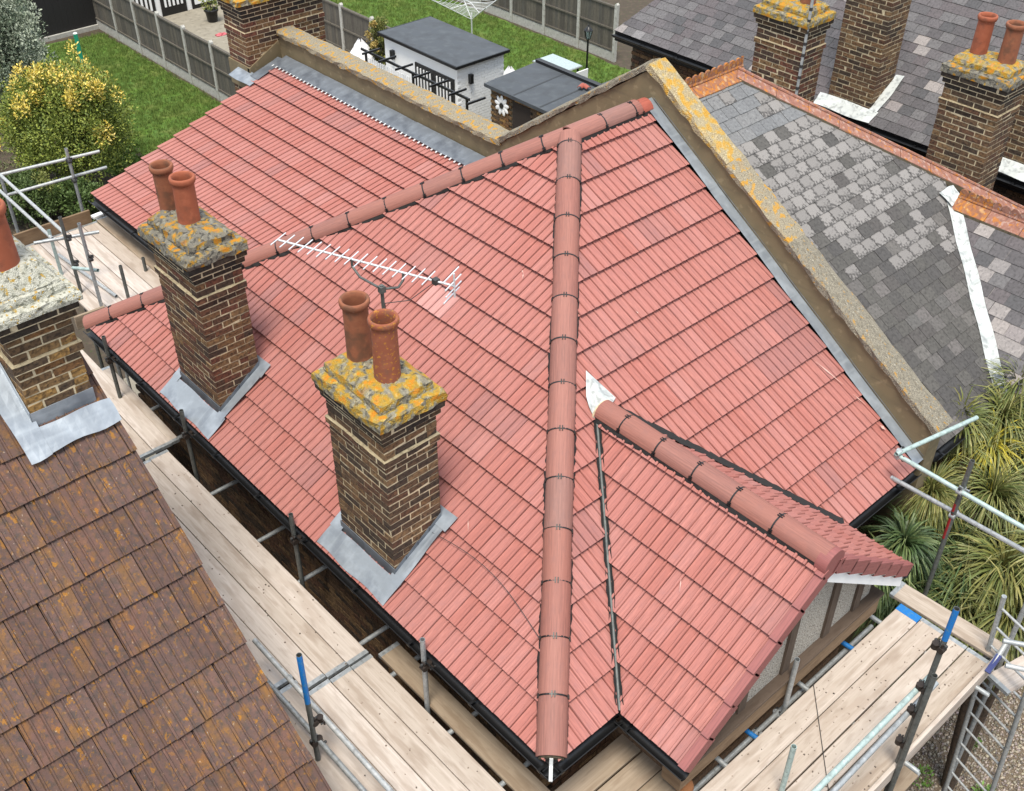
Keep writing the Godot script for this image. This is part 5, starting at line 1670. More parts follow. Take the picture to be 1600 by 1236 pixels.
func scaffold():
	var g1 := "boards of the side scaffold deck"
	var xs := [-0.235, -0.468, -0.702, -0.930, -1.158]
	var y := DECK
	# side deck: three lengths, butted with small gaps
	for k in 5:
		var x: float = xs[k]
		var jy := 0.0 if k != 3 else -0.01
		if k < 3:
			board(Vector3(x, y + jy, -2.375 - 0.02 * k), Vector3(x, y + jy, -6.33 + 0.02 * k), "pale side deck board between the two brick stacks, %s from the gutter" % ["first", "second", "third"][k], g1, M.board[[3, 1, 3][k]])
			board(Vector3(x + 0.10, y + jy, -6.40), Vector3(x + 0.16, y + jy, -9.6 - 0.1 * k), "pale side deck board behind the rear brick stack, %s from the gutter" % ["first", "second", "third"][k], "boards of the side deck behind the rear stack", M.board[[3, 1, 3][k]])
		else:
			board(Vector3(x, y + jy, -2.62), Vector3(x, y + jy, -6.5), "outer side deck board %s the lichened brown roof" % ["one board away from", "lying hard against"][k - 3], "outer boards of the side deck", M.board[[3, 3][k - 3]])
		var fr: float = [-2.345, -2.355, -2.375, -2.575, -2.58][k]
		var lab: String = ["inner plain board of the side deck below the front hip", "board smeared with turquoise paint on the side deck", "whitest board of the side deck, beneath the guard rails", "board of the side deck beside the blue-topped standard", "outermost board of the side deck, against the brown roof"][k]
		board(Vector3(x, y + (0.0 if k < 3 else -0.012), fr), Vector3(x, y + (0.0 if k < 3 else -0.012), fr + 3.0), lab, "", M.board[[1, 1, 3, 1, 1][k]])
		if k == 1:
			var sm := MB.new()
			var rg := RandomNumberGenerator.new(); rg.seed = 8
			for j in 46:
				var c := Vector3(x + rg.randfn(0, 0.035), y + 0.0012 + j * 0.00002, fr + 0.36 + rg.randfn(0, 0.075))
				var rr := rg.randf_range(0.004, 0.020)
				for a in 6: sm.tri(c, c + Vector3(cos(a * TAU / 6), 0, sin(a * TAU / 6) * 1.6) * rr, c + Vector3(cos((a + 1) * TAU / 6), 0, sin((a + 1) * TAU / 6) * 1.6) * rr)
			put("paint_smear", sm.mesh(), mat(Color(0.60, 0.72, 0.69), 0.8), get_node("scaffold_board_%03d" % used["scaffold_board"]))
	board(Vector3(0.052, y - 0.01, -2.30), Vector3(0.052, y - 0.01, 0.55), "weathered grey scaffold board tucked under the side gutter", "", M.board_grey[0])
	board(Vector3(-0.03, y - 0.012, -6.42), Vector3(0.02, y - 0.012, -8.32), "short clean board beside the gutter at the rear stack's foot", "", M.board[1])
	# front corner and gable decks
	var fz := [-0.02, 0.225, 0.46]
	for k in 3:
		board(Vector3(-0.06, y - 0.014, fz[k]), Vector3(2.6, y - 0.014, fz[k]), "dusty board under the front gutter corner, %s out from the brick wall" % ["first", "second", "third"][k], "boards under the front gutter corner", M.board_grey[[1, 1, 0][k]])
	var rz := [0.822, 1.065, 1.315, 1.562]
	var rl := ["gable deck board with a blue painted end, next to the pebbledash", "gable deck board with a pale repaired half, second out from the pebbledash", "gable deck board under the guard rails, third out from the pebbledash", "outer edge board of the gable deck above the gravel"]
	for k in 4:
		board(Vector3(-0.2 + 0.1 * k, y, rz[k]), Vector3(4.21, y, rz[k]), rl[k], "", M.board[[1, 0, 1, 2][k]], 0.235, false, k > 0)
	put("blue_end_band", boxm(Vector3(0.10, 0.0415, 0.238), Vector3(2.205 - 0.05, 0, 0)), M.blue_paint, get_node("scaffold_board_%03d" % (used["scaffold_board"] - 3)))
	board(Vector3(4.36, y - 0.0, 0.55), Vector3(4.40, y - 0.0, 1.70), "short cross board closing the end of the gable deck", "", M.board[2], 0.235)
	board(Vector3(4.15, y - 0.14, 1.82), Vector3(5.6, y - 0.14, 2.16), "white splashed board sticking out beyond the ladder head", "", M.board[3], 0.25)
	board(Vector3(1.4, y - 0.02, 1.70), Vector3(4.25, y - 0.02, 1.70), "upright toe board on the outside of the gable deck", "", M.board[1], 0.20, true, false)
	board(Vector3(3.3, -2.5, 1.42), Vector3(4.0, -2.5, 1.42), "short grey board on the lift below the gable deck", "", M.board_grey[1])
	# rear deck around the wing
	for k in 5:
		board(Vector3(1.53 - 0.235 * k, y, -8.75), Vector3(1.56 - 0.235 * k, y, -11.93), "bleached board of the rear deck, %s from the wing gutter" % ["first", "second", "third", "fourth", "fifth"][k], "boards of the rear deck", M.board[[0, 3, 3, 3, 1][k]])
	board(Vector3(1.74, y + 0.02, -9.3), Vector3(1.80, y + 0.02, -11.95), "weathered brown board lying under the wing gutter", "", M.board_grey[1])
	board(Vector3(0.45, y + 0.10, -11.97), Vector3(1.62, y + 0.10, -11.95), "knotty upright toe board closing the rear deck", "", M.timber_brown, 0.22, true, false)
	board(Vector3(0.2, y + 0.05, -9.42), Vector3(0.62, y + 0.05, -9.40), "short grey upright board by the lichened white cap", "", M.board_grey[0], 0.2, true, false)
	board(Vector3(1.66, y + 0.06, -12.0), Vector3(1.92, y + 0.06, -12.02), "white painted offcut at the wing's gutter end", "", M.white, 0.1, false, false)
	# inner standards along the side gutter
	var gi := "inner standards along the side gutter"
	for z in [-7.60, -5.74, -3.59, -1.535]:
		tube_thing(Vector3(-0.075, 0.22, z), Vector3(-0.075, GROUND, z), M.galv_dark if z < -3.0 else M.galv, "short steel standard rising between the side gutter and the deck", gi)
	for z in [-7.60, -5.74, -3.59, -1.535]:
		coupler(Vector3(-0.075, -0.115, z + 0.03), Vector3.BACK, Vector3.UP, M.coupler, "rusty coupler clamped on an inner standard beside the gutter", "couplers on the inner standards")
	var gt := "transoms spanning to the side wall"
	for z in [-7.2, -6.5, -5.38, -4.4, -3.62, -2.55, -2.05, -1.2, -0.5]:
		tube_thing(Vector3(0.27, y - 0.064, z), Vector3(-1.30, y - 0.064, z), M.galv, "steel transom under the side deck boards", gt)
	tube_thing(Vector3(-0.12, y - 0.115, 0.7), Vector3(-0.12, y - 0.115, -9.0), M.galv, "long ledger beneath the side deck boards, nearer the wall", "")
	# blue-topped standard and guard rails on the outside
	tube_thing(Vector3(-1.137, 0.72, -1.733), Vector3(-1.137, GROUND, -1.733), M.galv_dark, "standard with a bright blue painted top beside the brown roof", "", M.blue_paint, 0.62)
	tube_thing(Vector3(-1.02, -0.20, -2.83), Vector3(-1.02, -0.20, 0.9), M.galv_pale, "pale pinkish upper guard rail of the side deck", "")
	tube_thing(Vector3(-1.10, -0.46, -2.62), Vector3(-1.10, -0.46, 0.9), M.galv, "grey lower guard rail of the side deck", "")
	tube_thing(Vector3(-0.96, y - 0.115, -6.6), Vector3(-0.96, y - 0.115, 0.9), M.galv, "long ledger beneath the outer boards of the side deck", "")
	coupler(Vector3(-1.08, -0.20, -1.733), Vector3.BACK, Vector3.UP, M.coupler, "rusty coupler on the blue paint of the side standard", "")
	coupler(Vector3(-1.12, -0.46, -1.733), Vector3.BACK, Vector3.UP, M.coupler, "rusty coupler just below the blue paint of the side standard", "")
	# gable deck: standards, rails
	tube_thing(Vector3(2.55, 1.38, 1.70), Vector3(2.55, -3.4, 1.70), M.galv_dark, "tall standard with a blue top in front of the gable deck", "", M.blue_paint, 0.36)
	tube_thing(Vector3(2.50, 0.66, 1.74), Vector3(2.50, GROUND, 1.74), M.galv_dark, "rusty second standard lapped beside the blue-topped one", "")
	tube_thing(Vector3(2.72, 0.36, 1.645), Vector3(-0.4, 0.42, 1.645), M.galv_green, "greenish upper guard rail across the gable deck", "")
	tube_thing(Vector3(2.95, 0.07, 1.645), Vector3(-0.4, -0.05, 1.645), M.galv, "grey lower guard rail across the gable deck", "")
	for q in [[0.92, "rusty coupler joining the lapped standards at the blue paint"], [0.40, "rusty coupler holding the greenish guard rail"], [0.08, "rusty coupler holding the grey guard rail of the gable deck"], [-0.35, "pinkish rusted coupler low on the lapped standards"]]:
		coupler(Vector3(2.535, q[0], 1.68), Vector3.RIGHT, Vector3.UP, M.coupler, q[1], "")
	tube_thing(Vector3(2.36, -0.04, 0.665), Vector3(2.36, GROUND, 0.665), M.galv, "open-topped standard between the pebbledash gable and the deck", "")
	tube_thing(Vector3(1.59, 0.0, 1.19), Vector3(1.59, -2.9, 1.19), M.galv_green, "stained standard standing through the gable deck boards", "")
	tube_thing(Vector3(0.9, -0.88, 0.61), Vector3(3.9, -0.88, 0.61), M.galv, "steel ledger running along the pebbledash gable", "", M.blue_paint, 0.05)
	tube_thing(Vector3(0.9, -1.16, 0.56), Vector3(3.9, -1.16, 0.56), M.galv, "lower steel ledger below the gable's tie beam", "")
	tube_thing(Vector3(1.96, -0.84, 0.42), Vector3(1.98, -0.84, 0.72), M.blue_paint, "short blue tube end under the gable's tie beam", "")
	tube_thing(Vector3(3.45, -0.82, 0.40), Vector3(3.47, -0.82, 0.80), M.blue_paint, "short blue transom below the white bargeboard", "")
	for q in [[2.36, -0.90, "galvanised coupler at the foot of the open-topped standard"], [2.05, -0.92, "galvanised coupler beside the short blue tube end"]]:
		coupler(Vector3(q[0], q[1], 0.62), Vector3.RIGHT, Vector3.UP, M.galv, q[2], "")
	for x in [0.4, 1.5, 2.7, 3.9]:
		tube_thing(Vector3(x, y - 0.064, 0.5), Vector3(x, y - 0.064, 1.85), M.galv, "transom under the gable deck boards", "transoms under the gable deck")
	tube_thing(Vector3(-0.5, y - 0.115, 1.62), Vector3(4.6, y - 0.115, 1.62), M.galv_dark, "long ledger under the outer edge of the gable deck", "")
	# navy-marked tube at the ladder head, rails and posts by the palms
	tube_thing(Vector3(4.28, -0.42, 1.72), Vector3(4.02, -0.60, 1.74), M.galv_pale, "short tube with a navy blue end beside the ladder head", "", null)
	put("navy_sleeve", boxm(Vector3(0.20, 0.05, 0.05), Vector3(4.08, -0.56, 1.735), Basis(Vector3(0, 0, 1), 0.6)), M.navy_paint, get_node("scaffold_tube_%03d" % used["scaffold_tube"]))
	tube_thing(Vector3(4.46, 0.55, 1.70), Vector3(4.46, GROUND, 1.70), M.galv, "corner standard behind the ladder", "")
	tube_thing(Vector3(3.86, 0.0, 1.78), Vector3(4.6, 0.0, 2.9), M.galv, "upper rail running out past the ladder", "")
	tube_thing(Vector3(3.95, -0.35, 1.86), Vector3(4.6, -0.35, 2.9), M.galv_pale, "lower rail running out past the ladder", "")
	tube_thing(Vector3(4.83, 0.84, 0.69), Vector3(4.83, GROUND, 0.68), M.galv_dark, "standard with a red painted length among the palms", "")
	var rp := MB.new()
	rp.tube(Vector3(4.83, 0.28, 0.685), Vector3(4.83, -0.20, 0.685), 0.0255, 0.0255, 14, false)
	put("painted_length", rp.mesh(), M.red_paint, get_node("scaffold_tube_%03d" % used["scaffold_tube"]))
	tube_thing(Vector3(4.88, 0.095, -0.04), Vector3(4.88, 0.16, 2.2), M.galv_pale, "lower pale guard rail beside the palms", "")
	tube_thing(Vector3(4.78, 0.485, -0.03), Vector3(4.78, 0.46, 2.2), M.galv_green, "upper greenish guard rail beside the palms", "")
	tube_thing(Vector3(4.72, 0.54, 0.01), Vector3(5.87, 0.52, 0.24), M.galv_green, "pale cross tube lying towards the party wall coping end", "")
	coupler(Vector3(4.78, 0.51, 0.01), Vector3.RIGHT, Vector3.BACK, M.galv, "galvanised coupler at the party wall end of the greenish rail", "")
	coupler(Vector3(4.855, 0.11, 0.685), Vector3.BACK, Vector3.UP, M.galv, "galvanised coupler on the red painted length", "")
	coupler(Vector3(4.805, 0.47, 0.69), Vector3.BACK, Vector3.UP, M.galv, "galvanised coupler above the red painted length", "")
	# rear guard rails and standards
	var rear := [[Vector3(0.613, 0.50, -10.165), Vector3(0.613, GROUND, -10.165), M.galv_dark, "dark standard rising beside the hanging couplers on the rear deck"],
		[Vector3(0.644, 0.64, -9.575), Vector3(0.644, GROUND, -9.575), M.galv, "tallest grey standard behind the white capped stack"],
		[Vector3(0.613, 0.03, -10.80), Vector3(0.613, -1.2, -10.80), M.galv_green, "olive stained short standard on the rear deck"],
		[Vector3(1.009, -0.12, -9.506), Vector3(1.009, -1.4, -9.506), M.galv_dark, "short dark standard just behind the rear hip tiles"],
		[Vector3(1.563, -0.48, -10.088), Vector3(1.563, -1.4, -10.088), M.galv_dark, "stub of tube beside the rear stack's cap"],
		[Vector3(1.669, 0.36, -12.383), Vector3(1.669, GROUND, -12.383), M.galv, "standard in front of the yellow shrub"],
		[Vector3(0.72, 0.12, -12.70), Vector3(0.72, GROUND, -12.70), M.galv, "standard at the outer corner of the rear deck"],
		[Vector3(0.62, 0.12, -12.72), Vector3(2.15, 0.17, -12.35), M.galv_pale, "upper pale rail in front of the yellow shrub"],
		[Vector3(0.70, -0.22, -12.70), Vector3(2.22, -0.14, -12.40), M.galv_pale, "lower pale rail in front of the yellow shrub"],
		[Vector3(0.70, 0.16, -12.76), Vector3(0.62, 0.24, -10.18), M.galv_pale, "upper pale rail along the outer side of the rear deck"],
		[Vector3(0.66, -0.14, -12.76), Vector3(0.60, -0.06, -10.70), M.galv_pale, "lower pale rail along the outer side of the rear deck"],
		[Vector3(0.30, 0.05, -10.55), Vector3(1.12, 0.02, -10.30), M.galv, "cross tube spanning two standards on the rear deck"],
		[Vector3(0.56, -0.22, -10.05), Vector3(0.72, -0.10, -9.56), M.galv_green, "greenish cross tube at the foot of the olive standard"],
		[Vector3(0.80, y + 0.03, -11.3), Vector3(0.92, y + 0.03, -9.7), M.galv_pale, "loose pale tube lying along the rear deck"]]
	for q in rear: tube_thing(q[0], q[1], q[2], q[3], "")
	for q in [[Vector3(0.64, 0.16, -10.165), "dark coupler high on the rear deck's dark standard"], [Vector3(0.64, -0.24, -10.165), "dark coupler low on the rear deck's dark standard"], [Vector3(0.66, 0.10, -9.575), "dark coupler on the tallest rear standard"], [Vector3(1.669, -0.18, -12.40), "small coupler below the rail by the yellow shrub"], [Vector3(1.669, 0.15, -12.40), "small coupler at the rail crossing by the yellow shrub"]]:
		coupler(q[0], Vector3.RIGHT, Vector3.UP, M.coupler_dark, q[1], "")
	# grit and mortar crumbs dropped on the decks
	var cr := MB.new()
	cr.box(Vector3.ZERO, Vector3(0.012, 0.007, 0.010), Basis.IDENTITY, Vector2.ZERO, 0.005, 3)
	var mm := MultiMesh.new()
	mm.transform_format = MultiMesh.TRANSFORM_3D
	mm.use_colors = true
	mm.mesh = cr.mesh()
	mm.instance_count = 520
	var rg2 := RandomNumberGenerator.new()
	rg2.seed = 303
	for i in 520:
		var p := Vector3(rg2.randf_range(-1.2, -0.12), y + 0.004, rg2.randf_range(-9.0, 0.6)) if i % 2 else Vector3(rg2.randf_range(0.6, 4.2), y + 0.004, rg2.randf_range(0.72, 1.66))
		var sc := rg2.randf_range(0.4, 1.3)
		mm.set_instance_transform(i, Transform3D(Basis(Vector3.UP, rg2.randf() * TAU).scaled(Vector3(sc, sc * 0.6, sc)), p))
		var vv := rg2.randf_range(0.05, 0.35)
		mm.set_instance_color(i, Color(vv, vv * 0.8, vv * 0.65))
	var mi := MultiMeshInstance3D.new()
	mi.multimesh = mm
	mi.material_override = M.stone
	mi.name = "deck_grit"
	add_child(mi)
	tag(mi, "crumbs of mortar and grit scattered on the scaffold boards", "grit", "", "stuff")
	# ladder
	var lt := thing("ladder", "grey aluminium pole ladder rising from the gravel to the gable deck", "ladder", Vector3(4.4, GROUND, 1.9))
	lt.position = Vector3.ZERO
	var a0 := Vector3(4.30, 0.05, 1.54)
	var a1 := Vector3(4.46, GROUND, 1.86)
	var b0 := Vector3(4.15, 0.05, 2.02)
	var b1 := Vector3(4.31, GROUND, 2.34)
	for s in [[a0, a1], [b0, b1]]:
		var m := MB.new()
		m.tube(s[0], s[1], 0.024, 0.024, 10)
		put("stile", m.mesh(), M.galv, lt)
	for k in 20:
		var f := (k + 0.6) / 20.5
		var m := MB.new()
		m.tube(a0.lerp(a1, f), b0.lerp(b1, f), 0.013, 0.013, 8)
		put("rung", m.mesh(), M.galv_pale, lt)
	# thin lines hanging across the gable deck
	for q in [[Vector3(3.1, 1.6, 0.95), Vector3(1.95, -0.69, 1.3)], [Vector3(3.95, 0.6, 1.0), Vector3(2.95, -0.35, 1.55)]]:
		var w := MB.new()
		w.tube(q[0] - (q[0] - q[1]) * 0.45, q[1], 0.0035, 0.0035, 5)
	var w1 := MB.new()
	w1.tube(Vector3(2.74, y + 0.004, 0.70), Vector3(1.75, y + 0.004, 1.60), 0.004, 0.004, 6)
	tag(put("cord", w1.mesh(), M.wire), "thin dark cord lying across the gable deck boards", "cord")
	# brown rounded sack on the boards under the verge
	var sk := MB.new()
	sk.lathe(Vector3(1.02, y, 0.60), [Vector2(0.0, 0.10), Vector2(0.04, 0.098), Vector2(0.075, 0.075), Vector2(0.085, 0.04), Vector2(0.07, 0.0)], 16)
	sk.lathe(Vector3(0.96, y + 0.07, 0.565), [Vector2(0, 0.05), Vector2(0.02, 0.045), Vector2(0.028, 0.02), Vector2(0.02, 0.0)], 10)
	sk.lathe(Vector3(1.06, y + 0.07, 0.54), [Vector2(0, 0.05), Vector2(0.02, 0.045), Vector2(0.028, 0.02), Vector2(0.02, 0.0)], 10)
	tag(put("cloth_bundle", sk.mesh(), M.fabric_brown), "small brown knotted cloth bundle on the boards below the gable verge", "bundle")

# ---------------------------------------------------------------- television aerial
func aerial():
	var t := thing("television_aerial", "white many-armed television aerial on a mast behind the near chimney pots", "aerial")
	var y := 2.85
	var p0 := Vector3(0.487, y, -4.068)
	var p1 := Vector3(1.16, y, -2.47)
	var d := (p1 - p0).normalized()
	var sd := Vector3.UP.cross(d).normalized()
	var mast := Vector3(0.775, 0, -2.96)
	var m := MB.new()
	m.tube(Vector3(mast.x, 1.55, mast.z), Vector3(mast.x, y - 0.06, mast.z), 0.016, 0.016, 10)
	put("mast", m.mesh(), M.galv_dark, t)
	var br := MB.new()
	br.box(Vector3(mast.x - 0.01, 1.66, mast.z), Vector3(0.06, 0.05, 0.09))
	put("wall_bracket", br.mesh(), M.galv_dark, t)
	# cranked support loop
	var mid := p0.lerp(p1, 0.60)
	var ha := p0.lerp(p1, 0.43)
	var hb := p0.lerp(p1, 0.72)
	var lp := MB.new()
	var pts := [ha, ha + Vector3(0, -0.07, 0), ha.lerp(Vector3(mast.x, y - 0.12, mast.z), 0.25) + Vector3(0, -0.10, 0), Vector3(mast.x, y - 0.10, mast.z), hb.lerp(Vector3(mast.x, y - 0.12, mast.z), 0.25) + Vector3(0, -0.10, 0), hb + Vector3(0, -0.07, 0), hb]
	for k in pts.size() - 1: lp.tube(pts[k], pts[k + 1], 0.011, 0.011, 8)
	lp.box(Vector3(mast.x, y - 0.10, mast.z), Vector3(0.05, 0.06, 0.05))
	put("support_arm", lp.mesh(), M.galv_dark, t)
	var boom := MB.new()
	boom.tube(p0, p1, 0.010, 0.010, 8)
	put("boom", boom.mesh(), M.aerial, t)
	var n := 17
	for k in n:
		var c := p0.lerp(p1, k / 18.6)
		var e := MB.new()
		e.tube(c - sd * 0.115 + Vector3(0, 0.012, 0), c + sd * 0.115 + Vector3(0, 0.012, 0), 0.006, 0.006, 6)
		put("element", e.mesh(), M.aerial, t)
	var dp := MB.new()
	var dc := p0.lerp(p1, 0.90)
	dp.box(dc, Vector3(0.05, 0.05, 0.05))
	put("dipole_box", dp.mesh(), M.coupler_dark, t)
	for k in 4:
		var c := p1 + Vector3(0, -0.10 + k * 0.066, 0) - d * 0.02 * absf(k - 1.5)
		var e := MB.new()
		e.tube(c - sd * 0.14, c + sd * 0.14, 0.007, 0.007, 6)
		put("reflector", e.mesh(), M.aerial, t)
	var up := MB.new()
	up.tube(p1 - Vector3(0, 0.11, 0), p1 + Vector3(0, 0.12, 0), 0.008, 0.008, 6)
	put("reflector_post", up.mesh(), M.aerial, t)
	var cb := MB.new()
	var q := [dc, dc.lerp(Vector3(mast.x, y - 0.2, mast.z), 0.5) - Vector3(0, 0.10, 0), Vector3(mast.x + 0.02, y - 0.25, mast.z), Vector3(mast.x + 0.02, 1.5, mast.z)]
	for k in q.size() - 1: cb.tube(q[k], q[k + 1], 0.004, 0.004, 5)
	put("cable", cb.mesh(), M.wire, t)
	# the cable that trails over the tiles from the near stack to the front hip
	var S := sqrt(A * A + H * H)
	var s1 := slope(Vector3(0, 0, -2 * A), Vector3(-1, 0, 0), T)
	var c2 := MB.new()
	var pr := []
	for k in 15:
		var f := k / 14.0
		pr.append(on(s1, 2 * A - 2.25 + f * 1.83, 0.80 - f * 0.08 + 0.10 * sin(f * PI * 1.3), 0.09))
	for k in 14: c2.tube(pr[k], pr[k + 1], 0.0035, 0.0035, 5)
	tag(put("loose_cable", c2.mesh(), M.wire), "thin loose cable trailing over the red tiles from the near stack's flashing", "cable")

# ---------------------------------------------------------------- gardens behind
func fence(label: String, P: Vector3, bay: Vector3, bays: int, h := 1.7):
	var t := thing("fence", label, "fence", P)
	var d := bay.normalized()
	var L := bay.length()
	var ang := atan2(-d.z, d.x)
	var B := Basis(Vector3.UP, ang)
	var post := MB.new()
	post.box(Vector3(0, h / 2, 0), Vector3(0.11, h, 0.10), Basis.IDENTITY)
	post.prism([Vector3(-0.055, h, -0.05), Vector3(0.055, h, -0.05), Vector3(0, h + 0.05, -0.05)], Vector3(0, 0, 0.10))
	var pm := post.mesh()
	var gb := boxm(Vector3(L - 0.12, 0.28, 0.05), Vector3(L / 2, 0.14, 0))
	var ph := h - 0.34
	var pale_meshes := []
	for k in 3:
		var b := MB.new()
		b.box(Vector3.ZERO, Vector3(ph, 0.112, 0.018), Basis(Vector3(0, 1, 0), Vector3(-1, 0, 0), Vector3(0, 0, 1)), Vector2(k * 1.3, k * 0.7))
		pale_meshes.append(b.mesh())
	var rail := boxm(Vector3(L - 0.12, 0.05, 0.03))
	for i in bays + 1:
		put("post", pm, M.concrete, t, Transform3D(B, bay * i))
		if i == bays: break
		put("gravel_board", gb, M.concrete, t, Transform3D(B, bay * i))
		var n := int((L - 0.12) / 0.108)
		for k in n:
			put("pale", pale_meshes[k % 3], M.fence_wood[rng.randi() % 4], t, Transform3D(B * Basis(Vector3.UP, 0.05), bay * i + d * (0.06 + (k + 0.5) * (L - 0.12) / n) + Vector3(0, 0.29 + ph / 2, 0)))
		for yy in [0.34, 0.29 + ph * 0.5, 0.29 + ph - 0.03]:
			for sg: float in [-1.0, 1.0]:
				put("rail", rail, M.fence_wood[2], t, Transform3D(B, bay * i + d * L / 2 + Vector3(0, yy, 0) + d.cross(Vector3.UP) * 0.024 * sg))

func gardens():
	var G := GROUND
	fence("grey boarded fence with concrete posts beside the lawn with the yellow shrub", Vector3(10.33, G, -32.2), Vector3(0, 0, 1.56), 8)
	fence("grey boarded fence with concrete posts behind the white garden room", Vector3(14.82, G, -29.2), Vector3(0, 0, 1.56), 6)
	fence("grey boarded fence with concrete posts along the far lawn with the clothes airer", Vector3(20.92, G, -33.0), Vector3(0, 0, 1.57), 9, 1.75)
	# black boarded fence across the lawn's end
	var bf := thing("boarded_fence", "plain black boarded fence across the end of the lawn", "fence", Vector3(6.4, G, -32.15))
	for k in 20: put("plank", boxm(Vector3(1.75, 0.196, 0.03), Vector3(0.1 + k * 0.2, 0.93, 0), Basis(Vector3(0, 1, 0), Vector3(-1, 0, 0), Vector3(0, 0, 1))), M.black_rough, bf)
	put("plinth", boxm(Vector3(4.1, 0.14, 0.12), Vector3(1.95, 0.07, 0.03)), M.concrete, bf)
	var gp := MB.new()
	gp.tube(Vector3(0, 0, 0), Vector3(0, 1.55, 0), 0.06, 0.06, 16)
	var post := thing("green_post", "turquoise green plastic post on the lawn behind the yellow shrub", "post", Vector3(7.95, G, -27.9))
	put("pole", gp.mesh(), M.green_plastic, post)
	var gc := MB.new(); gc.lathe(Vector3(0, 1.55, 0), [Vector2(0.062, 0), Vector2(0.062, 0.01), Vector2(0.03, 0.03), Vector2(0, 0.035)], 16)
	put("pole_cap", gc.mesh(), M.white, post)
	# white garden room with a grey flat roof, dark doors and wall lamps
	var x0 := 13.22; var x1 := 14.78; var z0 := -20.15; var z1 := -17.12
	var h := 2.36
	var t := thing("garden_room", "white garden room with flat grey roof and black barred doors", "garden building", Vector3(x0, G, z1))
	t.position = Vector3.ZERO
	put("wall", boxm(Vector3(x1 - x0, h, z1 - z0), Vector3((x0 + x1) / 2, G + h / 2, (z0 + z1) / 2)), M.white, t)
	var brk := brick_mesh(0.214, 0.064, 0.03, 1)
	var wst := SurfaceTool.new()
	for i in 31:
		for k in 8:
			var xx := x0 + 0.11 + k * 0.225 + (0.1125 if i % 2 else 0.0)
			if xx < x1 - 0.08: wst.append_from(brk, 0, Transform3D(Basis.IDENTITY, Vector3(xx, G + 0.04 + i * 0.0755, z1 - 0.005)))
	var wbm := ArrayMesh.new(); wst.commit(wbm)
	put("painted_brickwork", wbm, M.white_brick, t).set_meta("kind", "stuff")
	var rf := MB.new()
	rf.rbox(Vector3((x0 + x1) / 2, G + h + 0.05, (z0 + z1) / 2), Vector3(x1 - x0 + 0.20, 0.06, z1 - z0 + 0.20), 0.012)
	put("roof", rf.mesh(), M.felt, t)
	var tr := MB.new()
	for q in [[Vector3((x0 + x1) / 2, G + h + 0.035, z1 + 0.105), Vector3(x1 - x0 + 0.23, 0.075, 0.02)], [Vector3(x0 - 0.115, G + h + 0.035, (z0 + z1) / 2), Vector3(0.02, 0.075, z1 - z0 + 0.23)], [Vector3(x1 + 0.115, G + h + 0.035, (z0 + z1) / 2), Vector3(0.02, 0.075, z1 - z0 + 0.23)], [Vector3((x0 + x1) / 2, G + h + 0.02, z0 - 0.115), Vector3(x1 - x0 + 0.26, 0.12, 0.02)]]: tr.box(q[0], q[1])
	put("roof_trim", tr.mesh(), M.black, t)
	for k in 2:
		var zc := -18.42 + k * 0.80
		var dr := Node3D.new(); dr.name = "door"; t.add_child(dr, true)
		put("frame", boxm(Vector3(0.05, 2.0, 0.79), Vector3(x0 - 0.012, G + 1.02, zc)), M.black, dr)
		put("pane", boxm(Vector3(0.02, 1.75, 0.62), Vector3(x0 - 0.035, G + 1.05, zc)), M.glass, dr)
		for j in 5: put("bar", boxm(Vector3(0.03, 1.75, 0.04), Vector3(x0 - 0.05, G + 1.05, zc - 0.26 + j * 0.13)), M.white, dr)
	for q in [Vector3(x0 - 0.06, G + 1.95, -19.75), Vector3(13.62, G + 1.98, z1 + 0.06)]:
		put("wall_lamp", boxm(Vector3(0.10, 0.24, 0.10), q), M.black, t)
	# black pergola in front of it
	var pg := thing("pergola", "thin black pergola bars in front of the white garden room", "pergola", Vector3.ZERO)
	put("beam", boxm(Vector3(0.04, 0.06, 4.4), Vector3(12.42, G + 2.2, -17.9)), M.black, pg)
	for k in 7: put("rafter", boxm(Vector3(0.56, 0.05, 0.035), Vector3(12.38, G + 2.28, -19.6 + k * 0.70)), M.black, pg)
	for z in [-19.9, -17.9, -15.8]: put("post", boxm(Vector3(0.05, 2.2, 0.05), Vector3(12.42, G + 1.1, z)), M.black, pg)
	var rl := MB.new()
	for k in 24: rl.box(Vector3(12.42, G + 1.55, -19.8 + k * 0.075), Vector3(0.02, 1.0, 0.03))
	put("slatted_screen", rl.mesh(), M.white, pg).set_meta("kind", "stuff")
	# low brick shed with a black felt roof
	var sh := thing("brick_shed", "low dark brick shed with black felt roof and a daisy ornament", "shed", Vector3.ZERO)
	var sx0 := 13.55; var sx1 := 15.15; var sz0 := -16.2; var sz1 := -13.4
	put("wall", boxm(Vector3(sx1 - sx0, 2.1, sz1 - sz0), Vector3((sx0 + sx1) / 2, G + 1.05, (sz0 + sz1) / 2)), M.mortar_dark, sh)
	var sst := {}
	for i in 27:
		for k in 13:
			var z := sz0 + 0.11 + k * 0.225 + (0.1125 if i % 2 else 0.0)
			if z > sz1 - 0.06 or (z > -15.42 and z < -14.66 and i < 26) or (z > -14.30 and z < -13.70 and i > 12): continue
			var m: Material = M.brick_yellow[(i * 3 + k * 5) % 6]
			if not sst.has(m): sst[m] = SurfaceTool.new()
			sst[m].append_from(brick_mesh(0.214, 0.064, 0.05, (i + k) % 3), 0, Transform3D(Basis(Vector3.UP, PI / 2), Vector3(sx0 - 0.005, G + 0.04 + i * 0.0755, z)))
	var sam := ArrayMesh.new()
	for m in sst:
		sst[m].commit(sam)
		sam.surface_set_material(sam.get_surface_count() - 1, m)
	put("brickwork", sam, null, sh).set_meta("kind", "stuff")
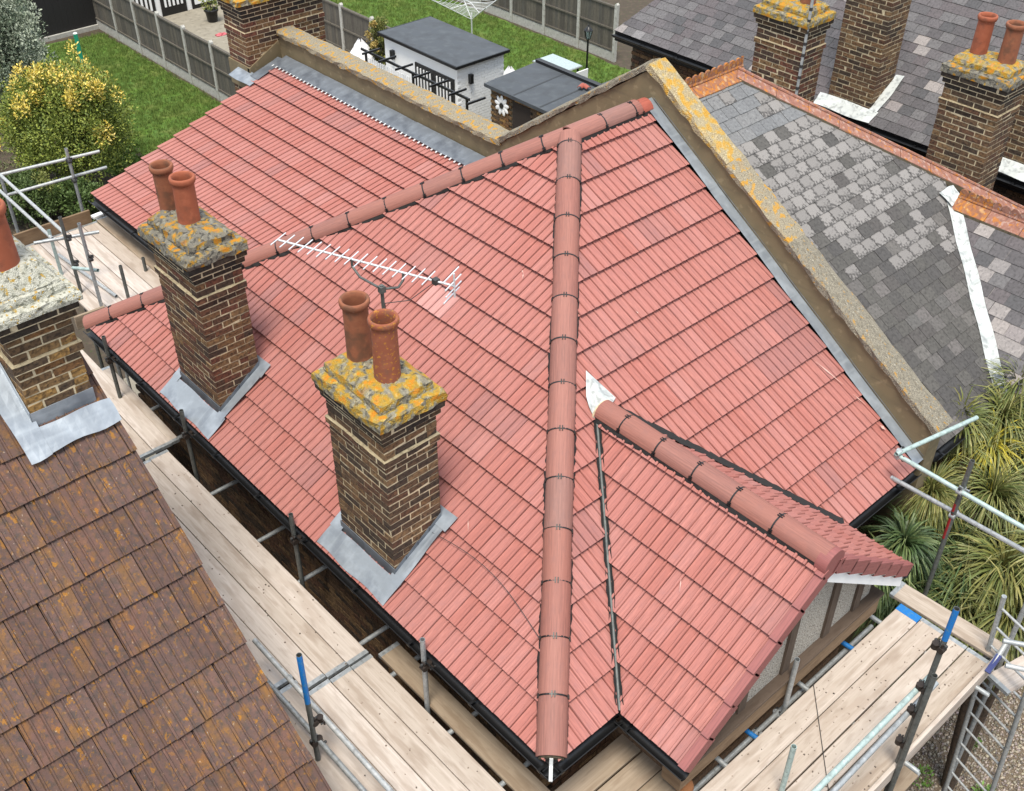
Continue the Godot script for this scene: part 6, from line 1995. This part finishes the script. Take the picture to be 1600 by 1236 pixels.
	put("doorway", boxm(Vector3(0.04, 1.95, 0.68), Vector3(sx0 - 0.003, G + 0.98, -15.04)), M.soot, sh)
	put("window", boxm(Vector3(0.04, 0.9, 0.5), Vector3(sx0 - 0.003, G + 1.5, -14.0)), M.glass, sh)
	var sr := MB.new()
	sr.rbox(Vector3((sx0 + sx1) / 2, G + 2.16, (sz0 + sz1) / 2), Vector3(sx1 - sx0 + 0.28, 0.09, sz1 - sz0 + 0.24), 0.02, Basis(Vector3(0, 0, 1), 0.05))
	put("roof", sr.mesh(), M.felt, sh)
	for k in 2: put("felt_seam", boxm(Vector3(sx1 - sx0 + 0.2, 0.006, 0.05), Vector3((sx0 + sx1) / 2, G + 2.208, lerpf(sz0, sz1, (k + 1) / 3.0)), Basis(Vector3(0, 0, 1), 0.05)), M.felt_seam, sh)
	put("roof_kerb", boxm(Vector3(0.14, 0.10, sz1 - sz0 + 0.2), Vector3(sx1 + 0.06, G + 2.27, (sz0 + sz1) / 2)), M.black, sh)
	var da := thing("daisy_ornament", "white daisy shaped ornament on the brick shed's wall", "ornament", Vector3(sx0 - 0.05, G + 1.72, -15.75))
	for k in 9:
		var a := TAU * k / 9.0
		var pm := MB.new()
		pm.lathe(Vector3.ZERO, [Vector2(0, 0.016), Vector2(0.045, 0.010), Vector2(0.06, 0.0), Vector2(0.045, -0.010), Vector2(0, -0.016)], 10)
		put("petal", pm.mesh(), M.white, da, Transform3D(Basis(Vector3.RIGHT, a) * Basis(Vector3(0, 1.9, 0), Vector3(-1, 0, 0), Vector3(0, 0, 1)), Vector3(0, cos(a) * 0.16, sin(a) * 0.16)))
	var ct := MB.new()
	ct.tube(Vector3(-0.03, 0, 0), Vector3(0.02, 0, 0), 0.07, 0.07, 14)
	put("flower_centre", ct.mesh(), M.black, da)
	for q in [[Vector3(14.72, G + 2.28, -14.28), 0.4], [Vector3(14.86, G + 2.28, -14.10), 1.3]]:
		tag(put("broken_tile", arc_mesh(0.22, 0.07, 0.012, 1.3), M.ridge_bright, null, Transform3D(Basis(Vector3.UP, q[1]), q[0])), "broken piece of red ridge tile lying on the black shed roof", "tile", "broken tiles on the shed roof")
	# rotary clothes airer
	var ra := thing("clothes_airer", "white rotary clothes airer opened out on the far lawn", "clothes airer", Vector3(17.75, G, -21.9))
	var pm := MB.new(); pm.tube(Vector3.ZERO, Vector3(0, 1.45, 0), 0.022, 0.022, 8)
	put("post", pm.mesh(), M.metal_white, ra)
	var tips := []
	for k in 4:
		var a := 0.35 + TAU * k / 4.0
		var tip := Vector3(cos(a) * 1.25, 2.0, sin(a) * 1.25)
		tips.append(tip)
		var am := MB.new()
		am.tube(Vector3(0, 1.25, 0), tip, 0.014, 0.014, 6)
		am.tube(Vector3(0, 1.75, 0), tip.lerp(Vector3(0, 1.25, 0), 0.45), 0.012, 0.012, 6)
		put("arm", am.mesh(), M.metal_white, ra)
	var ln := MB.new()
	for j in 9:
		var f := 0.25 + j * 0.085
		for k in 4:
			var base := Vector3(0, 1.25, 0)
			ln.tube(base.lerp(tips[k], f), base.lerp(tips[(k + 1) % 4], f), 0.006, 0.006, 4, false)
	put("line", ln.mesh(), M.metal_white, ra)
	# lantern post
	var lp := thing("garden_lantern", "black lantern on a thin post at the edge of the far lawn", "lantern", Vector3(19.6, G, -18.75))
	var lm := MB.new(); lm.tube(Vector3.ZERO, Vector3(0, 1.05, 0), 0.03, 0.03, 8)
	put("post", lm.mesh(), M.black, lp)
	var lh := MB.new()
	lh.lathe(Vector3(0, 1.05, 0), [Vector2(0.04, 0), Vector2(0.07, 0.02), Vector2(0.07, 0.02), Vector2(0.05, 0.03)], 6)
	lh.lathe(Vector3(0, 1.33, 0), [Vector2(0.15, 0), Vector2(0.15, 0.01), Vector2(0.05, 0.10), Vector2(0.02, 0.13), Vector2(0.03, 0.16), Vector2(0, 0.18)], 6)
	for k in 6: lh.tube(Vector3(cos(k * TAU / 6) * 0.06, 1.06, sin(k * TAU / 6) * 0.06), Vector3(cos(k * TAU / 6) * 0.13, 1.34, sin(k * TAU / 6) * 0.13), 0.010, 0.010, 5)
	put("lantern_frame", lh.mesh(), M.black, lp)
	var lg := MB.new(); lg.lathe(Vector3(0, 1.07, 0), [Vector2(0.055, 0), Vector2(0.12, 0.26)], 6)
	put("pane", lg.mesh(), M.glass_pane, lp)
	# glass topped table and white chair beyond the shed
	var tb := thing("garden_table", "glass topped garden table behind the brick shed", "table", Vector3(18.2, G, -18.6))
	put("table_top", boxm(Vector3(0.8, 0.02, 1.2), Vector3(0, 0.74, 0)), M.glass_pane, tb)
	put("rim", boxm(Vector3(0.84, 0.03, 1.24), Vector3(0, 0.72, 0)), M.galv_pale, tb)
	for q in [Vector2(-0.35, -0.5), Vector2(0.35, -0.5), Vector2(-0.35, 0.5), Vector2(0.35, 0.5)]:
		put("leg", boxm(Vector3(0.04, 0.72, 0.04), Vector3(q.x, 0.36, q.y)), M.black, tb)
	var chr := thing("garden_chair", "white plastic garden chair beside the glass topped table", "chair", Vector3(18.1, G, -17.7))
	put("seat", boxm(Vector3(0.45, 0.03, 0.45), Vector3(0, 0.43, 0)), M.white, chr)
	var bkm := MB.new(); bkm.rbox(Vector3(0, 0.66, 0.22), Vector3(0.45, 0.46, 0.03), 0.012)
	put("backrest", bkm.mesh(), M.white, chr)
	for q in [Vector2(-0.2, -0.2), Vector2(0.2, -0.2), Vector2(-0.2, 0.2), Vector2(0.2, 0.2)]: put("leg", boxm(Vector3(0.035, 0.42, 0.035), Vector3(q.x, 0.21, q.y)), M.white, chr)
	var gtb := thing("grey_storage_lid", "flat grey lidded box between the shed and the far fence", "box", Vector3(17.6, G, -15.6))
	put("body", boxm(Vector3(1.4, 0.8, 1.7), Vector3(0, 0.4, 0)), M.galv_dark, gtb)
	put("lid", boxm(Vector3(1.5, 0.06, 1.8), Vector3(0, 0.83, 0)), M.felt, gtb)
	# covered white parasols
	for q in [[Vector3(13.35, G, -21.5), 1.0, "white sheet draped over furniture left of the garden room"], [Vector3(15.75, G, -17.95), 0.8, "white cloth bundled at the corner of the garden room"]]:
		var b := MB.new()
		var rg := RandomNumberGenerator.new(); rg.seed = int(q[1] * 10)
		var rings := []
		for r in 6:
			var ring := []
			for k in 22:
				var a := TAU * k / 22.0
				var rad: float = [0.62, 0.60, 0.52, 0.40, 0.22, 0.04][r] * q[1] * (1.0 + 0.16 * sin(a * 5.0 + r) + rg.randf_range(-0.05, 0.05))
				ring.append(Vector3(cos(a) * rad * 0.85, [0.15, 0.6, 1.05, 1.35, 1.62, 1.80][r] * q[1] + 0.06 * sin(a * 3.0 + r * 1.3), sin(a) * rad))
			rings.append(ring)
		for r in 5:
			for k in 22: b.quad(rings[r][k], rings[r][(k + 1) % 22], rings[r + 1][(k + 1) % 22], rings[r + 1][k])
		var o := thing("draped_cover", q[2], "cover", q[0])
		put("cloth", b.mesh(), M.white_cloth, o)
	# black and white timbered outhouse with a potted plant beyond the near fence
	var ou := thing("timbered_outhouse", "black and white outhouse doors beyond the lawn fence", "outhouse", Vector3(11.0, G, -31.6))
	put("wall", boxm(Vector3(4.0, 2.3, 2.2), Vector3(2.1, 1.15, -1.2)), M.white, ou)
	put("roof", boxm(Vector3(4.3, 0.1, 2.6), Vector3(2.1, 2.35, -1.2)), M.felt, ou)
	for k in 3:
		var dr := Node3D.new(); dr.name = "door"; ou.add_child(dr, true)
		put("frame", boxm(Vector3(0.92, 2.0, 0.05), Vector3(0.75 + k * 1.12, 1.0, -0.09)), M.black, dr)
		for j in 5: put("bar", boxm(Vector3(0.07, 1.5 if k < 2 else 0.5, 0.03), Vector3(0.75 + k * 1.12 - 0.3 + j * 0.15, 1.05 if k < 2 else 1.5, -0.055)), M.white, dr)
		if k == 2: put("panel", boxm(Vector3(0.72, 0.8, 0.03), Vector3(0.75 + k * 1.12, 0.55, -0.055)), M.white, dr)
	var pp := thing("plant_pot", "black plant pot with a leafy shrub before the outhouse doors", "plant pot", Vector3(13.45, G, -30.2))
	var ppm := MB.new(); ppm.lathe(Vector3.ZERO, [Vector2(0.0, 0), Vector2(0.16, 0), Vector2(0.16, 0), Vector2(0.21, 0.36), Vector2(0.24, 0.36), Vector2(0.24, 0.42), Vector2(0.20, 0.42), Vector2(0.19, 0.36), Vector2(0, 0.36)], 18)
	put("pot", ppm.mesh(), M.black, pp)
	leafy(pp, Vector3(0, 0.75, 0), Vector3(0.32, 0.40, 0.32), 320, 0.055, [Color(0.20, 0.24, 0.05), Color(0.12, 0.17, 0.04), Color(0.30, 0.28, 0.06)], 5)
	var st := MB.new(); st.tube(Vector3(0, 0.3, 0), Vector3(0, 0.8, 0), 0.015, 0.01, 6)
	put("stem", st.mesh(), M.bark, pp)
	tag(put("fabric_scrap", slab_mesh(13.0, -28.9, 0.35, 0.18, G + 0.012, G + 0.05, 0.05, 0.02, 5), mat(Color(0.78, 0.42, 0.45), 0.9)), "crumpled pink scrap on the path beyond the fence", "scrap")

# ---------------------------------------------------------------- plants
# a cloud of small leaf faces filling an ellipsoid, denser towards its skin, clumped
func leafy(parent: Node, c: Vector3, r: Vector3, n: int, size: float, cols: Array, seed: int, called := "foliage", long := 1.7) -> MeshInstance3D:
	var rg := RandomNumberGenerator.new()
	rg.seed = seed
	var b := MB.new()
	b.colored = true
	leaves_into(b, rg, c, r, n, size, cols, long)
	return put(called, b.mesh(), M.leaf, parent)

func leaves_into(b: MB, rg: RandomNumberGenerator, c: Vector3, r: Vector3, n: int, size: float, cols: Array, long := 1.7):
	for i in n:
		var d := Vector3(rg.randfn(0, 1), rg.randfn(0, 1), rg.randfn(0, 1)).normalized()
		var q := pow(rg.randf(), 0.4)
		var p := c + Vector3(d.x * r.x, d.y * r.y, d.z * r.z) * q
		var out := (Vector3(d.x / r.x, d.y / r.y, d.z / r.z).normalized() + Vector3(0, 0.5, 0) + Vector3(rg.randfn(0, 0.5), rg.randfn(0, 0.5), rg.randfn(0, 0.5))).normalized()
		var sd := out.cross(Vector3(rg.randfn(0, 1), rg.randfn(0, 1), rg.randfn(0, 1))).normalized()
		var nn := out.cross(sd)
		var s := size * rg.randf_range(0.6, 1.3)
		var col: Color = cols[rg.randi() % cols.size()]
		b.col = col * rg.randf_range(0.75, 1.25)
		var tip := p + out * s * long
		var m := p + out * s * long * 0.5
		b.quad(p, m + sd * s * 0.42 + nn * s * 0.1, tip, m - sd * s * 0.42 + nn * s * 0.1)

# an upright shrub of many clumps
func shrub(called: String, label: String, at: Vector3, r: Vector3, clumps: int, per: int, leaf: float, cols: Array, tips: Array, tip_share: float, seed: int, category := "shrub") -> Node3D:
	var t := thing(called, label, category, at)
	var rg := RandomNumberGenerator.new()
	rg.seed = seed
	var tr := MB.new()
	tr.tube(Vector3.ZERO, Vector3(0, r.y * 1.2, 0), 0.07, 0.03, 8)
	for k in 9:
		var a := TAU * k / 9.0 + rg.randf()
		var e := Vector3(cos(a) * r.x * 0.7, r.y * rg.randf_range(0.7, 1.5), sin(a) * r.z * 0.7)
		tr.tube(Vector3(0, r.y * 0.25, 0), e, 0.04, 0.012, 6)
	put("trunk", tr.mesh(), M.bark, t)
	var b := MB.new()
	b.colored = true
	var bt := MB.new()
	bt.colored = true
	for k in clumps:
		var d := Vector3(rg.randfn(0, 1), rg.randfn(0, 0.9), rg.randfn(0, 1)).normalized()
		if d.y < -0.55: d.y = -d.y
		var q := rg.randf_range(0.72, 1.0)
		var p := Vector3(d.x * r.x, d.y * r.y, d.z * r.z) * q + Vector3(0, r.y, 0)
		var cr := rg.randf_range(0.15, 0.28) * minf(r.x, r.y)
		var golden: bool = rg.randf() < tip_share and d.y > -0.25
		if golden:
			for j in 5:
				leaves_into(bt, rg, p + d * cr * 0.4 + Vector3(rg.randfn(0, 1), rg.randfn(0, 1), rg.randfn(0, 1)) * cr * 0.6, Vector3(cr * 0.5, cr * 0.75, cr * 0.5), per / 3, leaf, tips)
		else:
			leaves_into(b, rg, p, Vector3(cr, cr * 1.25, cr), per, leaf, cols)
	# inner mass
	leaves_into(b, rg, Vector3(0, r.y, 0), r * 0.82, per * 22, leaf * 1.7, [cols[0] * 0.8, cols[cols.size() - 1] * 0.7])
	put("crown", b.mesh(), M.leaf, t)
	if bt.v.size(): put("golden_sprays", bt.mesh(), M.leaf, t)
	return t

# rosette of long arching sword leaves
func rosette(b: MB, rg: RandomNumberGenerator, c: Vector3, axis: Vector3, n: int, l: float, w: float, cols: Array, droop: float, spread := 1.5):
	var x := axis.cross(Vector3(0.3, 0.2, 1)).normalized()
	var y := axis.cross(x)
	for i in n:
		var f := float(i) / n
		var a := i * 2.39996 + rg.randf_range(-0.2, 0.2)
		var el := lerpf(0.12, spread, pow(f, 0.8)) + rg.randf_range(-0.12, 0.12)
		var dir := (axis * cos(el) + (x * cos(a) + y * sin(a)) * sin(el)).normalized()
		var sd := dir.cross(axis).normalized()
		if sd.length() < 0.5: sd = x
		var ll := l * rg.randf_range(0.7, 1.1) * (0.75 + 0.25 * sin(f * PI))
		var p := c + dir * 0.03
		var col: Color = cols[rg.randi() % cols.size()]
		b.col = col * rg.randf_range(0.8, 1.25)
		var seg := 6
		var prev := p
		var pw := w * 0.6
		var v := dir
		for s in seg:
			v = (v + Vector3.DOWN * droop * (0.10 + 0.12 * s) * rg.randf_range(0.7, 1.2)).normalized()
			var nx := prev + v * ll / seg
			var ff := float(s + 1) / seg
			var nw := w * (1.0 - pow(ff, 2.2)) * (0.7 + 0.6 * ff * (1.0 - ff) * 2.0)
			var up := sd.cross(v).normalized() * w * 0.22
			# a folded blade: two faces meeting along the midrib
			b.quad(prev - up * 0.0, nx, nx + sd * nw * 0.5 + up * (1.0 - ff), prev + sd * pw * 0.5 + up)
			b.quad(prev, nx, nx - sd * nw * 0.5 + up * (1.0 - ff), prev - sd * pw * 0.5 + up)
			prev = nx
			pw = nw

func palm(label: String, base: Vector3, heads: Array, cols: Array, seed: int, l: float, w := 0.045):
	var t := thing("cordyline", label, "plant", base)
	var rg := RandomNumberGenerator.new()
	rg.seed = seed
	var tr := MB.new()
	for h in heads:
		var p: Vector3 = h[0] - base
		var mid := Vector3(p.x * 0.35, p.y * 0.55, p.z * 0.35)
		tr.tube(Vector3.ZERO, mid, 0.09, 0.06, 9)
		tr.tube(mid, p, 0.06, 0.045, 9)
	put("trunk", tr.mesh(), M.bark, t)
	for h in heads:
		var b := MB.new()
		b.colored = true
		var p: Vector3 = h[0] - base
		rosette(b, rg, p, (h[1] as Vector3).normalized(), int(h[2] * 2.4), l * h[3] * 1.08, w * 0.70, cols if h.size() < 5 else h[4], 1.0)
		# the withered skirt below
		rosette(b, rg, p - Vector3(0, 0.12, 0), (h[1] as Vector3).normalized(), int(h[2] * 0.25), l * h[3] * 0.9, w * 0.8, [Color(0.30, 0.23, 0.13), Color(0.38, 0.31, 0.18), Color(0.22, 0.18, 0.10)], 2.2, 2.2)
		put("leaf_head", b.mesh(), M.sword, t)

func plants():
	var G := GROUND
	var gy := [Color(0.22, 0.27, 0.045), Color(0.16, 0.21, 0.038), Color(0.29, 0.33, 0.06), Color(0.11, 0.155, 0.03)]
	var gold := [Color(0.62, 0.46, 0.07), Color(0.70, 0.55, 0.12), Color(0.52, 0.42, 0.06), Color(0.76, 0.62, 0.20)]
	shrub("golden_shrub", "large rounded green shrub with bright yellow new growth on the near lawn", Vector3(5.15, G, -22.3), Vector3(1.42, 1.42, 1.42), 230, 210, 0.042, gy, gold, 0.11, 3)
	shrub("grey_conifer", "tall grey green conifer at the end of the near lawn", Vector3(5.3, G, -27.2), Vector3(1.35, 1.9, 1.7), 190, 200, 0.045, [Color(0.20, 0.24, 0.17), Color(0.15, 0.19, 0.13), Color(0.27, 0.31, 0.22), Color(0.10, 0.14, 0.09)], [Color(0.33, 0.37, 0.28)], 0.12, 5, "tree")
	shrub("dark_shrub", "dark low shrub in the soil beside the rear deck rails", Vector3(3.35, G, -21.2), Vector3(0.8, 0.6, 0.8), 60, 90, 0.04, [Color(0.07, 0.11, 0.03), Color(0.10, 0.15, 0.04)], [Color(0.2, 0.22, 0.06)], 0.05, 6)
	shrub("leafy_shrub", "small leafy shrub half hidden under the rear deck rails", Vector3(4.4, G, -20.6), Vector3(0.6, 0.45, 0.6), 40, 90, 0.04, [Color(0.08, 0.13, 0.03), Color(0.11, 0.17, 0.05)], [Color(0.2, 0.25, 0.06)], 0.05, 7)
	shrub("column_shrub", "narrow yellowish green shrub at the left end of the garden room", Vector3(13.75, G, -21.1), Vector3(0.36, 1.25, 0.36), 60, 90, 0.035, [Color(0.22, 0.22, 0.06), Color(0.15, 0.17, 0.04), Color(0.10, 0.12, 0.03)], [Color(0.38, 0.28, 0.08)], 0.2, 8)
	# rough ground cover where the left garden's soil shows
	var rg := RandomNumberGenerator.new()
	rg.seed = 91
	var gc := MB.new()
	gc.colored = true
	for k in 240:
		var p := Vector3(rg.randf_range(1.5, 7.0), G + 0.05, rg.randf_range(-25.5, -17.0))
		leaves_into(gc, rg, p, Vector3(0.22, 0.10, 0.22), 40, 0.045, [Color(0.10, 0.14, 0.04), Color(0.15, 0.16, 0.07), Color(0.18, 0.14, 0.09)])
	tag(put("ground_cover", gc.mesh(), M.leaf), "low weeds and dead stems over the soil beside the near lawn", "weeds", "", "stuff")
	# grass blades: uneven tufts over both lawns
	var tuft := MB.new()
	tuft.colored = true
	for k in 9:
		var a := k * 2.4
		var o := Vector3(cos(a), 0, sin(a)) * 0.03 * (k % 3)
		var tip := o + Vector3(cos(a * 1.7) * 0.03, 0.05 + 0.012 * (k % 4), sin(a * 1.7) * 0.03)
		var sd := Vector3(-sin(a), 0, cos(a)) * 0.006
		tuft.tri(o - sd, o + sd, tip)
	var mm := MultiMesh.new()
	mm.transform_format = MultiMesh.TRANSFORM_3D
	mm.use_colors = true
	mm.mesh = tuft.mesh()
	var n := 26000
	mm.instance_count = n
	for i in n:
		var p: Vector3
		if i < 12000: p = Vector3(rg.randf_range(6.0, 10.2), G + 0.012, rg.randf_range(-31.6, -19.5))
		else: p = Vector3(rg.randf_range(15.0, 20.7), G + 0.012, rg.randf_range(-30.0, -16.5))
		var sc := rg.randf_range(0.6, 1.5)
		mm.set_instance_transform(i, Transform3D(Basis(Vector3.UP, rg.randf() * TAU).scaled(Vector3(sc, sc * rg.randf_range(0.6, 1.3), sc)), p))
		var v := rg.randf()
		mm.set_instance_color(i, Color(0.10 + 0.07 * v, 0.170 + 0.07 * v, 0.028 + 0.02 * v))
	var gi := MultiMeshInstance3D.new()
	gi.multimesh = mm
	gi.material_override = M.grass
	gi.name = "grass"
	add_child(gi)
	tag(gi, "short mown green grass of the lawns", "grass", "", "stuff")
	# loose gravel in the front garden
	var pb := MB.new()
	pb.lathe(Vector3.ZERO, [Vector2(0, 0.011), Vector2(0.014, 0.008), Vector2(0.018, 0), Vector2(0.0, -0.004)], 6)
	var pbm := pb.mesh()
	var gm := MultiMesh.new()
	gm.transform_format = MultiMesh.TRANSFORM_3D
	gm.use_colors = true
	gm.mesh = pbm
	var gn := 16000
	gm.instance_count = gn
	for i in gn:
		var p := Vector3(rg.randf_range(4.2, 9.5), G + 0.01, rg.randf_range(0.3, 3.2))
		var sc := rg.randf_range(0.6, 1.5)
		gm.set_instance_transform(i, Transform3D(Basis.from_euler(Vector3(rg.randf_range(-0.5, 0.5), rg.randf() * TAU, 0)).scaled(Vector3(sc, sc, sc * rg.randf_range(0.6, 1.0))), p))
		var v := rg.randf_range(0.10, 0.42)
		gm.set_instance_color(i, Color(v, v * rg.randf_range(0.80, 0.92), v * rg.randf_range(0.62, 0.80)))
	var gmi := MultiMeshInstance3D.new()
	gmi.multimesh = gm
	gmi.material_override = M.stone
	gmi.name = "gravel"
	add_child(gmi)
	tag(gmi, "mixed brown and buff gravel below the ladder", "gravel", "", "stuff")
	for q in [[Vector3(5.9, G, 1.05), 0.16], [Vector3(6.3, G, 1.75), 0.12], [Vector3(5.2, G, 1.5), 0.12], [Vector3(6.9, G, 1.2), 0.10]]:
		var w := thing("weed", "small green weed growing in the gravel", "weed", q[0], "weeds in the gravel")
		leafy(w, Vector3(0, 0.08, 0), Vector3(q[1], 0.10, q[1]), 120, 0.035, [Color(0.10, 0.2, 0.03), Color(0.14, 0.26, 0.05)], int(q[0].x * 100))
	# cordylines beside the gable
	var pg := [Color(0.125, 0.148, 0.043), Color(0.172, 0.187, 0.058), Color(0.094, 0.121, 0.035), Color(0.218, 0.211, 0.078)]
	var py := [Color(0.195, 0.195, 0.055), Color(0.156, 0.168, 0.051), Color(0.242, 0.226, 0.078), Color(0.109, 0.133, 0.039), Color(0.133, 0.156, 0.047)]
	var pd := [Color(0.055, 0.094, 0.035), Color(0.078, 0.125, 0.047), Color(0.109, 0.156, 0.055), Color(0.148, 0.187, 0.070)]
	var pb2 := [Color(0.406, 0.343, 0.039), Color(0.312, 0.281, 0.047), Color(0.234, 0.234, 0.047)]
	palm("cordyline with a dense olive star-shaped head against the red front slope", Vector3(5.95, G, 0.05), [[Vector3(5.70, -0.60, 0.08), Vector3(-0.5, 1, 0.5), 260, 0.66, py], [Vector3(6.2, -0.60, 0.55), Vector3(0.1, 1, 0.5), 150, 0.9], [Vector3(5.9, -0.9, -0.05), Vector3(-0.2, 1, 0.2), 110, 0.8, pd]], pg, 11, 0.80, 0.032)
	palm("cordyline with long dark green arching leaves below the front gutter corner", Vector3(5.35, G, 0.55), [[Vector3(5.02, -1.40, 0.40), Vector3(-0.3, 1, 0.2), 170, 0.95], [Vector3(5.30, -1.45, 0.85), Vector3(-0.1, 1, 0.5), 160, 1.0, pg], [Vector3(5.6, -1.25, 0.70), Vector3(0.2, 1, 0.3), 130, 0.9], [Vector3(4.85, -1.9, 0.75), Vector3(-0.2, 1, 0.3), 120, 0.9], [Vector3(4.78, -1.15, 0.16), Vector3(-0.2, 1, 0.2), 130, 0.7], [Vector3(5.05, -0.85, 0.22), Vector3(-0.1, 1, 0.3), 120, 0.65]], pd, 12, 0.88, 0.045)
	palm("tall cordyline with a bright yellow centre against the slate roof", Vector3(7.1, G, 0.25), [[Vector3(6.95, -0.22, 0.12), Vector3(-0.2, 1, 0.3), 210, 0.85, py], [Vector3(6.60, -0.38, 0.22), Vector3(-0.3, 1, 0.3), 90, 0.78, pb2], [Vector3(7.35, -0.08, 0.05), Vector3(0.1, 1, 0.1), 210, 0.9], [Vector3(7.0, -0.42, 0.75), Vector3(0.1, 1, 0.5), 170, 0.95], [Vector3(7.7, -0.2, 0.35), Vector3(0.1, 1, 0.3), 170, 0.9, py], [Vector3(6.5, -0.15, -0.15), Vector3(-0.3, 1, 0.2), 150, 0.7, py]], pg, 13, 0.80, 0.036)
	palm("cordyline with pale straw-edged leaves leaning over the end of the gable deck", Vector3(6.1, G, 1.35), [[Vector3(5.75, -1.10, 1.05), Vector3(-0.3, 1, 0.3), 160, 1.0], [Vector3(6.1, -0.85, 1.45), Vector3(0.1, 1, 0.4), 160, 1.0], [Vector3(5.5, -1.6, 0.95), Vector3(-0.4, 0.8, 0.2), 120, 0.9, pd], [Vector3(5.45, -1.35, 1.35), Vector3(-0.3, 0.9, 0.4), 110, 0.95]], py, 14, 0.88, 0.045)
	palm("dark cordyline filling the gap behind the red-painted standard", Vector3(6.5, G, 0.7), [[Vector3(6.25, -1.1, 0.5), Vector3(0, 1, 0.2), 150, 0.95], [Vector3(6.7, -0.9, 1.0), Vector3(0, 1, 0.2), 150, 0.95], [Vector3(6.0, -1.7, 0.3), Vector3(0, 1, 0.2), 130, 0.95], [Vector3(7.2, -0.8, 1.1), Vector3(0, 1, 0.2), 140, 0.95, pg]], pd, 15, 0.85, 0.045)
